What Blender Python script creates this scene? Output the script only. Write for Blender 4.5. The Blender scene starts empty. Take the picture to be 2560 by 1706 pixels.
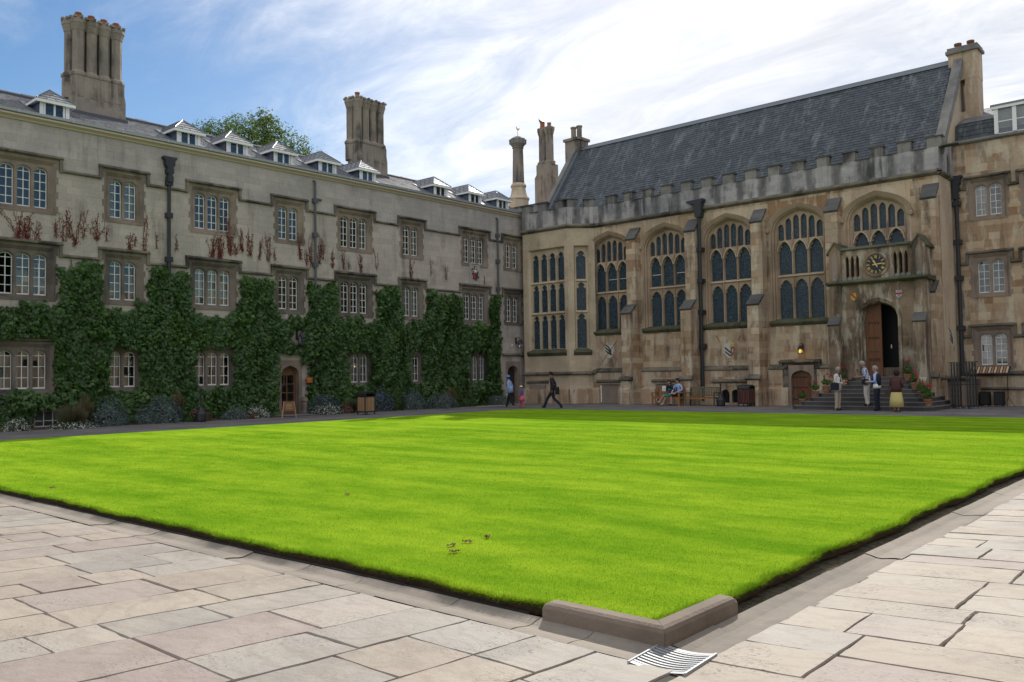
import bpy, bmesh, math, random
import numpy as np
from mathutils import Matrix, Vector
random.seed(7); RNG = np.random.default_rng(7)
PI = math.pi
SC = bpy.context.scene
COL = SC.collection

# ------------------------------------------------------------------ camera
cd = bpy.data.cameras.new('camera'); cam = bpy.data.objects.new('camera', cd); COL.objects.link(cam)
cd.sensor_width = 36.0; cd.lens = 2129.0/2560*36; cd.clip_start = .05; cd.clip_end = 3000
yaw, pit, rol = math.radians(-41.475), math.radians(2.348), math.radians(-.882)
fw = Vector((math.sin(yaw)*math.cos(pit), math.cos(yaw)*math.cos(pit), math.sin(pit)))
rt = Vector((math.cos(yaw), -math.sin(yaw), 0)); up = rt.cross(fw)
r2 = rt*math.cos(rol)+up*math.sin(rol); u2 = -rt*math.sin(rol)+up*math.cos(rol)
M = Matrix((r2, u2, -fw)).transposed().to_4x4(); M.translation = (0, 0, 1.6)
cam.matrix_world = M
SC.camera = cam

# ------------------------------------------------------------------ sky and sun
SUND = Vector((-.62, 1.267, 1.0)).normalized()
SEL = math.asin(SUND.z); SAZ = math.atan2(SUND.x, SUND.y)
w = bpy.data.worlds.new('World'); SC.world = w; w.use_nodes = True
nt = w.node_tree; nt.nodes.clear()
def wn(t, **k):
    n = nt.nodes.new(t)
    for a, b in k.items(): setattr(n, a, b)
    return n
def wmath(op, a, b=None, c=None, clamp=False):
    n = wn('ShaderNodeMath', operation=op, use_clamp=clamp)
    for i, s in enumerate((a, b, c)):
        if s is None: continue
        if isinstance(s, (int, float)): n.inputs[i].default_value = s
        else: nt.links.new(s, n.inputs[i])
    return n.outputs[0]
sky = wn('ShaderNodeTexSky', sky_type='NISHITA', sun_disc=False, sun_elevation=SEL, sun_rotation=SAZ, air_density=1.0, dust_density=.6, ozone_density=1.6)
tc = wn('ShaderNodeTexCoord'); sep = wn('ShaderNodeSeparateXYZ'); nt.links.new(tc.outputs['Generated'], sep.inputs[0])
zz = wmath('ADD', wmath('MAXIMUM', sep.outputs[2], 0.0), .16)
cx = wmath('DIVIDE', sep.outputs[0], zz); cy = wmath('DIVIDE', sep.outputs[1], zz)
cv = wn('ShaderNodeCombineXYZ'); nt.links.new(cx, cv.inputs[0]); nt.links.new(cy, cv.inputs[1])
def wnoise(vec, scale, detail, rough, dist=0.0, sx=1, sy=1, rot=0, loc=(0, 0, 0)):
    mp = wn('ShaderNodeMapping'); mp.inputs['Scale'].default_value = (sx, sy, 1); mp.inputs['Rotation'].default_value = (0, 0, rot); mp.inputs['Location'].default_value = loc
    nt.links.new(vec, mp.inputs[0])
    n = wn('ShaderNodeTexNoise'); n.inputs['Scale'].default_value = scale; n.inputs['Detail'].default_value = detail
    n.inputs['Roughness'].default_value = rough; n.inputs['Distortion'].default_value = dist
    nt.links.new(mp.outputs[0], n.inputs['Vector']); return n.outputs[0]
n1 = wnoise(cv.outputs[0], .55, 9, .60, .35, 1.0, 1.5, .62, (1.4, 6.3, 0))
n2 = wnoise(cv.outputs[0], .30, 4, .5, .2, 1, 1, .3, (5.5, 0.2, 0))
n3 = wnoise(cv.outputs[0], 2.6, 8, .66, .8, .8, 1.7, .5, (1.3, 8.2, 0))
dsun = wn('ShaderNodeVectorMath', operation='DOT_PRODUCT'); nt.links.new(tc.outputs['Generated'], dsun.inputs[0])
dsun.inputs[1].default_value = SUND
ds = wmath('MAXIMUM', dsun.outputs['Value'], 0.0)
near = wmath('POWER', ds, 5.0)                        # the veil of cloud is thickest and brightest round the sun
# broken cloud all over, with one clearer stretch of blue towards the west
hd = wn('ShaderNodeVectorMath', operation='DISTANCE'); nt.links.new(cv.outputs[0], hd.inputs[0]); hd.inputs[1].default_value = (-2.25, .35, 0)
hole = wn('ShaderNodeMapRange', interpolation_type='SMOOTHSTEP'); nt.links.new(hd.outputs['Value'], hole.inputs[0])
for k_, v_ in enumerate((.25, 2.1, 1.0, 0.0)): hole.inputs[k_+1].default_value = v_
cf = wmath('ADD', wmath('MULTIPLY', n1, .85), wmath('MULTIPLY', n2, .55))
cf = wmath('ADD', cf, wmath('MULTIPLY', n3, .40))
cf = wmath('SUBTRACT', cf, wmath('MULTIPLY', hole.outputs[0], .31))
hd2 = wn('ShaderNodeVectorMath', operation='DISTANCE'); nt.links.new(cv.outputs[0], hd2.inputs[0]); hd2.inputs[1].default_value = (2.7, 1.0, 0)   # the blue the upper windows mirror
hole2 = wn('ShaderNodeMapRange', interpolation_type='SMOOTHSTEP'); nt.links.new(hd2.outputs['Value'], hole2.inputs[0])
for k_, v_ in enumerate((.3, 1.7, 1.0, 0.0)): hole2.inputs[k_+1].default_value = v_
cf = wmath('SUBTRACT', cf, wmath('MULTIPLY', hole2.outputs[0], .40))
mr = wn('ShaderNodeMapRange', interpolation_type='SMOOTHSTEP'); mr.inputs[1].default_value = .56; mr.inputs[2].default_value = 1.02
nt.links.new(cf, mr.inputs[0])
cmix = wmath('MULTIPLY', mr.outputs[0], .97)
cb = wmath('ADD', wmath('MULTIPLY', near, .12), 2.95)
cb = wmath('MULTIPLY', cb, wmath('ADD', wmath('MULTIPLY', n3, 1.15), wmath('ADD', wmath('MULTIPLY', n1, 1.35), -.25)))
cc = wn('ShaderNodeCombineColor')
for i, k in enumerate((.985, .995, 1.02)): nt.links.new(wmath('MULTIPLY', cb, k), cc.inputs[i])
mx = wn('ShaderNodeMix', data_type='RGBA'); nt.links.new(cmix, mx.inputs[0])
hs = wn('ShaderNodeHueSaturation'); hs.inputs['Saturation'].default_value = 1.3; hs.inputs['Value'].default_value = .36; nt.links.new(sky.outputs[0], hs.inputs['Color'])
nt.links.new(hs.outputs[0], mx.inputs[6]); nt.links.new(cc.outputs[0], mx.inputs[7])
bg = wn('ShaderNodeBackground'); bg.inputs[1].default_value = .15; nt.links.new(mx.outputs[2], bg.inputs[0])
wo = wn('ShaderNodeOutputWorld'); nt.links.new(bg.outputs[0], wo.inputs[0])
sd = bpy.data.lights.new('sun', 'SUN'); sun = bpy.data.objects.new('sun', sd); COL.objects.link(sun)
sd.energy = 2.5; sd.angle = math.radians(.53); sd.color = (1, .95, .86)
sun.rotation_euler = SUND.to_track_quat('Z', 'Y').to_euler(); sun.location = (0, 0, 60)
vs = SC.view_settings; vs.view_transform = 'Standard'; vs.look = 'None'; vs.exposure = 1.07; vs.gamma = 1.0; vs.use_curve_mapping = False
SC.cycles.max_bounces = 6; SC.cycles.transparent_max_bounces = 10; SC.cycles.diffuse_bounces = 3; SC.cycles.glossy_bounces = 3
SC.cycles.caustics_reflective = False; SC.cycles.caustics_refractive = False

# ------------------------------------------------------------------ materials
MT = {}
class NB:
    """small node builder"""
    def __init__(s, name):
        s.m = bpy.data.materials.new(name); s.m.use_nodes = True; s.t = s.m.node_tree; s.t.nodes.clear(); MT[name] = s.m
        s.pos = None
    def n(s, t, ins=(), **k):
        n = s.t.nodes.new(t)
        for a, b in k.items(): setattr(n, a, b)
        for i, v in (ins.items() if isinstance(ins, dict) else enumerate(ins)):
            if v is None: continue
            if hasattr(v, 'is_output'): s.t.links.new(v, n.inputs[i])
            else: n.inputs[i].default_value = v
        return n
    def P(s):
        if s.pos is None: s.pos = s.n('ShaderNodeNewGeometry').outputs['Position']
        return s.pos
    def math(s, op, *a, clamp=False): return s.n('ShaderNodeMath', a, operation=op, use_clamp=clamp).outputs[0]
    def noise(s, scale, detail=4, rough=.55, vec=None, sc=(1, 1, 1), rot=(0, 0, 0), dist=0.0):
        v = vec if vec is not None else s.P()
        if sc != (1, 1, 1) or rot != (0, 0, 0): v = s.n('ShaderNodeMapping', {0: v, 'Scale': sc, 'Rotation': rot}).outputs[0]
        return s.n('ShaderNodeTexNoise', {'Vector': v, 'Scale': scale, 'Detail': detail, 'Roughness': rough, 'Distortion': dist}).outputs[0]
    def step(s, x, a, b, lo=0.0, hi=1.0): return s.n('ShaderNodeMapRange', [x, a, b, lo, hi], interpolation_type='SMOOTHSTEP').outputs[0]
    def mix(s, f, a, b, mode='MIX'):
        n = s.n('ShaderNodeMix', data_type='RGBA', blend_type=mode)
        for i, v in ((0, f), (6, a), (7, b)):
            if hasattr(v, 'is_output'): s.t.links.new(v, n.inputs[i])
            else: n.inputs[i].default_value = v if i == 0 else (tuple(v)+(1,))[:4]
        return n.outputs[2]
    def scale(s, col, f):   # multiply a colour by a scalar socket
        return s.n('ShaderNodeVectorMath', {0: col, 'Scale': f}, operation='SCALE').outputs[0]
    def rnd(s):
        a = s.n('ShaderNodeAttribute', attribute_name='rnd').outputs['Fac']; o = s.n('ShaderNodeObjectInfo').outputs['Random']
        return s.math('FRACT', s.math('ADD', a, o))
    def bump(s, h, strength=.3, dist=.02): return s.n('ShaderNodeBump', {'Strength': strength, 'Distance': dist, 'Height': h}).outputs[0]
    def out(s, sh): s.t.links.new(sh, s.n('ShaderNodeOutputMaterial').inputs[0]); return s.m
    def pbr(s, col, rough=.8, normal=None, metal=0.0, spec=.5, **k):
        d = {'Base Color': col if hasattr(col, 'is_output') else (tuple(col)+(1,))[:4], 'Roughness': rough, 'Metallic': metal, 'Specular IOR Level': spec, 'Normal': normal}
        d.update(k)
        return s.out(s.n('ShaderNodeBsdfPrincipled', d).outputs[0])

def simple(name, col, rough=.6, metal=0.0, spec=.4, var=.12, bscale=30, bs=.12):
    b = NB(name); f = b.math('ADD', b.math('MULTIPLY', b.noise(bscale, 5), 2*var), 1-var)
    return b.pbr(b.scale(b.n('ShaderNodeRGB').outputs[0] if 0 else b.mix(0.0, col, col), f), rough, b.bump(b.noise(bscale*2, 3), bs, .01), metal, spec)

def stone(name, c1, c2, c3, var=.5, stain=(.05, .045, .04), st_amt=.5, st_lo=.55, st_hi=.75, streak=True, rough=.9, pale=None, pale_amt=0.0, bs=.35, fine=.22):
    """c1/c2: tone from block to block, c3: broad weathering patches, stain: dark run-off streaks and lichen"""
    b = NB(name); r = b.rnd()
    tone = b.math('ADD', b.math('MULTIPLY', b.math('SUBTRACT', r, .5), var), .5, clamp=True)
    col = b.mix(tone, c1, c2)
    col = b.mix(b.step(b.noise(.55, 5, .6), .42, .68), col, c3)
    if pale is not None:
        col = b.mix(b.math('MULTIPLY', b.step(b.noise(1.5, 6, .66, sc=(1.5, 1.5, .38)), .50, .60), pale_amt), col, pale)
    s1 = b.step(b.noise(1.0, 7, .62, sc=(2.4, 2.4, .22 if streak else 2.0)), st_lo, st_hi)
    s2 = b.step(b.noise(.7, 5, .6), .40, .62)
    col = b.mix(b.math('MULTIPLY', b.math('MULTIPLY', s1, s2), st_amt), col, stain)
    f = b.math('ADD', b.math('MULTIPLY', b.noise(9, 6, .7), fine*2), 1-fine)
    col = b.scale(col, f)
    h = b.math('ADD', b.noise(14, 6, .65), b.math('MULTIPLY', b.noise(70, 3), .4))
    return b.pbr(col, rough, b.bump(h, bs, .02), 0, .25)

# grey oolitic limestone of the long range, warmer ashlar of the hall and of the end range
stone('limestone', (.43, .372, .335), (.55, .482, .438), (.40, .352, .325), .75, stain=(.13, .112, .098), st_amt=.6, st_lo=.46, st_hi=.70)
stone('limestone_upper', (.405, .362, .342), (.505, .455, .43), (.375, .34, .33), .8, stain=(.15, .135, .125), st_amt=.5, st_lo=.46, st_hi=.70)
stone('dressed', (.28, .218, .178), (.345, .275, .228), (.19, .152, .13), .6, st_amt=.55, st_lo=.45, st_hi=.66)
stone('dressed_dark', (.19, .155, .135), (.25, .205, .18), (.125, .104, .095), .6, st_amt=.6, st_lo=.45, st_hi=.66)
stone('mould', (.19, .168, .135), (.25, .222, .178), (.115, .106, .09), .5, stain=(.038, .036, .033), st_amt=.9, st_lo=.38, st_hi=.56, streak=False)
stone('mortar', (.42, .345, .305), (.42, .345, .305), (.37, .315, .285), 0)
stone('mortar_warm', (.36, .285, .195), (.36, .285, .195), (.30, .235, .165), 0)
stone('ashlar', (.30, .178, .10), (.61, .48, .345), (.42, .325, .24), 1.0, stain=(.09, .06, .042), st_amt=.85, st_lo=.47, st_hi=.66, pale=(.62, .55, .44), pale_amt=.62)
stone('ashlar_pale', (.52, .415, .295), (.60, .50, .37), (.44, .35, .26), .9, stain=(.17, .12, .075), st_amt=.6, st_lo=.5, st_hi=.7)
stone('parapet', (.37, .35, .352), (.48, .455, .45), (.26, .255, .27), .8, stain=(.055, .056, .06), st_amt=.95, st_lo=.42, st_hi=.58)
# rain carries soot down the parapet below each crenel: streaks fixed in the stone
pm = MT['parapet'].node_tree; pb = [n for n in pm.nodes if n.type == 'BSDF_PRINCIPLED'][0]; src = pb.inputs['Base Color'].links[0].from_socket
b = NB('tmp_parapet'); b.t = pm; b.pos = None
sx_ = b.n('ShaderNodeSeparateXYZ', {0: b.P()}).outputs[0]; ph = b.math('COSINE', b.math('MULTIPLY', b.math('ADD', sx_, 16.87), 2*PI/1.2))
sk = b.math('MULTIPLY', b.step(b.math('ADD', ph, b.math('MULTIPLY', b.noise(2.2, 6, .65, sc=(2, 2, .6)), 2.4)), 1.15, 2.3), .72)
pm.links.new(b.mix(sk, src, (.075, .075, .078)), pb.inputs['Base Color'])
stone('porch', (.235, .165, .112), (.33, .248, .178), (.14, .102, .075), 1.0, stain=(.055, .042, .033), st_amt=.85, st_lo=.42, st_hi=.6, pale=(.55, .51, .42), pale_amt=.6)
stone('tracery', (.40, .295, .215), (.475, .36, .265), (.295, .22, .16), .6, stain=(.09, .066, .048), st_amt=.55, st_lo=.48, st_hi=.68)
stone('mossy', (.085, .09, .056), (.145, .14, .095), (.062, .08, .034), .5, stain=(.03, .032, .025), st_amt=.7, st_lo=.45, st_hi=.6, streak=False)
stone('capstone', (.105, .102, .1), (.15, .146, .14), (.075, .075, .075), .8, stain=(.04, .04, .042), st_amt=.6, streak=False)
stone('merlon', (.25, .235, .22), (.335, .315, .29), (.165, .16, .155), .8, stain=(.045, .045, .048), st_amt=.9, st_lo=.4, st_hi=.56)
stone('greycap', (.20, .195, .185), (.28, .27, .25), (.14, .14, .135), .7, stain=(.06, .06, .06), st_amt=.6, streak=False)
stone('chimney', (.285, .242, .20), (.345, .298, .25), (.21, .185, .165), .5, stain=(.06, .055, .05), st_amt=.9, st_lo=.42, st_hi=.6)
stone('stepstone', (.075, .072, .07), (.11, .105, .10), (.06, .058, .058), .6, st_amt=.4)
stone('kerbstone', (.20, .16, .13), (.25, .2, .16), (.145, .115, .092), .3, stain=(.07, .055, .04), st_amt=.5, streak=False, bs=.5)
stone('channel', (.225, .195, .165), (.285, .25, .212), (.19, .168, .145), .8, stain=(.10, .088, .072), st_amt=.55, streak=False)
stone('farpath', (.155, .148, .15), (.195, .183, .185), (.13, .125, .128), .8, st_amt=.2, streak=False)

def slate(name, c1, c2, c3, rough=.42, lich=.0, spec=.5):
    b = NB(name); r = b.rnd()
    col = b.mix(r, c1, c2)
    col = b.mix(b.step(b.noise(.5, 5, .6), .45, .68), col, c3)
    if lich: col = b.mix(b.math('MULTIPLY', b.step(b.noise(1.0, 7, .75, sc=(2.4, .5, .5)), .50, .68), lich), col, (.19, .215, .22))
    col = b.scale(col, b.math('ADD', b.math('MULTIPLY', b.noise(22, 5, .7), .4), .8))
    rr = b.math('ADD', b.math('MULTIPLY', r, .16), rough-.08)
    return b.pbr(col, rr, b.bump(b.noise(34, 5, .6), .3, .01), 0, spec)
slate('slate_near', (.15, .155, .172), (.26, .262, .28), (.2, .202, .218), .55, 0, 1.0)
slate('slate_hall', (.04, .05, .063), (.10, .117, .134), (.06, .074, .09), .6, .8, .35)
simple('lead', (.17, .19, .22), .45, .2, .5)
simple('roofridge', (.075, .08, .095), .7)

def flag_mat():
    b = NB('flagstone'); o = b.rnd()
    rp = b.n('ShaderNodeValToRGB', {0: o}); e = rp.color_ramp; e.interpolation = 'LINEAR'
    pal = [(0, (.278, .236, .196)), (.2, (.345, .298, .25)), (.36, (.252, .236, .218)), (.5, (.35, .312, .272)), (.64, (.272, .222, .208)), (.78, (.305, .262, .215)), (.9, (.298, .285, .268)), (1, (.295, .25, .208))]
    e.elements[0].color = pal[0][1]+(1,); e.elements[1].color = pal[-1][1]+(1,)
    for p, c in pal[1:-1]: e.elements.new(p).color = c+(1,)
    col = rp.outputs[0]
    col = b.mix(b.math('MULTIPLY', b.step(b.noise(1.3, 6, .6, sc=(1, .45, 1), dist=.6), .45, .7), .45), col, (.40, .35, .29))
    # bedding lines and darker pitted patches of sawn sandstone
    wv = b.n('ShaderNodeTexWave', {'Vector': b.P(), 'Scale': 1.1, 'Distortion': 14, 'Detail': 4, 'Detail Scale': 1.4}, wave_type='BANDS', bands_direction='Y').outputs[0]
    col = b.mix(b.math('MULTIPLY', b.step(wv, .74, .99), .22), col, (.20, .155, .12))
    pit = b.math('MULTIPLY', b.step(b.noise(34, 5, .65, sc=(1, 1.8, 1)), .56, .70), b.step(b.noise(1.9, 5, .6), .47, .62))
    col = b.mix(b.math('MULTIPLY', pit, .75), col, (.17, .14, .115))
    col = b.mix(b.math('MULTIPLY', b.step(b.noise(1.1, 7, .74), .48, .68), .55), col, (.20, .172, .15))
    h = b.math('ADD', b.math('MULTIPLY', b.noise(3.2, 5, .6, sc=(1, 1.6, 1)), 1.0), b.math('MULTIPLY', b.noise(60, 4, .6), .16))
    h = b.math('SUBTRACT', h, b.math('MULTIPLY', pit, .3))
    col = b.scale(col, b.math('ADD', b.math('MULTIPLY', b.noise(26, 5, .7), .3), .85))
    return b.pbr(col, .7, b.bump(h, .5, .03), 0, .22)
flag_mat()
b = NB('grout'); c = b.mix(b.step(b.noise(2.2, 6, .7), .5, .68), (.04, .036, .028), (.055, .07, .022)); b.pbr(b.scale(c, b.math('ADD', b.noise(50, 4), .5)), .95)
b = NB('soil'); c = b.mix(b.noise(14, 6, .7), (.055, .038, .025), (.17, .122, .082)); b.pbr(c, .95, b.bump(b.noise(30, 6, .7), .9, .05), 0, .1)
b = NB('soil_strip'); c = b.mix(b.step(b.noise(16, 6, .7), .4, .65), (.10, .083, .06), (.2, .175, .135)); c = b.mix(b.step(b.noise(7, 5, .7), .55, .68), c, (.06, .10, .02)); b.pbr(c, .95, b.bump(b.noise(40, 6, .7), .9, .03), 0, .1)

def lawn_mat(name, blade):
    b = NB(name)
    P = b.P()
    st = b.n('ShaderNodeTexWave', {'Vector': b.n('ShaderNodeMapping', {0: P, 'Rotation': (0, 0, .03)}).outputs[0], 'Scale': .26, 'Distortion': 3.2, 'Detail': 3, 'Detail Scale': .6}, wave_type='BANDS', bands_direction='Y', wave_profile='SIN').outputs[0]
    n = b.noise(.45, 6, .62, sc=(.6, 1.4, 1), dist=.4); n2 = b.noise(2.2, 5, .65, sc=(.7, 1.5, 1))
    f = b.math('ADD', b.math('ADD', b.math('MULTIPLY', st, .12), b.math('MULTIPLY', n, 1.1)), b.math('MULTIPLY', n2, .75))
    t = b.step(f, .66, 1.36)
    col = b.mix(t, (.108, .238, .010), (.25, .375, .022))
    col = b.mix(b.math('MULTIPLY', b.step(b.noise(.8, 5, .6), .56, .7), .35), col, (.15, .285, .015))
    if blade:
        r = b.n('ShaderNodeAttribute', attribute_name='rnd').outputs['Fac']
        col = b.scale(col, b.math('ADD', b.math('MULTIPLY', r, .6), .72))
        col = b.mix(b.step(r, .92, .98), col, (.19, .25, .02))
        d = b.n('ShaderNodeBsdfDiffuse', {0: col}); tr = b.n('ShaderNodeBsdfTranslucent', {0: col}); g = b.n('ShaderNodeBsdfGlossy', {0: (.5, .55, .4, 1), 1: .42})
        s = b.n('ShaderNodeMixShader', {0: .42, 1: d.outputs[0], 2: tr.outputs[0]}); s = b.n('ShaderNodeMixShader', {0: .006, 1: s.outputs[0], 2: g.outputs[0]})
        b.out(s.outputs[0])
    else:
        g1 = b.noise(120, 4, .7); g2 = b.noise(34, 4, .7)
        col = b.scale(col, b.math('ADD', b.math('ADD', b.math('MULTIPLY', g1, .55), b.math('MULTIPLY', g2, .4)), .62))
        b.pbr(col, .85, b.bump(b.math('ADD', g1, g2), .6, .03), 0, .0)
lawn_mat('lawn', False); lawn_mat('grass_blade', True)

def leafmat(name, stops, rough=.45, trans=.3, spec=.05):
    b = NB(name); r = b.n('ShaderNodeAttribute', attribute_name='rnd').outputs['Fac']
    rp = b.n('ShaderNodeValToRGB', {0: r}); e = rp.color_ramp
    e.elements[0].position = stops[0][0]; e.elements[0].color = stops[0][1]+(1,); e.elements[1].position = stops[-1][0]; e.elements[1].color = stops[-1][1]+(1,)
    for p, c in stops[1:-1]: e.elements.new(p).color = c+(1,)
    col = b.scale(rp.outputs[0], b.math('ADD', b.math('MULTIPLY', b.noise(1.5, 3), .5), .75))
    d = b.n('ShaderNodeBsdfDiffuse', {0: col}); tr = b.n('ShaderNodeBsdfTranslucent', {0: col}); g = b.n('ShaderNodeBsdfGlossy', {0: (.8, .85, .8, 1), 1: rough})
    s = b.n('ShaderNodeMixShader', {0: trans, 1: d.outputs[0], 2: tr.outputs[0]}); s = b.n('ShaderNodeMixShader', {0: spec, 1: s.outputs[0], 2: g.outputs[0]})
    b.out(s.outputs[0])
leafmat('ivy', [(0, (.026, .066, .016)), (.45, (.058, .13, .024)), (.72, (.105, .2, .03)), (.86, (.18, .245, .035)), (.93, (.20, .15, .03)), (1, (.17, .035, .02))], .42, .2, .04)
leafmat('creeper', [(0, (.15, .02, .02)), (.55, (.20, .03, .026)), (1, (.13, .05, .035))], .6, .2, .02)
leafmat('tree_leaf', [(0, (.055, .11, .018)), (.5, (.11, .18, .03)), (.85, (.2, .265, .045)), (1, (.27, .24, .06))], .5, .4, .04)
leafmat('silver', [(0, (.06, .095, .085)), (.6, (.115, .16, .15)), (.94, (.17, .21, .2)), (.96, (.7, .7, .68)), (1, (.75, .75, .72))], .6, .15, .03)
leafmat('lavender', [(0, (.07, .075, .04)), (.6, (.13, .135, .07)), (1, (.2, .18, .1))], .7, .15, .02)
leafmat('straw', [(0, (.09, .08, .035)), (.6, (.18, .15, .07)), (1, (.25, .2, .1))], .7, .2, .02)
leafmat('shrub_green', [(0, (.02, .055, .014)), (.6, (.05, .1, .02)), (1, (.1, .15, .03))], .5, .2, .04)
leafmat('daisy', [(0, (.03, .06, .02)), (.55, (.07, .1, .04)), (.72, (.1, .13, .06)), (.78, (.6, .6, .57)), (1, (.72, .72, .69))], .6, .15, .02)
leafmat('pinkbed', [(0, (.03, .06, .02)), (.45, (.06, .1, .03)), (.6, (.32, .05, .11)), (1, (.45, .12, .2))], .6, .15, .02)
leafmat('bluebed', [(0, (.03, .06, .02)), (.5, (.06, .1, .04)), (.62, (.12, .15, .32)), (1, (.22, .25, .45))], .6, .15, .02)
leafmat('geranium_leaf', [(0, (.035, .085, .015)), (1, (.1, .18, .03))], .5, .25, .03)
leafmat('geranium_flower', [(0, (.45, .01, .012)), (1, (.7, .03, .03))], .5, .2, .03)
leafmat('trailing', [(0, (.14, .17, .12)), (1, (.3, .32, .26))], .6, .2, .03)

def glassmat(name, tint, ior=1.5, rough=.02, trans=.75, boost=1.0):
    b = NB(name)
    fr = b.n('ShaderNodeFresnel', {'IOR': ior}).outputs[0]
    g = b.n('ShaderNodeBsdfGlossy', {0: (1, 1, 1, 1), 1: rough}); t = b.n('ShaderNodeBsdfTransparent', {0: tint+(1,)})
    f = b.math('MULTIPLY', fr, boost, clamp=True)
    b.out(b.n('ShaderNodeMixShader', {0: f, 1: t.outputs[0], 2: g.outputs[0]}).outputs[0])
glassmat('glass', (.80, .82, .84), 1.5, .01, boost=3.0)
def leaded():
    b = NB('leaded_glass'); o = b.rnd()
    v = b.P(); pl = b.n('ShaderNodeCombineXYZ', {0: b.math('ADD', b.n('ShaderNodeSeparateXYZ', {0: v}).outputs[0], b.n('ShaderNodeSeparateXYZ', {0: v}).outputs[1]), 1: b.n('ShaderNodeSeparateXYZ', {0: v}).outputs[2]}).outputs[0]
    vo = b.n('ShaderNodeTexVoronoi', {'Vector': pl, 'Scale': 11.0, 'Randomness': .75}, feature='DISTANCE_TO_EDGE').outputs[0]
    lead = b.step(vo, .035, .075, 1.0, 0.0)
    vc = b.n('ShaderNodeTexVoronoi', {'Vector': pl, 'Scale': 11.0, 'Randomness': .75}).outputs['Color']
    sx = b.n('ShaderNodeSeparateColor', {0: vc}).outputs[0]
    col = b.mix(sx, (.006, .018, .032), (.018, .046, .072))
    col = b.mix(lead, col, (.07, .105, .135))
    rough = b.math('ADD', b.math('MULTIPLY', lead, .3), .28)
    b.pbr(col, rough, b.bump(b.math('ADD', sx, b.math('MULTIPLY', lead, 1.5)), .5, .01), 0, .45)
leaded()
simple('white_paint', (.82, .83, .82), .45, var=.06)
simple('cream_paint', (.55, .455, .36), .5, var=.08)
simple('blue_paint', (.10, .13, .19), .4)
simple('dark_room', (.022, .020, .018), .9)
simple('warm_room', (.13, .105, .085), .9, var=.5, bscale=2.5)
simple('curtain', (.52, .52, .50), .9, var=.1)
simple('blind', (.44, .41, .37), .9, var=.1)
simple('iron', (.018, .019, .021), .5, .0, .5)
simple('pipe_grey', (.10, .105, .115), .55, .1)
simple('gutter_metal', (.42, .45, .50), .35, .3)
simple('pipe_dark', (.035, .038, .045), .5, .1)
simple('terracotta', (.30, .12, .06), .8)
simple('pot_dark', (.20, .085, .05), .8)
def wood(name, c1, c2, sc=(30, 3, 3), rough=.6):
    b = NB(name); r = b.rnd(); n = b.noise(1.0, 5, .6, sc=sc); c = b.mix(n, c1, c2); c = b.scale(c, b.math('ADD', b.math('MULTIPLY', r, .4), .8)); b.pbr(c, rough, b.bump(n, .3, .01), 0, .3)
wood('oak', (.10, .042, .022), (.19, .085, .045), (6, 6, 1.2))
wood('door_brown', (.13, .062, .032), (.2, .1, .055), (6, 6, 1.2))
wood('door_dark', (.03, .02, .016), (.06, .038, .028), (6, 6, 1.2))
wood('teak', (.28, .12, .045), (.40, .19, .075), (8, 8, 8))
wood('teak_grey', (.115, .10, .065), (.17, .15, .10), (8, 8, 8))
wood('bin_wood', (.30, .175, .095), (.42, .26, .15), (6, 6, 1.5))
wood('bin_maroon', (.10, .035, .03), (.15, .055, .045), (6, 6, 1.5))
simple('chalkboard', (.22, .12, .07), .7)
simple('gold', (.62, .43, .13), .35, .6)
simple('clock_blue', (.012, .016, .030), .35)
simple('grate_metal', (.30, .31, .335), .55, 0.0, .5, var=.08)
simple('black', (.008, .008, .009), .6)
simple('ground_dark', (.10, .095, .09), .95)
b = NB('lamp_glow'); b.out(b.n('ShaderNodeEmission', {0: (1, .62, .12, 1), 1: 1.1}).outputs[0])
for n_, c_ in dict(heraldry_white=(.55, .54, .5), heraldry_black=(.05, .05, .055), heraldry_red=(.42, .035, .03), heraldry_gold=(.55, .40, .10), heraldry_blue=(.06, .09, .26), faded_red=(.30, .12, .09), faded_grey=(.16, .15, .14), sign_orange=(.38, .10, .02)).items(): simple(n_, c_, .8, var=.25, bscale=25)
for n_, c_ in dict(skin=(.48, .27, .19), skin_tan=(.36, .19, .125), hair_grey=(.30, .29, .28), hair_dark=(.016, .012, .010), hair_brown=(.06, .03, .018), cloth_blue=(.26, .38, .62), cloth_lightblue=(.34, .45, .72), cloth_black=(.012, .012, .015), cloth_navy=(.014, .018, .035), cloth_darkplum=(.03, .02, .028), cloth_beige=(.50, .44, .36), cloth_khaki=(.42, .35, .27), cloth_offwhite=(.58, .54, .52), cloth_teal=(.02, .28, .27), cloth_maroon=(.075, .03, .026), cloth_yellow=(.58, .50, .20), cloth_purple=(.15, .085, .26), cloth_pink=(.60, .10, .15), hat_blue=(.06, .24, .60), hat_white=(.65, .62, .58), shoe_dark=(.02, .018, .018), shoe_tan=(.5, .42, .3), paper=(.75, .76, .76), bag_black=(.012, .012, .014), bag_brown=(.06, .04, .035), cloth_red=(.35, .03, .03)).items(): simple(n_, c_, .8, var=.08, bscale=60)
b = NB('cloth_plaid')
sx_ = b.n('ShaderNodeSeparateXYZ', {0: b.P()}); pw = [b.n('ShaderNodeTexWave', {'Vector': b.P(), 'Scale': 5.0}, wave_type='BANDS', bands_direction=d).outputs[0] for d in 'XZ']
b.pbr(b.mix(b.step(b.math('ADD', pw[0], pw[1]), .8, 1.25), (.13, .17, .38), (.56, .60, .68)), .8)

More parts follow.
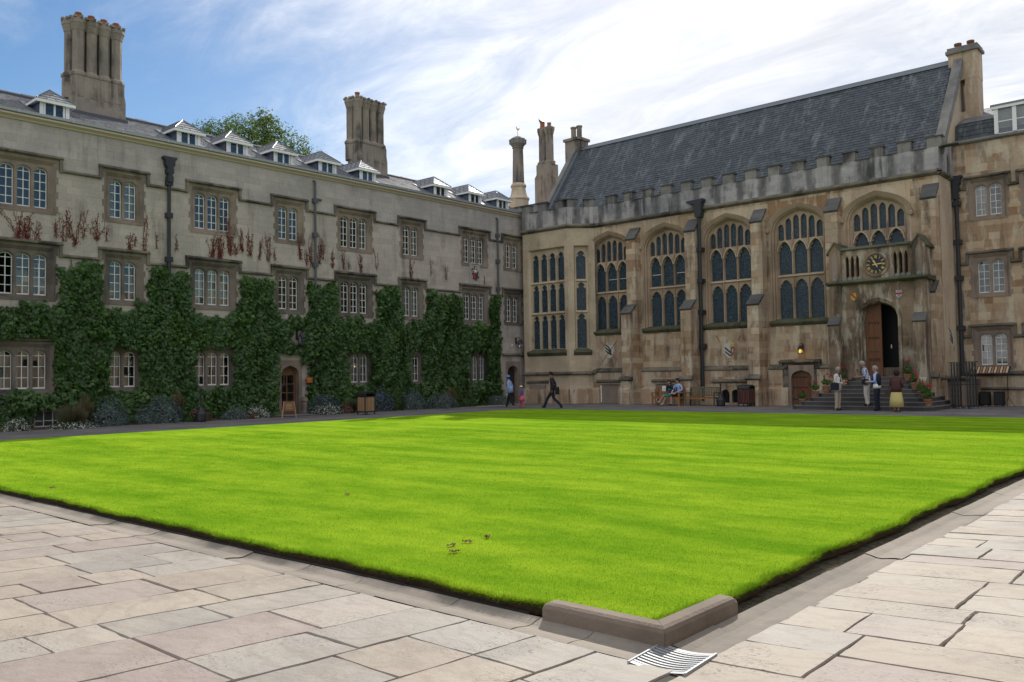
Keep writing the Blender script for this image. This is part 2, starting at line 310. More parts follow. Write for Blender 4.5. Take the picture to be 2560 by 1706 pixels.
# ------------------------------------------------------------------ mesh helpers
class MB:
    def __init__(s): s.v = []; s.f = []; s.m = []; s.r = []
    def add(s, vs, fs, mi=0, rnd=0.0):
        o = len(s.v); s.v += [tuple(p) for p in vs]
        for f in fs: s.f.append(tuple(i+o for i in f)); s.m.append(mi); s.r.append(rnd)
        return s
    def box(s, x0, x1, y0, y1, z0, z1, mi=0, rnd=0.0):
        v = [(x0, y0, z0), (x1, y0, z0), (x1, y1, z0), (x0, y1, z0), (x0, y0, z1), (x1, y0, z1), (x1, y1, z1), (x0, y1, z1)]
        return s.add(v, [(0, 3, 2, 1), (4, 5, 6, 7), (0, 1, 5, 4), (1, 2, 6, 5), (2, 3, 7, 6), (3, 0, 4, 7)], mi, rnd)
    def bar(s, a, b, w, h=None, mi=0, upv=(0, 0, 1)):
        """square bar from a to b"""
        h = w if h is None else h; a = Vector(a); b = Vector(b); d = (b-a).normalized(); u = Vector(upv)
        if abs(d.dot(u)) > .98: u = Vector((1, 0, 0))
        x = d.cross(u).normalized(); y = x.cross(d)
        v = [p+x*(sx*w/2)+y*(sy*h/2) for p in (a, b) for sx, sy in ((-1, -1), (1, -1), (1, 1), (-1, 1))]
        return s.add(v, [(3, 2, 1, 0), (4, 5, 6, 7), (0, 1, 5, 4), (1, 2, 6, 5), (2, 3, 7, 6), (3, 0, 4, 7)], mi)
    def prism(s, poly, y0, y1, mi=0, ax='y', rnd=0.0, caps=True):
        """2-D polygon extruded along an axis: y -> (x,z), x -> (y,z), z -> (x,y)"""
        n = len(poly)
        mk = {'y': lambda p, t: (p[0], t, p[1]), 'x': lambda p, t: (t, p[0], p[1]), 'z': lambda p, t: (p[0], p[1], t)}[ax]
        v = [mk(p, y0) for p in poly]+[mk(p, y1) for p in poly]
        f = [(i, (i+1) % n, n+(i+1) % n, n+i) for i in range(n)]
        if caps: f += [tuple(range(n)), tuple(range(2*n-1, n-1, -1))]
        return s.add(v, f, mi, rnd)
    def lathe(s, prof, n=12, c=(0, 0, 0), mi=0, rot=0.0, cap=True):
        v = []; f = []; k = len(prof)
        for r, z in prof:
            for i in range(n):
                a = rot+2*PI*i/n; v.append((c[0]+r*math.cos(a), c[1]+r*math.sin(a), c[2]+z))
        for j in range(k-1):
            for i in range(n): f.append((j*n+i, j*n+(i+1) % n, (j+1)*n+(i+1) % n, (j+1)*n+i))
        if cap: f += [tuple(range(n-1, -1, -1)), tuple((k-1)*n+i for i in range(n))]
        return s.add(v, f, mi)
    def tube(s, pts, r, n=6, mi=0):
        pts = [Vector(p) for p in pts]; v = []; f = []; k = len(pts)
        rr = r if isinstance(r, (list, tuple)) else [r]*k
        for j, p in enumerate(pts):
            d = (pts[min(j+1, k-1)]-pts[max(j-1, 0)]).normalized(); u = Vector((0, 0, 1)) if abs(d.z) < .9 else Vector((1, 0, 0))
            x = d.cross(u).normalized(); y = x.cross(d)
            for i in range(n):
                a = 2*PI*i/n; v.append(p+(x*math.cos(a)+y*math.sin(a))*rr[j])
        for j in range(k-1):
            for i in range(n): f.append((j*n+i, j*n+(i+1) % n, (j+1)*n+(i+1) % n, (j+1)*n+i))
        f += [tuple(range(n-1, -1, -1)), tuple((k-1)*n+i for i in range(n))]
        return s.add(v, f, mi)
    def mesh(s, name, mats, smooth=False):
        me = bpy.data.meshes.new(name); me.from_pydata(s.v, [], s.f)
        for m in (mats if isinstance(mats, (list, tuple)) else [mats]): me.materials.append(MT[m])
        if any(s.m): me.polygons.foreach_set('material_index', s.m)
        if any(s.r): me.attributes.new('rnd', 'FLOAT', 'FACE').data.foreach_set('value', s.r)
        if smooth: me.polygons.foreach_set('use_smooth', [True]*len(me.polygons))
        me.update(); return me
    def build(s, name, mats, parent=None, loc=(0, 0, 0), rz=0.0, smooth=False):
        return put(name, s.mesh(name, mats, smooth), parent, loc, rz)

def put(name, me, parent=None, loc=(0, 0, 0), rz=0.0, scale=None, rot=None):
    o = bpy.data.objects.new(name, me); COL.objects.link(o); o.location = loc
    o.rotation_euler = rot if rot is not None else (0, 0, rz)
    if scale is not None: o.scale = scale
    if parent is not None: o.parent = parent
    return o
def tag(o, label=None, cat=None, group=None, kind=None):
    if label: o['label'] = label
    if cat: o['category'] = cat
    if group: o['group'] = group
    if kind: o['kind'] = kind
    return o
def thing(name, label, cat, loc=(0, 0, 0), rz=0.0, group=None):
    return tag(put(name, None, None, loc, rz), label, cat, group)
def part(name, parent, loc=(0, 0, 0), rz=0.0): return put(name, None, parent, loc, rz)

def arch_pts(hw, rise, n=8, kind='round'):
    """half-open list of (x,z) from the left springing over the crown to the right one"""
    out = []
    for i in range(2*n+1):
        t = -1+i/n
        if kind == 'round': out.append((math.sin(t*PI/2)*hw, math.cos(t*PI/2)*rise))
        elif kind == 'point':
            u = 1-abs(t); z = rise*(1-(1-u)**2.0)**.62 if u < 1 else rise
            out.append((t*hw, rise*(u**.62)))
        elif kind == 'gothic':
            u = 1-abs(t); out.append((t*hw, rise*(.72*math.sqrt(max(0, 1-(1-u)**2))+.28*u)))
        else:      # depressed four-centred arch
            u = 1-abs(t); out.append((math.copysign(hw*(1-u**1.0), t) if t else 0.0, rise*(.62*(1-(1-u)**4)**.55+.38*u)))
    return out

def hole_cell(mb, x0, x1, zb, zt, cx, hw, hb, spring, rise, y, depth, kind='point', n=5, mi=0):
    """front face of the rectangle [x0,x1]x[zb,zt] with an arched opening, and the opening's reveal; zt may be a function of x"""
    top = zt if callable(zt) else (lambda x: zt)
    ap = [(cx+a, spring+b) for a, b in arch_pts(hw, rise, n, kind)]
    L, R = cx-hw, cx+hw
    def q(*p): mb.add([(a, y, b) for a, b in p], [tuple(range(len(p)))], mi)
    q((x0, zb), (L, zb), (L, spring), (L, top(L)), (x0, top(x0)))
    q((R, zb), (x1, zb), (x1, top(x1)), (R, top(R)), (R, spring))
    if hb > zb+1e-4: q((L, zb), (R, zb), (R, hb), (L, hb))
    for (a, b), (c, d) in zip(ap[:-1], ap[1:]): q((a, b), (c, d), (c, top(c)), (a, top(a)))
    ring = [(L, hb)]+ap+[(R, hb)]
    k = len(ring); v = [(a, y, b) for a, b in ring]+[(a, y+depth, b) for a, b in ring]
    mb.add(v, [(i, i+1, k+i+1, k+i) for i in range(k-1)]+[(k-1, 0, k, 2*k-1)], mi)
    return ring

def facade(parent, x0, x1, z0, z1, openings, mats, ch, seed, nmax=300, lo=.36, hi=.85, key=None, name='wall', wall_mat='mortar', proud=.006, zone=None):
    """a wall sheet with openings, faced with single ashlar blocks; the nmax largest in the picture are objects, the rest one mesh"""
    rg = random.Random(seed)
    xs = sorted({x0, x1}|{v for o in openings for v in (o[0], o[1]) if x0 < v < x1}); zs = sorted({z0, z1}|{v for o in openings for v in (o[2], o[3]) if z0 < v < z1})
    mb = MB()
    for a, b in zip(xs[:-1], xs[1:]):
        for c, d in zip(zs[:-1], zs[1:]):
            mx_, mz_ = (a+b)/2, (c+d)/2
            if not any(o[0] < mx_ < o[1] and o[2] < mz_ < o[3] for o in openings): mb.add([(a, .012, c), (b, .012, c), (b, .012, d), (a, .012, d)], [(0, 1, 2, 3)])
    wall = mb.build(name, wall_mat, parent)
    blocks = []
    for c, d in zip(zs[:-1], zs[1:]):
        n = max(1, round((d-c)/ch)); h = (d-c)/n
        for k in range(n):
            za, zb = c+k*h, c+(k+1)*h
            cuts = sorted((o[0], o[1]) for o in openings if o[2] < (za+zb)/2 < o[3])
            cur = x0; spans = []
            for a, b in cuts:
                if a > cur: spans.append((cur, a))
                cur = max(cur, b)
            if cur < x1: spans.append((cur, x1))
            for a, b in spans:
                x = a
                while x < b-1e-6:
                    L = rg.uniform(lo, hi); e = x+L
                    if b-e < lo*.7: e = b
                    blocks.append((x, min(e, b), za, zb)); x = min(e, b)
    blocks = [q for q in blocks if zone is None or zone(*q)]
    order = sorted(range(len(blocks)), key=lambda i: -(key(*blocks[i]) if key else 1))
    pick = set(order[:nmax]); J = .0015
    unit = {}
    def mt(q): return mats(q) if callable(mats) else mats
    rest = {}
    for i, (a, b, c, d) in enumerate(blocks):
        f = -proud*rg.random()
        if i in pick:
            m = mt((a, b, c, d))
            if m not in unit:
                u = MB(); e = .0; v = [(0, 0, 0), (1, 0, 0), (1, 0, 1), (0, 0, 1)]
                u.add([(0, 1, 0), (1, 1, 0), (1, 1, 1), (0, 1, 1), (e, 0, e*2), (1-e, 0, e*2), (1-e, 0, 1-e*2), (e, 0, 1-e*2)], [(4, 5, 6, 7), (0, 1, 5, 4), (1, 2, 6, 5), (2, 3, 7, 6), (3, 0, 4, 7)])
                unit[m] = u.mesh('stone', m)
            put('stone', unit[m], wall, (a+J, f, c+J), 0, (b-a-2*J, .014-f, d-c-2*J))
        else:
            rest.setdefault(mt((a, b, c, d)), MB()).box(a+J, b-J, f, .014, c+J, d-J, 0, rg.random())
    for m, r in rest.items(): tag(r.build('stonework', m, wall), kind='stuff')
    return wall

def run_mould(mb, x0, x1, z, out=.11, h=.13, y=0.0, mi=0):
    """a weathered drip mould: sloping top, undercut below"""
    mb.prism([(y, z), (y-out, z-h*.45), (y-out, z-h*.75), (y-out*.45, z-h), (y, z-h)], x0, x1, mi, 'x')

# ------------------------------------------------------------------ windows of the domestic ranges
LW, LP = .455, .56            # light width, light pitch
WMESH = {}
def win_meshes(n, h, rows, sm='dressed'):
    k = (n, round(h, 2), rows, sm)
    if k in WMESH: return WMESH[k]
    W = n*LP+.12; rise = .17; sp = h-rise
    s = MB()
    cells = [(-W/2 if i == 0 else -W/2+.06+i*LP, W/2 if i == n-1 else -W/2+.06+(i+1)*LP, -(n-1)*LP/2+i*LP) for i in range(n)]
    for a, b, c in cells: hole_cell(s, a, b, -.10, h+.12, c, LW/2, 0.0, sp, rise, .09, .15, 'round', 6)
    for a, b, c in cells:      # sunk roll round each head
        ap = arch_pts(LW/2+.028, rise+.028, 6); ap2 = arch_pts(LW/2+.06, rise+.06, 6)
        for i in range(len(ap)-1):
            p = [(c+ap[i][0], sp+ap[i][1]), (c+ap[i+1][0], sp+ap[i+1][1]), (c+ap2[i+1][0], sp+ap2[i+1][1]), (c+ap2[i][0], sp+ap2[i][1])]
            s.add([(x, .09, z) for x, z in p]+[(x, .07, z) for x, z in p], [(4, 5, 6, 7), (0, 1, 5, 4), (2, 3, 7, 6)])
    O = W/2+.10; zt = h+.24
    s.add([(-W/2, .09, -.10), (-O, -.006, -.14), (-O, -.006, zt), (-W/2, .09, h+.12)], [(0, 1, 2, 3)]); s.add([(W/2, .09, -.10), (W/2, .09, h+.12), (O, -.006, zt), (O, -.006, -.14)], [(0, 1, 2, 3)])
    s.add([(-W/2, .09, h+.12), (-O, -.006, zt), (O, -.006, zt), (W/2, .09, h+.12)], [(0, 1, 2, 3)]); s.add([(-W/2, .09, -.10), (W/2, .09, -.10), (O, -.03, -.14), (-O, -.03, -.14)], [(0, 1, 2, 3)])
    # flat dressed-stone frame round the opening, block by block
    z = -.14; i = 0
    while z < zt-.02:
        e = min(z+(.30 if i % 2 else .24), zt); q = O+(.05 if i % 2 else .12)
        for sg in (-1, 1): a, b_ = sorted((sg*O, sg*q)); s.box(a, b_, -.016, .02, z+.004, e-.004)
        z = e; i += 1
    s.box(-O-.12, O+.12, -.017, .02, zt+.002, zt+.14); s.box(-O-.05, O+.05, -.03, .03, -.21, -.142)
    f = MB()
    for a, b, c in cells:
        A = arch_pts(LW/2, rise, 6); B = arch_pts(LW/2-.03, rise-.03, 6)
        r1 = [(c-LW/2, 0)]+[(c+x, sp+z) for x, z in A]+[(c+LW/2, 0)]; r0 = [(c-LW/2+.03, .055)]+[(c+x, sp+z) for x, z in B]+[(c+LW/2-.03, .055)]
        m = len(r1)
        for i in range(m):
            j = (i+1) % m
            f.add([(r1[i][0], .195, r1[i][1]), (r1[j][0], .195, r1[j][1]), (r0[j][0], .195, r0[j][1]), (r0[i][0], .195, r0[i][1]), (r0[j][0], .235, r0[j][1]), (r0[i][0], .235, r0[i][1])], [(0, 1, 2, 3), (3, 2, 4, 5)])
        f.box(c-.013, c+.013, .19, .235, .055, h-.03)
        for k_ in range(1, rows): zz_ = k_*sp/(rows-1)-.01 if k_ == rows-1 else k_*sp/(rows-1); f.box(c-LW/2+.03, c+LW/2-.03, .193, .233, zz_-.012, zz_+.012)
    # panes: rectangles and the two quadrants of the head
    rh = sp/(rows-1); P = {}
    q = MB(); q.add([(0, 0, 0), (LW/2-.02, 0, 0), (LW/2-.02, 0, rh), (0, 0, rh)], [(0, 1, 2, 3)]); P['rect'] = q.mesh('pane', 'glass')
    ap = arch_pts(LW/2-.02, rise-.01, 6)
    q = MB(); p = [(0, 0, 0)]+[(x, 0, z) for x, z in ap[6:]]; q.add(p, [tuple(range(len(p)))]); P['headR'] = q.mesh('pane', 'glass')
    q = MB(); p = [(0, 0, 0)]+[(x, 0, z) for x, z in ap[:7]]; q.add(p, [tuple(range(len(p)))]); P['headL'] = q.mesh('pane', 'glass')
    q = MB(); p = [(-LW/2+.02, 0, .02), (LW/2-.02, 0, .02)]+[(x, 0, sp+z) for x, z in ap[::-1]]; q.add(p, [tuple(range(len(p)))]); P['light'] = q.mesh('pane', 'glass')
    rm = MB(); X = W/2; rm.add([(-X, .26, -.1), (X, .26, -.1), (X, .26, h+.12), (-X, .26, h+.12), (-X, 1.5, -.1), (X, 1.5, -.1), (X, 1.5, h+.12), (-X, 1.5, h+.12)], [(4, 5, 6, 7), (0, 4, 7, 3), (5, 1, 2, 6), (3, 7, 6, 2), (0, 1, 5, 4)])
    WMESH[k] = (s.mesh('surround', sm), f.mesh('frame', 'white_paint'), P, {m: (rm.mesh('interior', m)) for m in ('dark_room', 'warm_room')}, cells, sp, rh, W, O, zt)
    return WMESH[k]

def curtain_mesh(x0, x1, z0, z1, amp=.03, n=26, m='curtain'):
    mb = MB(); v = []
    for i in range(n+1):
        x = x0+(x1-x0)*i/n; y = .30+amp*math.sin(i*1.9)*(.6+.4*math.sin(i*.7)); v += [(x, y, z0), (x, y, z1)]
    mb.add(v, [(2*i, 2*i+2, 2*i+3, 2*i+1) for i in range(n)]); return mb.mesh('curtain', m)

def window(parent, x, z, n, h, rows, split, seed, room='dark_room', drape=None, label=None, skip=(), sm='dressed'):
    rg = random.Random(seed); S, F, P, RM, cells, sp, rh, W, O, zt = win_meshes(n, h, rows, sm)
    wdw = part('window', parent, (x, 0, z))
    if label: wdw['label'] = label
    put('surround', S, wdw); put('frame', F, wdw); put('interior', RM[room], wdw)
    for li, (a, b, c) in enumerate(cells):
        if li in skip: continue
        if split:
            for r in range(rows-1):
                for sx in (0, 1): put('pane', P['rect'], wdw, (c-(LW/2-.01)+sx*(LW/2), .222, r*rh), 0, None, (rg.gauss(0, .006), 0, rg.gauss(0, .022)))
            put('pane', P['headL'], wdw, (c, .222, sp), 0, None, (rg.gauss(0, .006), 0, rg.gauss(0, .02))); put('pane', P['headR'], wdw, (c, .222, sp), 0, None, (rg.gauss(0, .006), 0, rg.gauss(0, .02)))
        else: put('pane', P['light'], wdw, (c, .222, 0), 0, None, (rg.gauss(0, .005), 0, rg.gauss(0, .02)))
    if drape:
        for d in drape: put('curtain', curtain_mesh(*d[:4], m=d[4] if len(d) > 4 else 'curtain'), wdw)
    return wdw, (x-O, x+O, z-.14, z+zt)

# ================================================================== THE LONG RANGE ON THE LEFT (plane X=-33, runs along Y)
XW = -33.0
RANGE = thing('college_range', 'long three-storey grey limestone range with dormers, its lower walls covered in ivy', 'building', (XW, 0, 0), PI/2)
BC = [11.15, 14.69, 18.45, 22.17, 25.90, 29.58, 34.28, 37.48]; BN = [3, 2, 3, 2, 3, 2, 3, 2]
op = []
LRs = [(7.95, 1.47, 5), (4.77, 1.49, 5), (1.40, 1.37, 4)]
rooms = {(0, 0): 'warm_room', (1, 0): 'dark_room', (1, 1): 'warm_room', (1, 3): 'warm_room'}
drapes = {(0, 1): [(-.55, -.2, -.05, 1.5), (.12, .58, -.05, 1.5)], (1, 2): [(-.85, .85, -.05, 1.5, 'blind')], (1, 5): [(-.6, .6, -.05, 1.5)], (0, 5): [(0, .55, -.05, 1.5, 'blind')], (0, 4): [(.28, .8, -.05, 1.5, 'blind')], (1, 6): [(.3, .85, -.05, 1.5, 'blind')], (2, 0): [(-.85, -.5, -.05, 1.4), (-.26, -.1, -.05, 1.4)], (2, 4): [(-.8, .8, -.05, 1.4, 'blind')], (2, 6): [(-.2, .8, -.05, 1.4, 'blind')], (1, 0): [(-.3, .2, -.05, .9, 'blind')], (2, 5): [(-.5, .5, -.05, .7, 'blind')]}
fl_name = ['top-floor', 'middle-floor', 'ground-floor']
for fl, (z, h, rows) in enumerate(LRs):
    for i, (c, n) in enumerate(zip(BC, BN)):
        if fl == 2 and i in (3, 7): continue
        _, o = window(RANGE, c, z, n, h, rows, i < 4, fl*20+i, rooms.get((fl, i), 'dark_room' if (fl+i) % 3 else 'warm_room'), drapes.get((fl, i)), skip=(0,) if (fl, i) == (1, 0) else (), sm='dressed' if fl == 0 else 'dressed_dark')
        op.append(o)
# the casement that stands open in the nearest middle window
op.append((22.17-.62, 22.17+.62, -.02, 2.42)); op.append((37.35-.62, 37.35+.62, -.02, 2.45))
op.append((12.15-.62, 12.15+.32, .02, .62)); op.append((15.55-.3, 15.55+.3, .02, .45))
def proj(x, y, z):
    v = Vector((x, y, z-1.6)); d = v.dot(fw); return (v.dot(r2)/d*2129+1280, 853-v.dot(u2)/d*2129, d) if d > .1 else (-9e3, 0, d)
def key_range(a, b, c, d):
    px, py, dd = proj(XW, (a+b)/2, (c+d)/2)
    if px < 0 or px > 2560 or py < 0 or (c < 6.0 and not any(abs((a+b)/2-q) < 1.0 for q in BC)): return 0
    return (b-a)*(d-c)/dd**2
facade(RANGE, 3.0, 39.05, 0, 11.0, op, lambda q: 'limestone_upper' if q[2] > 9.3 else 'limestone', .27, 3, 300, .3, .8, key_range)
# hood moulds and string courses
def hoods(ztop, zs, lines, idx=range(8), out=.14):
    xx = 3.0
    for i, (c, n) in enumerate(zip(BC, BN)):
        if i not in idx: continue
        hw = n*LP/2+.30
        if lines: m = MB(); run_mould(m, xx, c-hw-.1, zs); m.build('string_course', 'mould', RANGE)
        m = MB(); run_mould(m, c-hw-.13, c+hw+.13, ztop, out, .15)
        for sg in (-1, 1): x = c+sg*(hw+.06); m.box(x-.055, x+.055, -.10, .0, zs-.135, ztop-.1)
        m.build('hood_mould', 'mould', RANGE); xx = c+hw+.1
    if lines: m = MB(); run_mould(m, xx, 39.0, zs); m.build('string_course', 'mould', RANGE)
hoods(9.93, 9.47, True); hoods(6.76, 6.33, True); hoods(3.24, 2.95, False, (0, 1, 2, 4, 5, 6), .12)
# painted eaves cornice, gutter
m = MB(); m.prism([(.03, 11.0), (-.05, 11.0), (-.08, 11.06), (-.2, 11.13), (-.2, 11.19), (.03, 11.19)], 3, 38.9, 0, 'x'); m.build('cornice', 'cream_paint', RANGE)
m = MB(); m.prism([(-.04, 11.19), (-.13, 11.192), (-.25, 11.23), (-.27, 11.32), (-.25, 11.32), (-.22, 11.24), (-.04, 11.215)], 3, 38.9, 0, 'x')
for i in range(20): m.box(3.5+i*1.83, 3.56+i*1.83, -.28, -.2, 11.21, 11.325)
m.build('gutter', 'gutter_metal', RANGE)
# rear wall and slated roof
m = MB(); m.add([(3, 6, 0), (39, 6, 0), (39, 6, 11.3), (3, 6, 11.3)], [(0, 1, 2, 3)]); m.add([(3, .03, 0), (3, 6, 0), (3, 6, 11.2), (3, 3, 12.75), (3, .03, 11.2)], [(0, 1, 2, 3, 4)]); m.add([(39.0, .03, 0), (39.0, 6, 0), (39.0, 6, 11.2), (39.0, 3, 12.75), (39.0, .03, 11.2)], [(0, 1, 2, 3, 4)])
m.build('rear_wall', 'limestone', RANGE)
RZ0, RZ1, RY0, RY1 = 11.22, 12.78, -.12, 3.0
roof = MB(); roof.add([(3, RY0, RZ0-.03), (39, RY0, RZ0-.03), (39, RY1, RZ1-.03), (3, RY1, RZ1-.03)], [(0, 1, 2, 3)]); roof.add([(3, RY1, RZ1-.03), (39, RY1, RZ1-.03), (39, 6.1, 11.2), (3, 6.1, 11.2)], [(0, 1, 2, 3)])
roof = roof.build('roof', 'black', RANGE)
def slates(roof, x0, x1, y0, z0, y1, z1, wd, gauge, mat_, keyf, nmax, seed, skip=None, tilt=.012, gap=.004):
    rg = random.Random(seed); L = math.hypot(y1-y0, z1-z0); n = int(L/gauge); dy, dz = (y1-y0)/L, (z1-z0)/L; ny, nz = -dz, dy
    items = []
    for k in range(n+1):
        s0 = k*gauge; s1 = min(s0+gauge*1.18, L); x = x0-(wd/2 if k % 2 else 0)
        while x < x1:
            a, b = max(x, x0), min(x+wd*rg.uniform(.9, 1.1), x1); x = b if b > a else x+wd
            if b-a < .05: continue
            if skip and skip((a+b)/2, s0, s1): continue
            items.append((a, b, s0, s1))
    order = sorted(range(len(items)), key=lambda i: -keyf((items[i][0]+items[i][1])/2, y0+dy*items[i][2], z0+dz*items[i][2])); pick = set(order[:nmax])
    rest = MB(); unit = MB(); t = .012
    unit.add([(0, 0, 0), (1, 0, 0), (1, 1, 0), (0, 1, 0), (0, 0, -1), (1, 0, -1)], [(0, 1, 2, 3), (4, 5, 1, 0)]); um = unit.mesh('slate', mat_)
    th = math.atan2(dz, dy)
    for i, (a, b, s0, s1) in enumerate(items):
        up_ = t+.004*rg.random(); jit = rg.gauss(0, .006)
        g = gap
        P0 = (y0+dy*s0+ny*(up_+tilt), z0+dz*s0+nz*(up_+tilt)); P1 = (y0+dy*s1+ny*.004, z0+dz*s1+nz*.004)
        if i in pick:
            o = put('slate', um, roof, (a+g, P0[0], P0[1]), 0, (b-a-2*g, math.hypot(P1[0]-P0[0], P1[1]-P0[1]), up_+tilt), (math.atan2(P1[1]-P0[1], P1[0]-P0[0]), 0, 0))
        else:
            base = (y0+dy*s0, z0+dz*s0)
            rest.add([(a+g, P0[0], P0[1]), (b-g, P0[0], P0[1]), (b-g, P1[0], P1[1]), (a+g, P1[0], P1[1]), (a+g, base[0], base[1]), (b-g, base[0], base[1])], [(0, 1, 2, 3), (4, 5, 1, 0)], 0, rg.random())
    if rest.v: tag(rest.build('slating', mat_, roof), kind='stuff')
def keyr(x, y, z):
    px, py, dd = proj(XW-y, x, z); return 1/dd if 0 < px < 2560 else 0
slates(roof, 3, 38.9, RY0, RZ0, RY1, RZ1, .42, .24, 'slate_near', keyr, 300, 5, tilt=.022, gap=.009)
m = MB()
for i in range(72): m.prism([(RY1-.16, RZ1-.05), (RY1-.13, RZ1+.05), (RY1, RZ1+.12+.02*(i % 3 == 0)), (RY1+.13, RZ1+.05), (RY1+.16, RZ1-.05)], 3+i*.5, 3.49+i*.5, 0, 'x')
m.build('ridge_tiles', 'roofridge', roof)

# dormers
def dormer(x, seed):
    rg = random.Random(seed); D = part('dormer', RANGE, (x, 0, 0)); hw = .52; y = .42; zb, zt = 11.50, 12.03
    for sg in (-1, 1): m = MB(); m.add([(sg*hw, y, zb-.2), (sg*hw, 2.0, zt), (sg*hw, y, zt)], [(0, 1, 2)]); m.build('cheek', 'blue_paint', D)
    m = MB(); 
    for a, b in ((-hw, -hw+.13), (hw-.13, hw)): m.box(a, b, y-.02, y+.06, zb-.22, zt)
    m.box(-hw+.13, hw-.13, y-.018, y+.06, zt-.07, zt); m.box(-hw+.13, hw-.13, y-.018, y+.06, zb-.22, zb-.02)
    for a in (-.36, -.01, .32): m.box(a-.02, a+.045, y-.012, y+.05, zb-.02, zt-.07)
    m.box(-.36, .36, y-.013, y+.05, zb-.02, zb+.02); m.build('frame', 'white_paint', D)
    for a, b in ((-.315, -.03), (.035, .30)):
        q = MB(); q.add([(a, 0, zb+.02), (b, 0, zb+.02), (b, 0, zt-.07), (a, 0, zt-.07)], [(0, 1, 2, 3)]); q.build('pane', 'glass', D, (0, y+.03, 0))
    m = MB(); m.add([(-.42, y+.05, zb-.1), (.42, y+.05, zb-.1), (.42, y+.05, zt), (-.42, y+.05, zt), (-.42, 1.6, zb-.1), (.42, 1.6, zb-.1), (.42, 1.6, zt), (-.42, 1.6, zt)], [(4, 5, 6, 7), (0, 4, 7, 3), (5, 1, 2, 6), (3, 7, 6, 2)]); m.build('interior', 'dark_room', D)
    # hipped roof with overhanging white eaves
    e = .16; E0 = (-hw-e, y-e, zt); E1 = (hw+e, y-e, zt); B0 = (-hw-e, 1.95, zt); B1 = (hw+e, 1.95, zt); A = (0, y+.50, zt+.56); Bk = (0, 2.72, zt+.56)
    m = MB(); m.add([E0, E1, A], [(0, 1, 2)]); m.add([E0, A, Bk, B0], [(0, 1, 2, 3)]); m.add([E1, B1, Bk, A], [(0, 1, 2, 3)])
    m.build('dormer_roof', 'roofridge', D)
    def tri_slates(p0, p1, ap0, ap1, rows, w_):
        """courses of slates between an eaves edge p0-p1 and an upper edge ap0-ap1"""
        mb = MB(); p0, p1, ap0, ap1 = map(Vector, (p0, p1, ap0, ap1)); nn = (p1-p0).cross(ap0-p0).normalized()
        if nn.z < 0: nn = -nn
        for k in range(rows):
            t0, t1 = k/rows, (k+1.12)/rows; t1 = min(t1, 1)
            a0, b0, a1, b1 = p0.lerp(ap0, t0), p1.lerp(ap1, t0), p0.lerp(ap0, t1), p1.lerp(ap1, t1); W_ = (b0-a0).length; n = max(1, int(W_/w_))
            for j in range(n):
                u0, u1 = j/n+.01, (j+1)/n-.01
                c0, c1 = a0.lerp(b0, u0)+nn*.035, a0.lerp(b0, u1)+nn*.035; c3, c2 = a1.lerp(b1, u0)+nn*.012, a1.lerp(b1, u1)+nn*.012
                mb.add([c0, c1, c2, c3, c0-nn*.02, c1-nn*.02], [(0, 1, 2, 3), (4, 5, 1, 0)], 0, rg.random())
        return mb
    q = tri_slates(E0, E1, A, A, 4, .3); q2 = tri_slates(B0, E0, Bk, A, 4, .32); q3 = tri_slates(E1, B1, A, Bk, 4, .32)
    for z_ in (q2, q3): q.add(z_.v, z_.f); q.r[-len(z_.r):] = z_.r
    tag(q.build('slating', 'slate_near', D), kind='stuff')
    m = MB()
    for a, b in ((E0, A), (E1, A), (A, Bk)): m.tube([Vector(a)+Vector((0, 0, .04)), Vector(b)+Vector((0, 0, .04))], .026, 6)
    m.build('hip_lead', 'lead', D)
    m = MB(); m.box(-hw-e-.01, hw+e+.01, y-e-.012, y-e+.02, zt-.10, zt+.008)
    for sg in (-1, 1): a, b = sorted((sg*(hw+e+.012), sg*(hw+e-.02))); m.box(a, b, y-e+.02, 1.9, zt-.095, zt+.006)
    m.add([(-hw-e, y-e, zt-.06), (hw+e, y-e, zt-.06), (hw+e, 1.9, zt-.06), (-hw-e, 1.9, zt-.06)], [(3, 2, 1, 0)]); m.build('eaves_board', 'white_paint', D)
    for sg in (-1, 1):
        m = MB(); m.prism([(.35, 11.44), (1.9, 12.27), (1.9, 12.31), (.35, 11.5)], sg*(hw+.02), sg*(hw+.22), 0, 'x'); m.build('flashing', 'lead', D)
DORM = [12.28, 17.55, 19.8, 22.15, 24.6, 27.05, 32.1, 34.8, 37.15]
for i, x in enumerate(DORM): dormer(x, i)

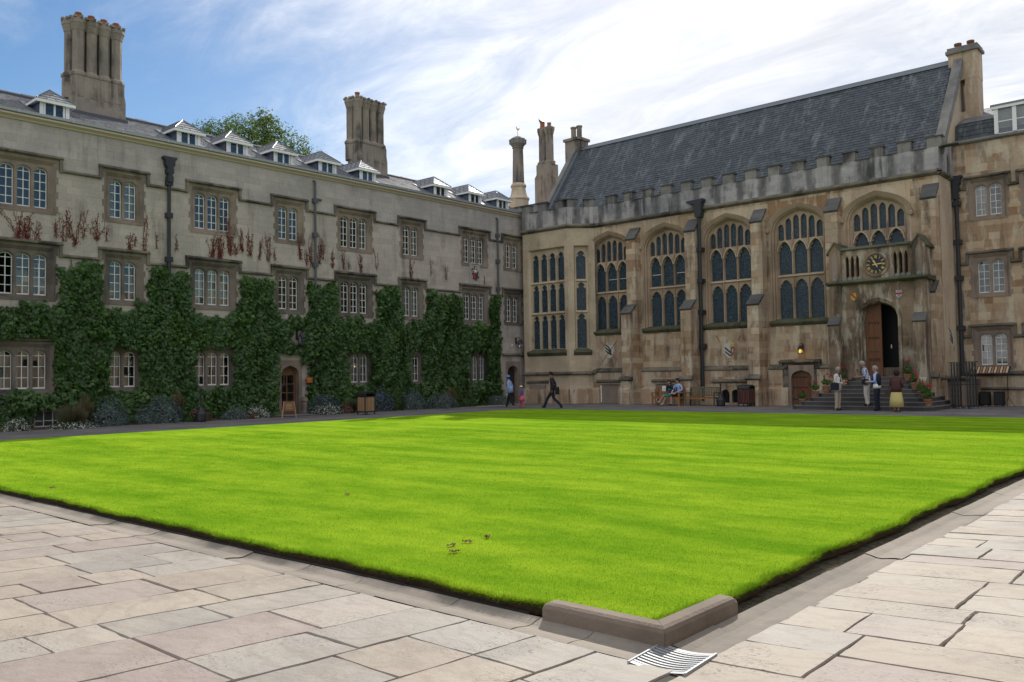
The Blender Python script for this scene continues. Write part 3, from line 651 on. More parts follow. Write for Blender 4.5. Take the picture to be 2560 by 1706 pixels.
# chimney stacks: five clustered octagonal flues on a splayed base
def stack(parent, x, y, zb, zs, zt, k, pots, nm='chimney_stack', pitch=.50, pm='terracotta'):
    C_ = part(nm, parent, (x, y, 0)); xs_ = [(-(k-1)/2+i)*pitch for i in range(k)]
    m = MB(); X = xs_[-1]+.30
    m.prism([(-X, zb), (X, zb), (X, zs-.85), (X-.06, zs-.55), (X-.06, zs-.12), (-X+.06, zs-.12), (-X+.06, zs-.55), (-X, zs-.85)], -.36, .36, 0, 'y')
    m.build('stack_base', 'chimney', C_)
    m = MB(); m.prism([(-.5, zb-.1), (-.44, zb+.24), (-.36, zb+.26), (.4, zb+.55), (.4, zb-.1)], -X-.05, X+.05, 0, 'x'); m.build('flashing', 'roofridge', C_)
    fm = MB(); fm.lathe([(.30, zs-.95), (.30, zs-.12), (.34, zs-.08), (.34, zs+.02), (.25, zs+.12), (.225, zs+.16), (.225, zt-.50), (.25, zt-.46), (.26, zt-.40), (.31, zt-.22), (.33, zt-.2), (.33, zt-.02), (.25, zt+.0)], 8, (0, 0, 0), 0, PI/8)
    for a in range(8):
        t = a*PI/4; fm.bar((.30*math.cos(t), .30*math.sin(t), zt-.02), (.30*math.cos(t), .30*math.sin(t), zt+.07), .15, .1)
    fme = fm.mesh('flue', 'chimney')
    pme = MB().lathe([(.12, -.1), (.115, .12), (.14, .16), (.14, .2), (.1, .2)], 10).mesh('pot', pm)
    spots = [(a, -.12 if i % 1 == 0 else .1) for i, a in enumerate(xs_)]
    for i, (a, b) in enumerate(spots): put('flue', fme, C_, (a, -.10, 0))
    put('flue', fme, C_, (xs_[0]-.16, .28, -.02)); put('flue', fme, C_, (xs_[-1]+.1, .28, -.02))
    for a in xs_[:-1]: put('flue', fme, C_, (a+pitch/2, .28, -.02))
    for i, hgt in enumerate(pots):
        if hgt: put('pot', pme, C_, (xs_[i], -.10, zt+.06*hgt), 0, (1, 1, hgt))
    return C_
stack(RANGE, 14.62, 2.45, 12.2, 14.0, 16.25, 4, [1, 1, 1, 1])
stack(RANGE, 28.72, 2.45, 12.2, 14.05, 16.35, 4, [1.2, .35, .35, .35])

# rainwater pipes
def pipe(parent, x, z0, z1, r=.055, mat_='pipe_grey', hopper=None, y=-.12, clips=(), bend=False):
    P_ = part('drainpipe', parent, (x, y, 0)); m = MB(); m.tube([(0, 0, z0), (0, 0, z1)], r, 10)
    if bend: m.tube([(0, 0, z1), (0, .03, z1+.08), (0, .12, z1+.12)], r, 8)
    m.build('pipe', mat_, P_, smooth=False)
    for c in clips: MB().box(-r-.06, r+.06, -r-.02, -y-.005, c-.1, c+.1).build('bracket', mat_, P_)
    if hopper:
        zz_ = hopper; MB().prism([(-.09, zz_-.3), (.09, zz_-.3), (.12, zz_-.28), (.12, zz_-.08), (.08, zz_-.04), (.08, zz_+.02), (.14, zz_+.06), (.14, zz_+.24), (.10, zz_+.28), (.17, zz_+.36), (.19, zz_+.40), (.19, zz_+.56), (.28, zz_+.66), (.28, zz_+.72), (-.28, zz_+.72), (-.28, zz_+.66), (-.19, zz_+.56), (-.19, zz_+.40), (-.17, zz_+.36), (-.10, zz_+.28), (-.14, zz_+.24), (-.14, zz_+.06), (-.08, zz_+.02), (-.08, zz_-.04), (-.12, zz_-.08), (-.12, zz_-.28)], -.15, .1, 0, 'y').build('hopper', mat_, P_)
    return P_
pipe(RANGE, 16.44, 1.0, 9.95, .07, 'pipe_dark', 9.92, clips=(9.6, 8.28, 6.5)); pipe(RANGE, 23.5, .3, 10.72, .055, clips=(9.9, 8.3, 6.9), bend=True); pipe(RANGE, 36.1, .2, 10.6, .05, clips=(9.7, 8.2, 6.6), bend=True)
MB().tube([(23.5, -.1, 9.98), (23.75, -.1, 9.98), (23.85, -.1, 9.98)], .06, 8).build('overflow_pipe', 'pipe_grey', RANGE)
# carved and painted coat of arms
pl = part('arms_panel', RANGE, (34.22, 0, 7.36))
MB().prism([(-.36, -.55), (.36, -.55), (.36, .52), (-.36, .52)], -.045, .02, 0).build('panel', 'limestone_upper', pl)
m = MB()
for a, b, c, d in ((-.42, -.36, -.6, .57), (.36, .42, -.6, .57), (-.36, .36, .52, .57), (-.36, .36, -.6, -.55)): m.box(a, b, -.075, .02, c, d)
m.build('panel_frame', 'limestone_upper', pl)
m = MB(); m.prism([(-.15, .0), (.15, .0), (.15, -.18), (.08, -.31), (0, -.38), (-.08, -.31), (-.15, -.18)], -.10, -.05, 0); m.build('shield', 'heraldry_red', pl)
m = MB(); m.prism([(0, -.0), (.15, -.0), (.15, -.18), (.08, -.31), (0, -.38)], -.112, -.1, 0); m.build('shield_field', 'heraldry_black', pl)
m = MB()
rg_ = random.Random(4)
for i in range(46):
    a = rg_.uniform(0, 2*PI); r_ = rg_.uniform(.16, .31); x_, z_ = r_*math.cos(a), -.05+1.3*r_*math.sin(a)
    if abs(x_) < .31: m.bar((x_, -.06, z_), (x_+rg_.uniform(-.06, .06), -.09, z_+rg_.uniform(.02, .07)), .035, .03)
m.build('mantling', 'heraldry_black', pl)
m = MB(); m.lathe([(.02, 0), (.09, .02), (.1, .1), (.06, .17), (.02, .19)], 8, (0, -.08, .02)); m.build('helm', 'heraldry_white', pl)
m = MB(); m.lathe([(.02, 0), (.06, .02), (.06, .08), (.01, .11)], 8, (0, -.08, .22)); m.build('crest', 'heraldry_gold', pl)

# glazed door in its stone arch, and the dark corner door
def arch_door(parent, x, hw, spring, rise, surr, matl, kind, zb=0.0, yd=.28):
    D = part('door', parent, (x, 0, zb)); ap = arch_pts(hw, rise, 7, 'four'); m = MB()
    ring = hole_cell(m, -surr, surr, -.02, spring+rise+.24, 0, hw, -.02, spring, rise, -.03, .33, 'four', 7)
    o = spring+rise+.24; m.add([(-surr, -.03, -.02), (-surr, .04, -.02), (-surr, .04, o), (-surr, -.03, o)], [(0, 1, 2, 3)]); m.add([(surr, -.03, -.02), (surr, -.03, o), (surr, .04, o), (surr, .04, -.02)], [(0, 1, 2, 3)]); m.add([(-surr, -.03, o), (-surr, .04, o), (surr, .04, o), (surr, -.03, o)], [(0, 1, 2, 3)])
    m.build('door_surround', 'dressed', D)
    poly = [(-hw+.005, 0), (hw-.005, 0)]+[(p*.985, spring+q*.985) for p, q in ap[::-1]]
    if kind == 'glazed':
        m = MB(); m.box(-hw+.01, -hw+.11, yd-.03, yd+.03, 0, spring); m.box(hw-.11, hw-.01, yd-.03, yd+.03, 0, spring)
        r_ = [(p*.98, spring+q*.98) for p, q in ap]; m.prism([(hw-.01, spring-.08)]+r_[::-1]+[(-hw+.01, spring-.08)], yd-.032, yd+.03, 0)
        m.box(-hw+.11, hw-.11, yd-.028, yd+.03, 0, .22); H = spring-.08
        for k in range(1, 4): z_ = .22+(H-.22)*k/4; m.box(-hw+.11, hw-.11, yd-.025, yd+.025, z_-.02, z_+.02)
        m.box(-.025, .025, yd-.024, yd+.024, .22, H); m.build('door_frame', matl, D)
        for k in range(4):
            for a, b in ((-hw+.11, -.025), (.025, hw-.11)):
                z0_, z1_ = .24+(H-.22)*k/4, .20+(H-.22)*(k+1)/4; q = MB(); q.add([(a, 0, z0_), (b, 0, z0_), (b, 0, z1_), (a, 0, z1_)], [(0, 1, 2, 3)]); q.build('pane', 'glass', D, (0, yd+.01, 0))
        m = MB(); m.add([(-hw, yd+.05, 0), (hw, yd+.05, 0), (hw, yd+.05, H), (-hw, yd+.05, H), (-hw, 2, 0), (hw, 2, 0), (hw, 2, H), (-hw, 2, H)], [(4, 5, 6, 7), (0, 4, 7, 3), (5, 1, 2, 6), (3, 7, 6, 2), (0, 1, 5, 4)]); m.build('interior', 'dark_room', D)
    else:
        nb = max(4, int(2*hw/.17)); w_ = 2*hw/nb
        def zt_(x): 
            for (a, b), (c, d) in zip(ap[:-1], ap[1:]):
                if a <= x <= c: return spring+b+(d-b)*(x-a)/(c-a+1e-9)
            return spring
        for i in range(nb):
            a, b = -hw+i*w_+.004, -hw+(i+1)*w_-.004; q = MB(); q.prism([(a, 0), (b, 0), (b, zt_(min(b, hw-.01))-.01), (a, zt_(max(a, -hw+.01))-.01)], yd, yd+.05, 0, 'y', random.random()); q.build('plank', matl, D)
        m = MB()
        for z_ in (.3, spring*.62, spring*.98): m.box(-hw+.03, hw-.25, yd-.015, yd+.0, z_-.03, z_+.03)
        m.build('strap_hinge', 'iron', D); MB().lathe([(.03, 0), (.04, .02), (.03, .05)], 8).build('handle', 'iron', D, (hw-.16, yd-.03, 1.0))
    return D
arch_door(RANGE, 22.17, .46, 1.86, .36, .62, 'door_brown', 'glazed'); arch_door(RANGE, 37.35, .46, 1.85, .36, .62, 'door_dark', 'plank')
m = MB(); run_mould(m, 36.45, 38.3, 2.92, .16, .16); m.build('door_hood', 'mould', RANGE)
MB().box(36.4, 36.72, -.28, .0, 0, .85).build('door_plinth', 'limestone', RANGE); MB().box(37.98, 38.4, -.28, .0, 0, .85).build('door_plinth', 'limestone', RANGE)
m = MB(); m.lathe([(.16, 0), (.17, .1), (.13, .16), (.13, .55), (.17, .62), (.1, .8)], 8, (22.86, -.12, 0)); m.build('door_pedestal', 'dressed', RANGE)
# cellar lights at ground level
for cx_, hw_, h_, nn_ in ((12.0, .46, .58, 3), (15.55, .28, .41, 1)):
    W_ = part('cellar_window', RANGE, (cx_, 0, .03)); m = MB(); m.box(-hw_, hw_, .05, .08, 0, .03); m.box(-hw_, hw_, .05, .08, h_-.03, h_)
    for k in range(nn_+1): x_ = -hw_+2*hw_*k/nn_; m.box(x_-.012, x_+.012, .048, .075, .03, h_-.03)
    if nn_ > 1: m.box(-hw_, hw_, .05, .072, .2, .22)
    m.build('frame', 'white_paint', W_); q = MB(); q.add([(-hw_, .08, 0), (hw_, .08, 0), (hw_, .08, h_), (-hw_, .08, h_)], [(0, 1, 2, 3)]); q.build('pane', 'glass', W_)
    q = MB(); q.add([(-hw_-.1, .3, -.1), (hw_+.1, .3, -.1), (hw_+.1, .3, h_+.1), (-hw_-.1, .3, h_+.1)], [(0, 1, 2, 3)]); q.build('blind', 'blind', W_)
# open casement of the nearest middle-floor window
cz = part('casement', RANGE, (11.15+.36+.2, .2, 4.80), math.radians(-62)); m = MB()
for a, b, c, d in ((-.38, -.345, 0, 1.15), (-.035, 0, 0, 1.15), (-.345, -.035, 0, .04), (-.345, -.035, 1.11, 1.15), (-.20, -.18, .04, 1.11)): m.box(a, b, -.015, .015, c, d)
for k in (1, 2, 3): m.box(-.345, -.035, -.012, .012, .04+k*.27, .06+k*.27)
m.build('frame', 'white_paint', cz); q = MB(); q.add([(-.345, 0, .04), (-.035, 0, .04), (-.035, 0, 1.11), (-.345, 0, 1.11)], [(0, 1, 2, 3)]); q.build('pane', 'glass', cz)

# ================================================================== THE HALL (plane Y=39.1, runs along X)
YH = 39.1
HALL = thing('dining_hall', 'gothic stone hall with battlements, steep slate roof, traceried windows and a clock porch', 'building', (0, YH, 0))
HC = [-27.25, -23.64, -20.02, -16.39, -12.77]
BX = [-25.45, -21.85, -18.22, -14.58, -10.45]
ops = [(c-1.46, c+1.46, 4.0, 9.78) for c in HC[:4]]+[(HC[4]-1.46, HC[4]+1.46, 5.3, 9.78), (-16.33-.62, -16.33+.62, 1.0, 1.96)]
def key_hall(a, b, c, d):
    px, py, dd = proj((a+b)/2, YH, (c+d)/2); return (b-a)*(d-c)/dd**2 if 0 < px < 2560 else 0
HW = facade(HALL, -28.25, -10.15, 1.0, 10.0, ops, 'ashlar', .31, 11, 300, .4, .95, key_hall, wall_mat='mortar_warm')
# plinth with weathered offsets
PLO = [(-20.55, -19.45, .0, .95), (-16.33-.62, -16.33+.62, -.01, 1.72)]
PLN = part('plinth', HALL, (0, -.16, 0)); 
pops = PLO+[(c-.62, c+.62, .0, 1.05) for c in HC[:2]]
facade(PLN, -28.5, -10.15, 0, 1.72, pops, 'ashlar', .34, 12, 0, .5, 1.0, name='plinth_wall', wall_mat='mortar_warm')
m = MB(); xx = -28.55
def segs(cuts, a, b):
    cur = a; out = []
    for c, d in sorted(cuts):
        if c > cur: out.append((cur, c))
        cur = max(cur, d)
    if cur < b: out.append((cur, b))
    return out
for a, b_ in segs([(-17.0, -15.66)], -28.5, -14.4):
    m.prism([(0, 1.95), (-.17, 1.84), (-.22, 1.80), (-.22, 1.74), (-.16, 1.70), (0, 1.70)], a, b_, 0, 'x')
m.build('plinth_mould', 'mould', HALL)
m = MB()
for a, b_ in segs([(o[0], o[1]) for o in pops], -28.5, -14.4): m.prism([(-.16, .86), (-.30, .78), (-.30, 0), (-.16, 0)], a, b_, 0, 'x')
m.build('plinth_foot', 'ashlar', HALL)
for c in HC[:2]:      # blocked cellar openings under drip moulds
    q = part('blocked_window', HALL, (c, 0, 0)); MB().box(-.62, .62, -.09, .02, 0, 1.05).build('panel', 'dressed', q); m = MB(); run_mould(m, -.85, .85, 1.32, .14, .17, -.16); m.build('hood_mould', 'mould', q)
q = part('cellar_window', HALL, (-20.0, 0, 0)); m = MB()
for cx_ in (-.275, .275): hole_cell(m, cx_-.275, cx_+.275, 0, .95, cx_, .22, .1, .52, .24, -.13, .2, 'round', 6)
m.build('surround', 'ashlar', q); MB().box(-.55, .55, .08, .1, 0, .95).build('interior', 'black', q); m = MB(); run_mould(m, -.95, .95, 1.28, .16, .18, -.16); m.build('hood_mould', 'mould', q)
m = MB()
for cx_ in (-.275, .275):
    for k in range(4): m.box(cx_-.18+k*.12-.008, cx_-.18+k*.12+.008, .0, .016, .1, .74)
m.build('bars', 'iron', q)
# buttresses in two weathered stages
def buttress(x, low=True, hw=.29):
    B = part('buttress', HALL, (x, 0, 0)); rg = random.Random(int(x*10))
    prof = [(0, -1.42), (.78, -1.42), (.88, -1.30), (1.28, -1.30), (1.46, -1.14), (4.84, -1.14), (5.30, -.56), (8.88, -.56), (9.5, -.02)]
    def yat(z):
        for (a, b_), (c, d) in zip(prof[:-1], prof[1:]):
            if a <= z <= c: return b_+(d-b_)*(z-a)/(c-a)
        return -.02
    zz_ = sorted({0 if low else 5.3, 9.5}|{a for a, b_ in prof if low or a > 5.3}|{.31*k for k in range(1, 30) if (low or .31*k > 5.4) and min(abs(.31*k-a) for a, b_ in prof) > .1})
    m = MB()
    for a, c in zip(zz_[:-1], zz_[1:]):       # one course of blocks after the other, some split in two
        e = rg.uniform(0, .004); cut = [-hw+e, hw-e] if rg.random() < .45 else [-hw+e, rg.uniform(-.1, .1), hw-e]
        for p, q in zip(cut[:-1], cut[1:]): m.prism([(.02, a+.003), (yat(a)+e, a+.003), (yat(c-.001)+e, c-.003), (.02, c-.003)], p+.001, q-.001, 0, 'x', rg.random())
    tag(m.build('shaft', 'ashlar', B), kind='stuff')
    def cap(y0, z0, y1, z1, n):
        for k in range(n):
            t0, t1 = k/n, (k+1)/n; ya, za, yb, zb = y0+(y1-y0)*t0, z0+(z1-z0)*t0, y0+(y1-y0)*t1, z0+(z1-z0)*t1
            MB().prism([(ya-.07, za+.0), (yb-.05, zb+.03), (yb+.02, zb+.0), (ya, za-.09)], -hw-.035, hw+.035, 0, 'x', random.random()).build('cap_stone', 'capstone', B)
    cap(-.56, 8.90, -.02, 9.52, 3)
    if low:
        cap(-1.14, 4.86, -.56, 5.32, 3); m = MB(); m.prism([(-1.14, 1.50), (-1.36, 1.40), (-1.40, 1.30), (-1.30, 1.22), (-1.14, 1.22)], -hw-.1, hw+.1, 0, 'x'); m.build('base_mould', 'mould', B)
for i, x in enumerate(BX): buttress(x, i != 3)

def big_arch(hw, rise):
    pts = arch_pts(hw, rise, 10, 'four')
    def z(x):
        x = max(-hw+1e-6, min(hw-1e-6, x))
        for (a, b), (c, d) in zip(pts[:-1], pts[1:]):
            if a-1e-9 <= x <= c+1e-9: return b+(d-b)*(x-a)/(c-a+1e-9)
        return 0.0
    return pts, z
def hall_window(c, zs=4.13, full=True, seed=0):
    Wn = part('window', HALL, (c, 0, 0)); rg = random.Random(seed); SPR = 8.42
    PO, _ = big_arch(1.40, 1.04); PI_, zin = big_arch(1.14, .86)
    # spandrel on the wall face down to the arch
    m = MB(); pa = [(a, SPR+b) for a, b in PO]
    m.add([(-1.46, 0, SPR), (-1.40, 0, SPR), (-1.40, 0, 9.78), (-1.46, 0, 9.78)], [(0, 1, 2, 3)]); m.add([(1.40, 0, SPR), (1.46, 0, SPR), (1.46, 0, 9.78), (1.40, 0, 9.78)], [(0, 1, 2, 3)])
    for (a, b), (d, e) in zip(pa[:-1], pa[1:]): m.add([(a, 0, b), (d, 0, e), (d, 0, 9.78), (a, 0, 9.78)], [(0, 1, 2, 3)])
    z0 = zs-.10
    m.add([(-1.46, 0, z0-.05), (-1.40, 0, z0-.05), (-1.40, 0, SPR), (-1.46, 0, SPR)], [(0, 1, 2, 3)]); m.add([(1.40, 0, z0-.05), (1.46, 0, z0-.05), (1.46, 0, SPR), (1.40, 0, SPR)], [(0, 1, 2, 3)])
    m.build('spandrel', 'ashlar', Wn)
    # moulded jamb and arch: three receding orders
    m = MB(); ords = [(1.40, 1.04, 0.0), (1.33, .99, .02), (1.33, .99, .10), (1.24, .93, .13), (1.24, .93, .22), (1.14, .86, .30)]
    rings = []
    for hw, ri, y in ords: p, _ = big_arch(hw, ri); rings.append([(-hw, y, z0)]+[(a, y, SPR+b) for a, b in p]+[(hw, y, z0)])
    for r0, r1 in zip(rings[:-1], rings[1:]):
        n = len(r0)
        for i in range(n-1): m.add([r0[i], r0[i+1], r1[i+1], r1[i]], [(0, 1, 2, 3)])
    m.build('jamb', 'tracery', Wn)
    # hood mould over the arch
    m = MB(); A, _ = big_arch(1.40, 1.04); B_, _ = big_arch(1.58, 1.20); n = len(A)
    for i in range(n-1):
        q = [(A[i][0], SPR+A[i][1]), (A[i+1][0], SPR+A[i+1][1]), (B_[i+1][0], SPR+B_[i+1][1]), (B_[i][0], SPR+B_[i][1])]
        m.add([(x, -.015, z) for x, z in q[:2]]+[(x, -.10, z) for x, z in (q[2], q[3])]+[(x, .0, z) for x, z in (q[2], q[3])], [(0, 1, 2, 3), (3, 2, 4, 5)])
    for sg in (-1, 1): m.lathe([(.02, -.14), (.09, -.1), (.1, 0), (.06, .06)], 8, (sg*1.49, -.06, SPR+.02))
    m.build('hood_mould', 'tracery', Wn)
    # tracery
    Y, D = .30, .12; m = MB(); lp = .76; lc = [-lp, 0, lp]; panes = []
    def cell(x0, x1, zb, zt, cx_, hw, hb, sp, ri, kind='point', n=5):
        panes.append(hole_cell(m, x0, x1, zb, zt, cx_, hw, hb, sp, ri, Y, D, 'gothic', n))
    for lx in lc:
        if full: cell(lx-lp/2, lx+lp/2, zs-.1, 6.16, lx, .322, zs, 5.60, .42)
        zb = 6.16 if full else zs-.1
        cell(lx-lp/2, lx+lp/2, zb, 7.93, lx, .322, zb+.11 if full else zs, 7.38, .48)
        for k in (0, 1):
            cx_ = lx-lp/4+k*lp/2; x0, x1 = cx_-lp/4, cx_+lp/4
            top = lambda x: SPR+zin(x)*.995; ht = SPR+zin(cx_)-.07
            cell(x0, x1, 7.93, top, cx_, .148, 7.94, ht-.24, .20, 'point', 4)
    m.build('tracery', 'tracery', Wn)
    m = MB()        # light heads, skylight on their tops painted in as paler stone; transom
    for lx in lc:
        for sp, ri in ((7.38, .48),):
            a1 = arch_pts(.325, ri+.01, 6, 'gothic'); a2 = arch_pts(.378, ri+.075, 6, 'gothic')
            for i in range(len(a1)-1):
                p = [(lx+a1[i][0], sp+a1[i][1]), (lx+a1[i+1][0], sp+a1[i+1][1]), (lx+a2[i+1][0], sp+a2[i+1][1]), (lx+a2[i][0], sp+a2[i][1])]
                m.add([(x, Y-.10, z) for x, z in p]+[(x, Y, z) for x, z in p], [(0, 1, 2, 3), (0, 1, 5, 4), (2, 3, 7, 6)])
    m.build('light_heads', 'ashlar_pale', Wn)
    if full: m = MB(); run_mould(m, -1.13, 1.13, 6.24, .09, .10, Y); m.build('transom', 'ashlar_pale', Wn)
    m = MB()
    for x_ in (-lp*1.5, -lp/2, lp/2, lp*1.5): m.box(x_-.024, x_+.024, Y-.055, Y+.0, zs, 8.3)
    m.build('mullion_roll', 'tracery', Wn)
    # cusps inside the heads
    m = MB()
    for lx in lc:
        for sp, ri in (((5.60, .42), (7.38, .48)) if full else ((7.38, .48),)):
            for sg in (-1, 1):
                for t, dz in ((.29, .02), (.20, .22)): m.prism([(lx+sg*(t+.06), sp+dz-.04), (lx+sg*(t-.055), sp+dz+.055), (lx+sg*(t+.04), sp+dz+.15)][::sg], Y+.04, Y+.12, 0)
    m.build('cusps', 'tracery', Wn)
    for r in panes:
        q = MB(); q.add([(x, 0, z) for x, z in r], [tuple(range(len(r)))]); q.build('pane', 'leaded_glass', Wn, (0, Y+D-.01, 0))
    if full:
        m = MB()
        for lx in (rg.sample(lc, 2) if seed < 2 else []): m.box(lx-.27, lx+.27, Y+D-.05, Y+D-.02, 6.9, 6.925)
        if m.v: m.build('opening_bar', 'white_paint', Wn)
        m = MB(); m.prism([(.30, zs+.02), (-.02, zs-.08), (-.12, zs-.16), (-.12, zs-.22), (-.05, zs-.30), (0, zs-.36), (.0, zs-.14)], -1.46, 1.46, 0, 'x'); m.build('sill', 'mossy', Wn)
    else:
        MB().box(-1.2, 1.2, .0, .45, zs-.5, zs-.1).build('sill', 'porch', Wn)
    return Wn
for i, c in enumerate(HC): hall_window(c, 4.13 if i < 4 else 6.3, i < 4, i)
# string course and battlemented parapet
BAY = [(-32.62, 38.0), (-29.32, 38.0), (-28.22, 39.1)]     # oriel in plan
m = MB(); m.prism([(.0, 10.18), (-.10, 10.14), (-.17, 10.06), (-.17, 10.0), (-.06, 9.92), (0, 9.9)], -28.2, -10.0, 0, 'x'); m.build('string_course', 'mould', HALL)
PAR = part('parapet', HALL, (0, -.05, 0))
facade(PAR, -28.2, -10.1, 10.12, 11.10, [], 'parapet', .25, 15, 0, .45, .95, name='parapet_wall', proud=.006)
MB().box(-28.2, -10.1, .04, .36, 10.1, 11.09).build('parapet_core', 'parapet', PAR)
mer = MB(); mer.prism([(0, 0), (.56, 0), (.56, .44), (0, .44)], .0, .36, 0); mme = mer.mesh('merlon', 'merlon')
cop = MB(); cop.prism([(-.05, 0), (-.05, .05), (.18, .11), (.41, .05), (.41, 0)], -.05, .61, 0, 'x'); cme = cop.mesh('merlon_coping', 'capstone')
ec = MB(); ec.prism([(-.05, 0), (-.05, .04), (.18, .09), (.41, .04), (.41, 0)], 0, .64, 0, 'x'); eme = ec.mesh('embrasure_coping', 'capstone')
def merlon(parent, x, y=0, rz=0.0): put('merlon', mme, parent, (x, y, 11.10), rz); a = put('merlon_coping', cme, parent, (x, y, 11.54), rz)
for k in range(-8, 7):
    merlon(PAR, -17.77+1.2*k+.02); put('embrasure_coping', eme, PAR, (-17.77+1.2*k+.58, 0, 11.10))
# right-hand return of the hall and its gable
m = MB(); m.add([(-10.15, 0.03, 0), (-10.15, 8.6, 0), (-10.15, 8.6, 11.2), (-10.15, 4.3, 16.15), (-10.15, .2, 11.3), (-10.15, 0.03, 10.1)], [(0, 1, 2, 3, 4, 5)]); m.build('gable_wall', 'ashlar_pale', HALL)
m = MB(); m.prism([(-10.16, 10.18), (-10.06, 10.14), (-10.0, 10.06), (-10.0, 10.0), (-10.1, 9.92), (-10.16, 9.9)], -.17, 2.3, 0, 'y'); m.build('return_string', 'mould', HALL)
m = MB(); m.box(-10.45, -10.09, .31, 2.2, 10.12, 11.55); m.build('return_parapet', 'parapet', HALL)
m = MB(); m.add([(-32.4, .5, 9), (-32.4, 8.4, 9), (-32.4, 8.4, 10.8), (-32.4, 4.3, 16.1), (-32.4, .5, 10.9)], [(4, 3, 2, 1, 0)]); m.add([(-32.4, 8.55, 0), (-10.15, 8.55, 0), (-10.15, 8.55, 11), (-32.4, 8.55, 11)], [(0, 1, 2, 3)]); m.build('rear_wall', 'ashlar', HALL)
HY0, HZ0, HY1, HZ1 = .42, 10.62, 4.3, 16.02
m = MB(); m.add([(-32.4, HY0, HZ0-.02), (-10.15, HY0, HZ0-.02), (-10.15, HY1, HZ1-.02), (-32.4, HY1, HZ1-.02)], [(0, 1, 2, 3)]); m.add([(-32.4, HY1, HZ1-.02), (-10.15, HY1, HZ1-.02), (-10.15, 8.7, 10.4), (-32.4, 8.7, 10.4)], [(0, 1, 2, 3)])
hroof = m.build('roof', 'roofridge', HALL)
def keyh(x, y, z):
    px, py, dd = proj(x, YH+y, z); return 1/dd if z > 11.3 else 0
slates(hroof, -32.35, -10.5, HY0, HZ0, HY1, HZ1, .30, .185, 'slate_hall', keyh, 300, 6, tilt=.008)
m = MB(); m.prism([(HY1-.2, HZ1-.16), (HY1-.08, HZ1+.02), (HY1-.05, HZ1+.1), (HY1+.05, HZ1+.1), (HY1+.08, HZ1+.02), (HY1+.2, HZ1-.16)], -32.4, -10.5, 0, 'x'); m.build('ridge', 'lead', hroof)
# gable copings
m = MB()
n = 9
for k in range(n):
    t0, t1 = k/n, (k+1)/n; ya, za, yb, zb = .30+4.0*t0, 11.35+5.0*t0, .30+4.0*t1, 11.35+5.0*t1
    m.prism([(ya, za-.55), (yb, zb-.55), (yb, zb), (ya, za)], -10.36, -9.98+.01*(k % 2), 0, 'x')
m.build('gable_coping', 'greycap', HALL)
m = MB(); m.bar((-32.5, .55, 11.15), (-32.5, 4.3, 16.25), .32, .3); m.build('gable_coping', 'greycap', HALL)
m = MB(); m.bar((-32.28, .6, 11.05), (-32.28, 4.3, 16.1), .2, .2); m.build('gable_flashing', 'lead', HALL)
# chimneys on the gables and behind
C_ = part('chimney', HALL, (-10.35, 4.5, 0)); m = MB()
m.box(-.25, .97, -.45, .5, 15.0, 16.3); m.box(.43, .96, -.44, .49, 13.5, 15.0); m.prism([(.2, 13.5), (.96, 13.5), (1.1, 13.0), (.2, 12.4)], -.44, .49, 0); m.build('stack', 'ashlar', C_)
m = MB(); m.box(-.34, 1.06, -.55, .6, 16.3, 16.44); m.box(-.28, 1.0, -.5, .54, 16.44, 16.58); m.build('stack_cap', 'greycap', C_)
for a in (.08, .62): MB().lathe([(.14, 0), (.13, .18), (.17, .21), (.17, .30), (.1, .30)], 10).build('pot', 'pot_dark', C_, (a, 0, 16.58))
C_ = part('chimney', HALL, (-32.65, 4.4, 0)); m = MB(); m.box(-.55, .55, -.5, .5, 15.0, 16.55); m.box(-.64, .64, -.6, .6, 16.55, 16.72); m.build('stack', 'chimney', C_)
for a in (-.22, .24): MB().lathe([(.2, 0), (.17, .1), (.17, .72), (.21, .76), (.21, .84), (.14, .84)], 8, rot=PI/8).build('flue', 'chimney', C_, (a, 0, 16.72))
C_ = part('chimney', HALL, (-35.5, 4.9, 0)); m = MB(); m.prism([(-.74, 10), (.66, 10), (.66, 14.5), (.56, 14.9), (.56, 15.66), (-.58, 15.66), (-.58, 15.0), (-.74, 14.8)], -.45, .45, 0); m.build('stack', 'chimney', C_)
for a in (-.28, .30): MB().lathe([(.36, 15.6), (.40, 15.72), (.40, 15.8), (.28, 15.92), (.27, 17.6), (.3, 17.7), (.37, 17.95), (.38, 18.12), (.28, 18.16)], 8, rot=PI/8).build('flue', 'chimney', C_, (a, -.1, 0))
m = MB(); m.lathe([(.17, 18.15), (.15, 18.5), (.19, 18.55), (.17, 18.6)], 10, (-.28, -.1, 0)); m.lathe([(.14, 18.15), (.13, 18.4), (.16, 18.43)], 10, (.30, -.1, 0)); m.build('pot', 'terracotta', C_)
MB().prism([(-.5, 18.95), (-.28, 18.72), (-.12, 18.62), (-.45, 18.62)], -.25, .05, 0).build('cowl', 'lead', C_)
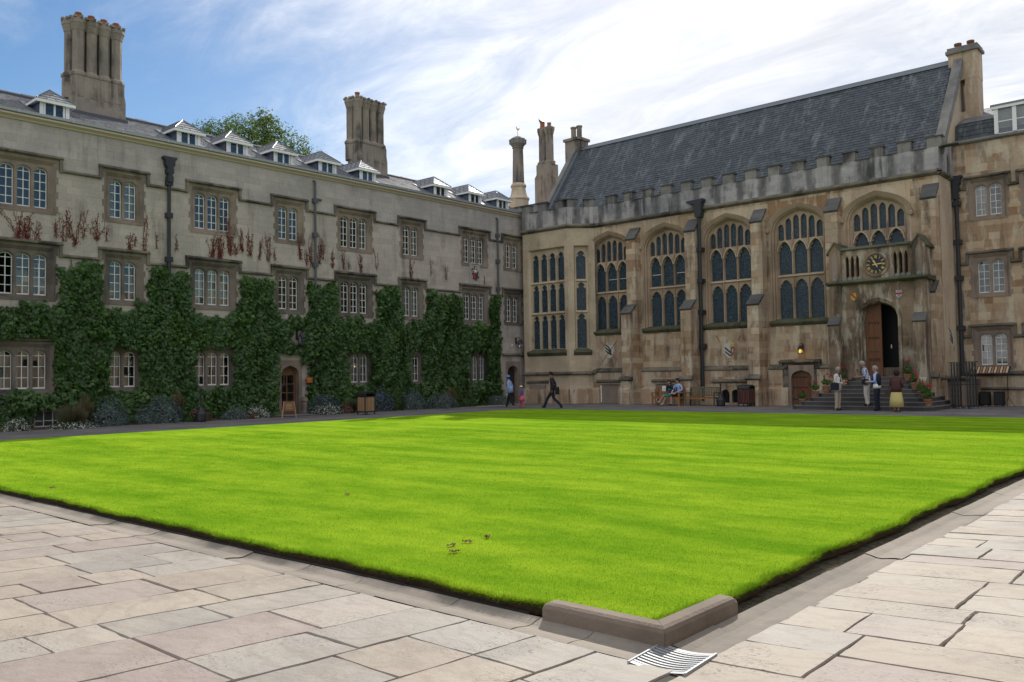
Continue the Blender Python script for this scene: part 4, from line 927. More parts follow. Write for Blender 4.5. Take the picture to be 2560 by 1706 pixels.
# link block and the slender turret with a gilded cock
m = MB(); m.box(-34.9, -32.45, .3, 4.5, 10.4, 12.0); m.build('link_wall', 'parapet', HALL); m = MB(); m.prism([(.2, 12.0), (2.2, 12.5), (4.6, 12.0)], -34.95, -32.45, 0, 'x'); m.build('link_roof', 'roofridge', HALL)
TU = part('turret', RANGE, (40.5, 2.05, 0)); m = MB()
m.lathe([(.66, 10.6), (.66, 12.68), (.72, 12.72), (.72, 12.8), (.58, 12.92), (.5, 13.2), (.46, 13.5), (.52, 13.54), (.53, 13.62), (.44, 13.74), (.38, 13.8)], 8, rot=PI/8); m.build('turret_base', 'ashlar_pale', TU)
m = MB(); m.lathe([(.38, 13.76), (.33, 16.0), (.38, 16.05), (.34, 16.1), (.48, 16.28)], 12); m.build('turret_shaft', 'chimney', TU)
m = MB(); m.lathe([(.48, 16.28), (.5, 16.3), (.5, 16.58), (.44, 16.64), (.2, 16.78), (.04, 16.8)], 8, rot=PI/8)
for a in range(8): t = a*PI/4; m.bar((.47*math.cos(t), .47*math.sin(t), 16.28), (.49*math.cos(t), .49*math.sin(t), 16.6), .14, .06)
m.build('turret_crown', 'greycap', TU)
m = MB(); m.tube([(0, 0, 16.75), (0, 0, 17.25)], .018, 6); m.prism([(-.02, 17.2), (.12, 17.22), (.2, 17.38), (.12, 17.34), (.04, 17.3), (-.06, 17.32), (-.12, 17.42), (-.17, 17.38), (-.13, 17.36), (-.1, 17.26)], -.012, .012, 0); m.build('weathercock', 'gold', TU)

# ------------------------------------------------------------------ oriel at the corner
def oriel_face(parent, p0, p1, lights, x_in0, x_in1, seed):
    """one face of the oriel: local x along the face, y inwards"""
    dx, dy = p1[0]-p0[0], p1[1]-p0[1]; L = math.hypot(dx, dy); F = part('bay_face', parent, (p0[0], p0[1]-YH, 0), math.atan2(dy, dx))
    fr = [(0, x_in0, .0, 10.0), (x_in1, L, .0, 10.0), (x_in0, x_in1, .0, 3.02), (x_in0, x_in1, 8.92, 10.0)]
    m = MB()
    for a, b_, c, d in fr: m.add([(a, 0, c), (b_, 0, c), (b_, 0, d), (a, 0, d)], [(0, 1, 2, 3)])
    for (a, b_, c, d, e, f) in ((x_in0, x_in0+.1, 3.02, 8.92, 0, .2), (x_in1, x_in1-.1, 3.02, 8.92, 0, .2)): m.add([(a, 0, c), (a, 0, d), (b_, .2, d-.06), (b_, .2, c)], [(0, 1, 2, 3)])
    m.add([(x_in0, 0, 8.92), (x_in1, 0, 8.92), (x_in1-.1, .2, 8.86), (x_in0+.1, .2, 8.86)], [(0, 1, 2, 3)])
    m.build('bay_wall', 'ashlar_pale', F)
    rgb_ = random.Random(seed); q = MB()
    for a, b_, c, d in fr:
        nz_ = max(1, round((d-c)/.34)); hz = (d-c)/nz_
        for k in range(nz_):
            x_ = a
            while x_ < b_-.01:
                e = min(x_+rgb_.uniform(.45, .95), b_)
                if b_-e < .2: e = b_
                q.box(x_+.002, e-.002, -.006-.004*rgb_.random(), -.0005, c+k*hz+.002, c+(k+1)*hz-.002, 0, rgb_.random()); x_ = e
    tag(q.build('stonework', 'ashlar_pale', F), kind='stuff')
    a0, a1 = x_in0+.1, x_in1-.1; lp = (a1-a0)/lights; hw = lp/2-.062; T = [(3.02, 5.16, 4.72), (5.16, 6.94, 6.5), (6.94, 8.86, 8.3)]; m = MB(); rings = []
    for zb, zt, sp in T:
        for i in range(lights): c = a0+lp*(i+.5); rings.append(hole_cell(m, c-lp/2, c+lp/2, zb, zt, c, hw, zb+.1, sp, .36, .2, .12, 'gothic', 5))
    m.build('tracery', 'ashlar_pale', F)
    m = MB()
    for zb, zt, sp in T[:2]: run_mould(m, a0, a1, zt+.05, .10, .1, .2)
    for zb, zt, sp in T:
        for i in range(lights):
            c = a0+lp*(i+.5)
            for sg in (-1, 1): m.prism([(c+sg*hw, sp-.02), (c+sg*(hw*.42), sp+.1), (c+sg*hw*.9, sp+.2)][::sg], .24, .32, 0)
    for i in range(lights+1): x_ = a0+lp*i; m.box(x_-.03, x_+.03, .14, .2, 3.1, 8.5)
    m.build('bay_mullions', 'ashlar_pale', F)
    for r in rings: q = MB(); q.add([(x, 0, z) for x, z in r], [tuple(range(len(r)))]); q.build('pane', 'leaded_glass', F, (0, .31, 0))
    m = MB(); m.prism([(.2, 3.1), (-.10, 2.98), (-.16, 2.88), (-.06, 2.74), (0, 2.7), (0, 2.9)], x_in0-.08, x_in1+.08, 0, 'x'); m.build('bay_sill', 'mossy', F)
    m = MB(); run_mould(m, -.05, L+.05, 1.80, .20, .2); m.build('bay_plinth', 'mould', F)
    m = MB(); m.prism([(0, .84), (-.14, .78), (-.14, 0), (0, 0)], 0, L, 0, 'x'); m.build('bay_foot', 'ashlar', F)
    m = MB(); m.prism([(.0, 10.18), (-.10, 10.14), (-.17, 10.06), (-.17, 10.0), (-.06, 9.92), (0, 9.9)], -.06, L+.06, 0, 'x'); m.build('bay_string', 'mould', F)
    MB().box(0, L, -.05, .3, 10.12, 11.1).build('bay_parapet', 'parapet', F)
    return F, L
ORI = part('bay_window', HALL)
F1, L1 = oriel_face(ORI, BAY[0], BAY[1], 4, .38, 3.08, 1); F2, L2 = oriel_face(ORI, BAY[1], BAY[2], 1, .36, 1.22, 2)
for x in (.02, 1.25, 2.5): merlon(F1, x, -.05)
for x in (.62, 1.88): put('embrasure_coping', eme, F1, (x, -.05, 11.10))
merlon(F2, .05, -.05); merlon(F2, 1.02, -.05)
q = part('blocked_window', ORI, (-31.6, -1.1, 0)); MB().box(-.6, .6, -.10, -.02, 0, 1.05).build('panel', 'dressed', q); m = MB(); run_mould(m, -.8, .8, 1.32, .16, .17, -.0); m.build('hood_mould', 'mould', q)
m = MB(); m.add([(-32.62, -1.1, 0), (-32.62, .1, 0), (-32.62, .1, 11.1), (-32.62, -1.1, 11.1)], [(0, 1, 2, 3)]); m.add([(-32.62, -1.1, 11.0), (-29.32, -1.1, 11.0), (-28.22, 0, 11.0), (-28.22, .5, 11.0), (-32.62, .5, 11.0)], [(0, 1, 2, 3, 4)]); m.add([(-33.2, .06, 0), (-28.2, .06, 0), (-28.2, .06, 11.0), (-33.2, .06, 11.0)], [(0, 1, 2, 3)]); m.build('bay_back', 'parapet', ORI)
# rainwater pipe with a winged hopper
P_ = pipe(HALL, -21.43, .2, 9.95, .085, 'pipe_dark', None, -.28, clips=(7.9, 6.3, 4.7, 2.95)); MB().prism([(-.13, 9.55), (.13, 9.55), (.2, 9.8), (.2, 10.25), (.3, 10.4), (.3, 10.48), (-.62, 10.44), (-.62, 10.34), (-.2, 10.25), (-.2, 9.8)], -.16, .2, 0).build('hopper', 'pipe_dark', P_)
# small plank door under a square hood
D = arch_door(HALL, -16.33, .49, 1.36, .30, .62, 'oak', 'plank', 0.0, .12); D.location.y = -.17
m = MB(); run_mould(m, -17.42, -15.42, 2.18, .22, .2); m.box(-17.42, -17.26, -.18, 0, 1.78, 2.0); m.box(-15.58, -15.42, -.18, 0, 1.78, 2.0); m.box(-17.24, -16.97, -.18, .0, .0, 1.72); m.box(-15.69, -15.6, -.18, 0, 0, 1.72); m.build('door_hood', 'mould', HALL)
# arms painted on the wall below the windows
def painted(parent, x, z, y, sh, oars, letters, seed=0, rz=0.0, sc=1.0):
    A = part('painted_arms', parent, (x, y, z), rz); A.scale = (sc, 1, sc)
    sp_ = [(-.28, .36), (.28, .36), (.29, -.02), (.2, -.26), (0, -.40), (-.2, -.26), (-.29, -.02)]
    m = MB(); m.prism(sp_, -.004, 0, 0); m.build('shield', sh[0], A)
    m = MB()
    if sh[1] == 'bends':
        for k in (-.12, .06, .22): m.prism([(-.27, .30-k), (-.27, .22-k), (-.1, .10-k), (.1, -.12-k*.5), (.14, -.04-k*.5), (-.06, .18-k)], -.008, -.004, 0)
    else:
        m.prism([(-.25, .2), (-.25, .1), (.12, -.2), (.16, -.12)], -.008, -.004, 0); m.prism([(-.25, .0), (-.22, -.1), (.02, -.3), (.08, -.24)], -.008, -.004, 0)
    m.build('charge', 'heraldry_black', A)
    if sh[1] == 'party':
        m = MB(); m.prism([(.05, .35), (.28, .35), (.29, .0), (.2, -.24), (.07, -.33)], -.010, -.005, 0); m.build('sinister_field', 'faded_red', A); m = MB(); m.prism([(.06, .35), (.27, .35), (.27, .2), (.06, .2)], -.013, -.010, 0); m.build('chief', 'heraldry_gold', A)
        m = MB(); m.lathe([(.01, 0), (.05, .0), (.05, .01)], 8, (.18, -.02, .1)); m.prism([(.14, .06), (.22, .06), (.2, -.08), (.16, -.08)], -.014, -.010, 0); m.build('rose', 'heraldry_white', A)
    if oars:
        for a, b_ in oars: mm = MB(); mm.bar((a[0], -.003, a[1]), (b_[0], -.003, b_[1]), .045, .006, 0, (0, 1, 0)); mm.build('oar', 'faded_red', A)
    m = MB(); rg = random.Random(seed)
    for zz_, ww in letters:
        x_ = -ww
        while x_ < ww: l = rg.uniform(.03, .09); m.box(x_, min(x_+l, ww), -.004, -.001, zz_, zz_+.035); x_ += l+.02
    m.build('lettering', 'faded_grey', A); return A
painted(HALL, -27.32, 2.88, -.016, ('heraldry_white', 'bends'), [((-.58, .56), (.5, -.50)), ((.5, .56), (-.5, -.56))], [(-.62, .14), (-.72, .3), (-.82, .26)], 1)
painted(HALL, -20.05, 2.70, -.016, ('heraldry_white', 'party'), [((-.72, .78), (-.52, .48)), ((.62, .74), (.45, .5))], [(-.55, .1)], 2)
painted(HALL, -10.147+.004, 2.9, 1.15, ('heraldry_white', 'bends'), [((-.45, .5), (-.2, .3)), ((.4, -.5), (.2, -.3))], [], 3, PI/2)

# ------------------------------------------------------------------ porch
PX, PY = -12.33, -1.5
POR = part('porch', HALL, (PX, PY, 0))
m = MB(); hole_cell(m, -1.52, 1.52, 1.2, 5.38, 0, .82, 1.25, 3.86, .72, 0, .10, 'four', 8); m.build('porch_front', 'porch', POR)
rgp = random.Random(5); m = MB()
for k in range(12):
    z0_, z1_ = 1.25+k*.335, 1.25+(k+1)*.335; lim = .97 if z1_ < 3.95 else None
    if lim is None and z1_ < 4.85: lim = 1.0
    x_ = -1.51
    while x_ < 1.5:
        e = min(x_+rgp.uniform(.3, .62), 1.51)
        if lim and x_ < lim and e > -lim:
            if x_ < -lim: e = -lim
            else: x_ = lim; continue
        m.box(x_+.002, e-.002, -.008-rgp.random()*.004, .0, z0_+.002, min(z1_, 5.34)-.002, 0, rgp.random()); x_ = e
tag(m.build('stonework', 'porch', POR), kind='stuff')
m = MB(); rr = []
for hw, ri, y in ((.82, .72, .10), (.76, .68, .16), (.76, .68, .3), (.68, .62, .38), (.68, .62, .5)): rr.append([(-hw, y, 1.25)]+[(a, y, 3.86+b_) for a, b_ in arch_pts(hw, ri, 8, 'four')]+[(hw, y, 1.25)])
for r0, r1 in zip(rr[:-1], rr[1:]):
    for i in range(len(r0)-1): m.add([r0[i], r0[i+1], r1[i+1], r1[i]], [(0, 1, 2, 3)])
m.build('door_arch', 'porch', POR)
m = MB(); a1 = arch_pts(.82, .72, 8, 'four'); a2 = arch_pts(.95, .86, 8, 'four')
for i in range(len(a1)-1):
    p = [(a1[i][0], 3.86+a1[i][1]), (a1[i+1][0], 3.86+a1[i+1][1]), (a2[i+1][0], 3.86+a2[i+1][1]), (a2[i][0], 3.86+a2[i][1])]; m.add([(x, -.02, z) for x, z in p[:2]]+[(x, -.09, z) for x, z in p[2:]]+[(x, 0, z) for x, z in p[2:]], [(0, 1, 2, 3), (3, 2, 4, 5)])
for sg in (-1, 1): a, b_ = sorted((sg*.82, sg*.95)); m.box(a, b_, -.06, 0, 1.25, 3.9)
m.build('door_hood', 'porch', POR)
for sg in (-1, 1):
    a, b_ = sorted((sg*1.52, sg*1.99)); q = part('porch_buttress', POR); m = MB()
    m.prism([(1.5, 0), (-.55, 0), (-.55, 1.2), (-.45, 1.3), (-.45, 3.62), (-.12, 3.95), (-.12, 5.38), (1.5, 5.38)], a, b_, 0, 'x'); m.build('shaft', 'porch', q)
    for k in range(2): t = k/2; MB().prism([(-.45+.33*t-.06, 3.62+.33*t), (-.45+.33*(t+.5)-.03, 3.62+.33*(t+.5)+.03), (-.45+.33*(t+.5), 3.62+.33*(t+.5)-.02), (-.45+.33*t, 3.62+.33*t-.07)], a-.03, b_+.03, 0, 'x').build('cap_stone', 'capstone', q)
    # gablet with a mossy stone roof
    c = sg*1.74; g = part('gablet', POR, (c, 0, 0)); m = MB(); m.prism([(-.26, 5.5), (.26, 5.5), (.26, 6.86), (0, 7.24), (-.26, 6.86)], -.12, 1.5, 0); m.build('gablet_body', 'porch', g)
    m = MB(); m.prism([(-.13, 5.62), (.13, 5.62), (.13, 6.6), (0, 6.85), (-.13, 6.6)], -.135, -.12, 0); m.build('niche', 'dressed', g)
    for s2 in (-1, 1): mm = MB(); mm.prism([(0, 7.27), (s2*.34, 6.78), (s2*.34, 6.70), (0, 7.19)], -.17, 1.5, 0); mm.build('gablet_roof', 'mossy', g)
    MB().lathe([(.1, 5.5), (.12, 5.56), (.08, 5.66), (.02, 5.7)], 8, (0, -.18, 0)).build('corbel', 'greycap', g)
m = MB(); m.box(-1.99, -1.52, 0.0, 1.5, 1.2, 1.22); m.prism([(1.5, 5.54), (-.24, 5.52), (-.30, 5.46), (-.30, 5.42), (-.16, 5.34), (1.5, 5.34)], -2.1, 2.1, 0, 'x'); m.build('cornice', 'mossy', POR)
MB().box(-1.5, 1.5, .3, 1.5, 5.3, 5.5).build('porch_roof', 'lead', POR)
# pierced parapet with the clock
m = MB()
for cx_ in (-1.22, -1.0, -.78, .78, 1.0, 1.22): hole_cell(m, cx_-.11, cx_+.11, 5.54, 6.84, cx_, .072, 5.66, 6.42, .2, -.06, .22, 'point', 4)
for a, b_ in ((-1.48, -1.33), (-.67, .67), (1.33, 1.48)): m.add([(a, -.06, 5.54), (b_, -.06, 5.54), (b_, -.06, 6.84), (a, -.06, 6.84)], [(0, 1, 2, 3)])
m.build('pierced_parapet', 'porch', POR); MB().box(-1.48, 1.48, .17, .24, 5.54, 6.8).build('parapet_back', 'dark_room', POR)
m = MB(); m.prism([(-.14, 6.84), (-.16, 6.88), (.08, 7.0), (.28, 6.88), (.26, 6.84)], -1.49, 1.49, 0, 'x'); m.build('parapet_coping', 'mossy', POR)
m = MB()
for i in range(-6, 7):
    if abs(i) > 2: m.prism([(i*.22-.09, 5.54), (i*.22+.09, 5.54), (i*.22+.06, 5.68), (i*.22-.06, 5.68)], -.12, -.06, 0)
m.build('parapet_foot', 'greycap', POR)
CK = part('clock', HALL, (PX+.0, PY-.06, 6.13)); R_ = .435
def disc(r, y, n=40): return [(r*math.cos(2*PI*i/n), y, r*math.sin(2*PI*i/n)) for i in range(n)]
m = MB(); n = 40
rg2 = [(R_+.10, 0), (R_+.10, -.05), (R_+.03, -.07), (R_, -.03)]
vv = [p for r, y in rg2 for p in disc(r, y)]
m.add(vv, [(k*n+i, k*n+(i+1) % n, (k+1)*n+(i+1) % n, (k+1)*n+i) for k in range(3) for i in range(n)]); m.build('rim', 'porch', CK)
m = MB(); m.add(disc(R_+.01, -.025), [tuple(range(n))]); m.build('dial', 'clock_blue', CK)
m = MB()
for i in range(60):
    t = 2*PI*i/60; q = R_-.02; m.bar((q*math.sin(t), -.028, q*math.cos(t)), ((q-.02)*math.sin(t), -.028, (q-.02)*math.cos(t)), .012, .004, 0, (0, 1, 0))
m.build('minute_track', 'gold', CK)
for h_, num in enumerate(('XII', 'I', 'II', 'III', 'IIII', 'V', 'VI', 'VII', 'VIII', 'IX', 'X', 'XI')):
    t = 2*PI*h_/12; m = MB(); wd = {'I': .026, 'V': .055, 'X': .055}; tot = sum(wd[c_] for c_ in num); x_ = -tot/2; r0, r1 = .265, .385
    def pt(u, r): return ((r*math.sin(t)+u*math.cos(t)), -.03, (r*math.cos(t)-u*math.sin(t)))
    for c_ in num:
        q = x_+wd[c_]/2
        if c_ == 'I': m.bar(pt(q, r0), pt(q, r1), .016, .006, 0, (0, 1, 0))
        if c_ == 'V': m.bar(pt(q, r0), pt(q-.022, r1), .014, .006, 0, (0, 1, 0)); m.bar(pt(q, r0), pt(q+.022, r1), .010, .006, 0, (0, 1, 0))
        if c_ == 'X': m.bar(pt(q-.022, r0), pt(q+.022, r1), .010, .006, 0, (0, 1, 0)); m.bar(pt(q+.022, r0), pt(q-.022, r1), .015, .006, 0, (0, 1, 0))
        x_ += wd[c_]
    m.build('numeral', 'gold', CK)
def hand(ang, L, name, wd_):
    t = math.radians(ang); d = (math.sin(t), math.cos(t)); p = (d[1], -d[0]); m = MB()
    pts = [(-.14*d[0]+.02*p[0], -.14*d[1]+.02*p[1]), (-.14*d[0]-.02*p[0], -.14*d[1]-.02*p[1]), (L*.6*d[0]-wd_*p[0], L*.6*d[1]-wd_*p[1]), (L*d[0], L*d[1]), (L*.6*d[0]+wd_*p[0], L*.6*d[1]+wd_*p[1])]
    m.prism(pts, -.046, -.036, 0); m.build(name, 'gold', CK)
hand(331, .27, 'hour_hand', .035); hand(84, .37, 'minute_hand', .022); MB().prism([(.035*math.cos(a*PI/4), .035*math.sin(a*PI/4)) for a in range(8)], -.052, -.034, 0).build('hand_boss', 'gold', CK)
# two enamelled shields
for sx, kind in ((-1.0, 'bend'), (.88, 'vair')):
    A = part('shield', POR, (sx, -.012, 4.80)); m = MB(); pol = [(-.115, .16), (.115, .16), (.115, -.06), (.07, -.13), (0, -.17), (-.07, -.13), (-.115, -.06)]; m.prism(pol, -.02, 0.0, 0); m.build('field', 'heraldry_gold' if kind == 'bend' else 'heraldry_white', A)
    if kind == 'bend':
        m = MB(); m.prism([(-.115, .16), (-.06, .16), (.115, -.04), (.095, -.1), (-.115, .1)], -.026, -.02, 0)
        for x_, z_ in ((-.02, .12), (.06, .11), (.07, .03), (-.07, -.02), (-.02, -.07), (-.06, -.09), (.02, -.12)): m.box(x_-.013, x_+.013, -.025, -.02, z_-.015, z_+.015)
        m.build('bend', 'heraldry_red', A)
    else:
        m = MB(); m.box(-.113, .113, -.026, -.02, -.02, .06); m.build('fess', 'heraldry_red', A); m = MB()
        for r in range(5):
            for k in range(5):
                z_ = (.135, .095, -.045, -.08, -.115)[r]; x_ = -.1+k*.05+(.02 if r % 2 else 0)
                if abs(x_)+.02 < (.115 if r < 3 else .075): m.box(x_, x_+.024, -.025, -.02, z_-.016, z_+.016)
        m.build('vair', 'heraldry_blue', A)
# oak door: the left leaf shut, the right one standing open inwards
ap = arch_pts(.68, .62, 8, 'four')
def leaf_poly(s): return [(s*.66, 3.84+0)] if 0 else [(0, 1.30), (0, 3.86+.61)]+[(x, 3.86+z) for x, z in (ap[:8][::-1] if s < 0 else ap[9:])]+[(s*.67, 1.30)]
LF = part('door_leaf', POR, (0, .42, 0)); m = MB(); m.prism(leaf_poly(-1), 0, .06, 0); m.build('leaf', 'oak', LF)
m = MB()
for a, b_ in ((-.66, -.57), (-.1, -.005)): m.box(a, b_, -.03, 0, 1.3, 3.8 if a < -.3 else 4.38)
for z_, h_ in ((1.3, .16), (2.12, .10), (2.42, .18), (3.05, .12), (3.7, .10)): m.box(-.57, -.1, -.028, 0, z_, z_+h_)
m.box(-.35, -.32, -.025, 0, 1.46, 4.1); m.build('rails', 'oak', LF)
m = MB()
for z_ in (2.0, 2.95, 3.6):
    for k in range(4): x_ = -.55+k*.118; m.prism([(x_, z_+.10), (x_+.05, z_-.02), (x_+.10, z_+.10), (x_+.05, z_+.06)], -.022, 0, 0)
m.build('carved_tracery', 'door_dark', LF)
RF = part('door_leaf', POR, (.67, .42, 0), math.radians(-82)); m = MB(); m.prism([(-.66, 1.3), (-.66, 4.42), (-.2, 4.2), (0, 3.9), (0, 1.3)], 0, .06, 0); m.build('leaf', 'door_dark', RF)
m = MB(); m.add([(-1.4, .52, 1.25), (1.4, .52, 1.25), (1.4, .52, 4.7), (-1.4, .52, 4.7), (-1.4, 1.4, 1.25), (1.4, 1.4, 1.25), (1.4, 1.4, 4.7), (-1.4, 1.4, 4.7)], [(4, 5, 6, 7), (0, 4, 7, 3), (5, 1, 2, 6), (3, 7, 6, 2), (0, 1, 5, 4)]); m.build('interior', 'black', POR)
MB().box(.2, .24, .9, .92, 2.55, 2.7).build('notice', 'paper', POR)
# plinth of the porch and to its right
m = MB(); m.prism([(0, 1.36), (-.10, 1.30), (-.16, 1.22), (-.08, 1.12), (0, 1.1)], -10.3, -8.0+-2.15, 0, 'x')
run_mould(m, -10.35, -9.95, 1.36, .2, .2, -.5); m.build('porch_plinth', 'mould', HALL)
MB().box(-10.14, -9.3, .3, 2.1, 0, 1.16).build('side_block', 'dressed', HALL); m = MB(); run_mould(m, -10.14, -9.25, 1.30, .14, .18, .3); m.build('side_coping', 'mould', HALL)
# the steps, splayed on three sides
ST = part('steps', HALL, (0, -YH, 0))
for k in range(8):
    i = k; x0, x1, y0 = -15.22+.25*i, -9.62-.20*i, 35.0+.32*i; ch = .28; z0, z1 = .165*k, .165*(k+1)
    MB().prism([(x0+ch, y0), (x1-ch, y0), (x1, y0+ch), (x1, 38.4), (x0, 38.4), (x0, y0+ch)], z0+(.002 if k else -.05), z1-.03, 0, 'z').build('step', 'stepstone', ST)
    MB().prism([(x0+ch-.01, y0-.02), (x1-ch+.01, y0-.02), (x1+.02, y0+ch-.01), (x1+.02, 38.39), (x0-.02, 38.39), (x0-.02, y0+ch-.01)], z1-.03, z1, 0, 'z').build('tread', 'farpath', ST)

# ================================================================== THE RANGE BEYOND THE HALL, at the right
YR = 41.3
END = thing('stone_range', 'warm ashlar range with paired windows and a white dormer, right of the hall', 'building', (0, YR, 0))
eo = []
for i, cx_ in enumerate((-8.78, -6.75, -4.7)):
    for fl, (z, h, rows) in enumerate(((8.28, 1.36, 5), (4.9, 1.42, 5), (1.76, 1.36, 5))):
        if i == 0: window(END, cx_, z, 2, h, rows, True, 300+fl, 'warm_room' if fl else 'dark_room', [(-.5, .0, 0, 1.3, 'blind')] if fl != 1 else None)
        else: window(END, cx_, z, 2, h, rows, False, 330+i*3+fl)
        eo.append((cx_-.72, cx_+.72, z-.14, z+h+.24))
def key_end(a, b, c, d):
    px, py, dd = proj((a+b)/2, YR, (c+d)/2); return (b-a)*(d-c)/dd**2 if 0 < px < 2640 else 0
facade(END, -10.12, 2.0, 0, 11.6, eo, 'ashlar', .32, 21, 240, .4, .95, key_end, wall_mat='mortar_warm')
for zt, zs_ in ((10.08, 9.6), (6.76, 6.28), (3.56, 3.08)):
    m = MB(); run_mould(m, -10.1, -9.6, zs_); m.build('string_course', 'mould', END)
    for cx_ in (-8.78, -6.75, -4.7):
        m = MB(); run_mould(m, cx_-.92, cx_+.92, zt, .14, .15); m.box(cx_-.92, cx_-.81, -.1, 0, zs_-.12, zt-.1); m.box(cx_+.81, cx_+.92, -.1, 0, zs_-.12, zt-.1); run_mould(m, cx_+.80, cx_+1.22, zs_-.02, .14, .16); m.build('hood_mould', 'mould', END)
m = MB(); run_mould(m, -10.1, 2, 1.50, .14, .2); run_mould(m, -10.1, 2, .8, .10, .12); m.build('plinth_mould', 'mould', END)
m = MB(); m.prism([(.3, 11.72), (-.10, 11.7), (-.14, 11.64), (-.14, 11.58), (-.05, 11.52), (.3, 11.52)], -10.1, 2, 0, 'x'); m.build('parapet_coping', 'greycap', END)
m = MB(); m.add([(-10.1, .5, 11.5), (2, .5, 11.5), (2, .75, 12.62), (-10.1, .75, 12.62)], [(0, 1, 2, 3)]); m.add([(-10.1, .75, 12.62), (2, .75, 12.62), (2, 3.6, 13.9), (-10.1, 3.6, 13.9)], [(0, 1, 2, 3)]); m.add([(-10.1, 3.6, 13.9), (2, 3.6, 13.9), (2, 7, 11.5), (-10.1, 7, 11.5)], [(0, 1, 2, 3)]); eroof = m.build('roof', 'roofridge', END)
slates(eroof, -10.0, 2, .49, 11.55, .74, 12.62, .36, .24, 'slate_hall', lambda x, y, z: 1 if x < -7 else 0, 40, 8); slates(eroof, -10.0, 2, .72, 12.64, 3.6, 13.9, .36, .24, 'slate_near', lambda x, y, z: 1 if x < -7 else 0, 60, 9)
D = part('dormer', END, (-7.7, .3, 0)); m = MB()
for a in (-.78, -.08, .62): m.box(a, a+.16, 0, .1, 11.78, 12.9)
m.box(-.86, .86, -.06, .15, 12.9, 13.02); m.box(-.78, .78, .0, .12, 11.70, 11.82)
for a, b_ in ((-.62, -.08), (.08, .62)): m.box(a, b_, .03, .07, 12.32, 12.36)
m.build('frame', 'white_paint', D)
for a, b_ in ((-.62, -.08), (.08, .62)): q = MB(); q.add([(a, .06, 11.82), (b_, .06, 11.82), (b_, .06, 12.9), (a, .06, 12.9)], [(0, 1, 2, 3)]); q.build('pane', 'glass', D)
m = MB(); m.box(-.78, .78, .3, 2.0, 11.8, 12.9); m.build('interior', 'curtain', D); m = MB(); m.box(-.9, .9, -.08, 2.6, 13.02, 13.1); m.build('dormer_roof', 'lead', D)
pipe(END, -9.97, .1, 9.4, .085, 'pipe_dark', 9.4, -.22, clips=(8.9, 7.2, 5.6, 3.4))

# ================================================================== GROUND
LX0, LX1, LY0, LY1 = -25.75, -2.84, 4.44, 30.2      # lawn
g = MB(); g.add([(-260, -200, -.35), (260, -200, -.35), (260, 320, -.35), (-260, 320, -.35)], [(0, 1, 2, 3)]); tag(g.build('ground', 'ground_dark'), 'bare dark ground beneath and around the court', kind='structure')
# lawn slab with a worn wavy edge
def edge_noise(t, s): return .025*math.sin(t*2.1+s)+.018*math.sin(t*5.3+s*2)+.012*math.sin(t*11.7+s)
top = []
def ring(off):
    r = []; N = 110
    for i in range(N): t = LX0+(LX1-LX0)*i/N; r.append((t, LY0+edge_noise(t, 1)-off))
    for i in range(N): t = LY0+(LY1-LY0)*i/N; r.append((LX1+edge_noise(t, 2)+off, t))
    for i in range(60): t = LX1+(LX0-LX1)*i/60; r.append((t, LY1+edge_noise(t, 3)+off))
    for i in range(60): t = LY1+(LY0-LY1)*i/60; r.append((LX0+edge_noise(t, 4)-off, t))
    return r
R0, R1 = ring(0.0), ring(-.03); n = len(R0)
m = MB(); m.add([(x, y, .066) for x, y in R0], [tuple(range(n))]); LAWN = tag(m.build('lawn', 'lawn'), 'square mown lawn, brilliant green in the sun', kind='structure')
m = MB(); m.add([(x, y, .065) for x, y in R0]+[(x, y, -.02) for x, y in R1], [((i+1) % n, i, n+i, n+(i+1) % n) for i in range(n)]); m.build('turf_edge', 'soil', LAWN)
def soilstrip():
    m = MB(); N = 90
    m.add([(LX0-.6, LY0-.32, -.045), (LX1+.5, LY0-.32, -.045), (LX1+.5, LY1+.4, -.045), (LX0-.6, LY1+.4, -.045)], [(0, 1, 2, 3)]); return m.build('soil_strip', 'soil_strip', LAWN)
soilstrip()
# flagged paths: the court falls gently to a stone channel round the lawn
def camber(x, y):
    return .045*max(x+2.42, 4.06-y, 0.0)
PAVE = MB()
for (x0, x1, y0, y1) in ((-40, 12, -6, 4.06), (-2.42, 12, 4.06, 42)):
    nx, ny = max(1, int((x1-x0)/1.5)), max(1, int((y1-y0)/1.5))
    for i in range(nx):
        for j in range(ny):
            q = [(x0+(x1-x0)*(i+a)/nx, y0+(y1-y0)*(j+b_)/ny) for a, b_ in ((0, 0), (1, 0), (1, 1), (0, 1))]; PAVE.add([(x, y, camber(x, y)-.028) for x, y in q], [(0, 1, 2, 3)])
PAVE = tag(PAVE.build('pavement', 'grout'), 'pale sandstone flag pavement in the sun around the near corner of the lawn', kind='structure')
def flag_mesh(w_, d_, seed):
    """a flag centred on its origin: slightly irregular outline, chipped arris, dished top"""
    rg = random.Random(seed); hx, hy = w_/2, d_/2; N = 5; out = []
    for (a, b_) in (((-hx, -hy), (hx, -hy)), ((hx, -hy), (hx, hy)), ((hx, hy), (-hx, hy)), ((-hx, hy), (-hx, -hy))):
        for i in range(N):
            t = i/N; j = .0055; out.append((a[0]+(b_[0]-a[0])*t+rg.uniform(-j, j), a[1]+(b_[1]-a[1])*t+rg.uniform(-j, j)))
    k = len(out); v = [(x, y, -.03) for x, y in out]+[(x, y, -.010) for x, y in out]+[(x*.985, y*.985, rg.uniform(-.002, .002)) for x, y in out]
    m = MB(); m.add(v, [(i, (i+1) % k, k+(i+1) % k, k+i) for i in range(k)]+[(k+i, k+(i+1) % k, 2*k+(i+1) % k, 2*k+i) for i in range(k)]+[tuple(range(2*k, 3*k))]); return m
flags = []; rg = random.Random(77)
x = -2.44      # near path: courses run towards the lawn
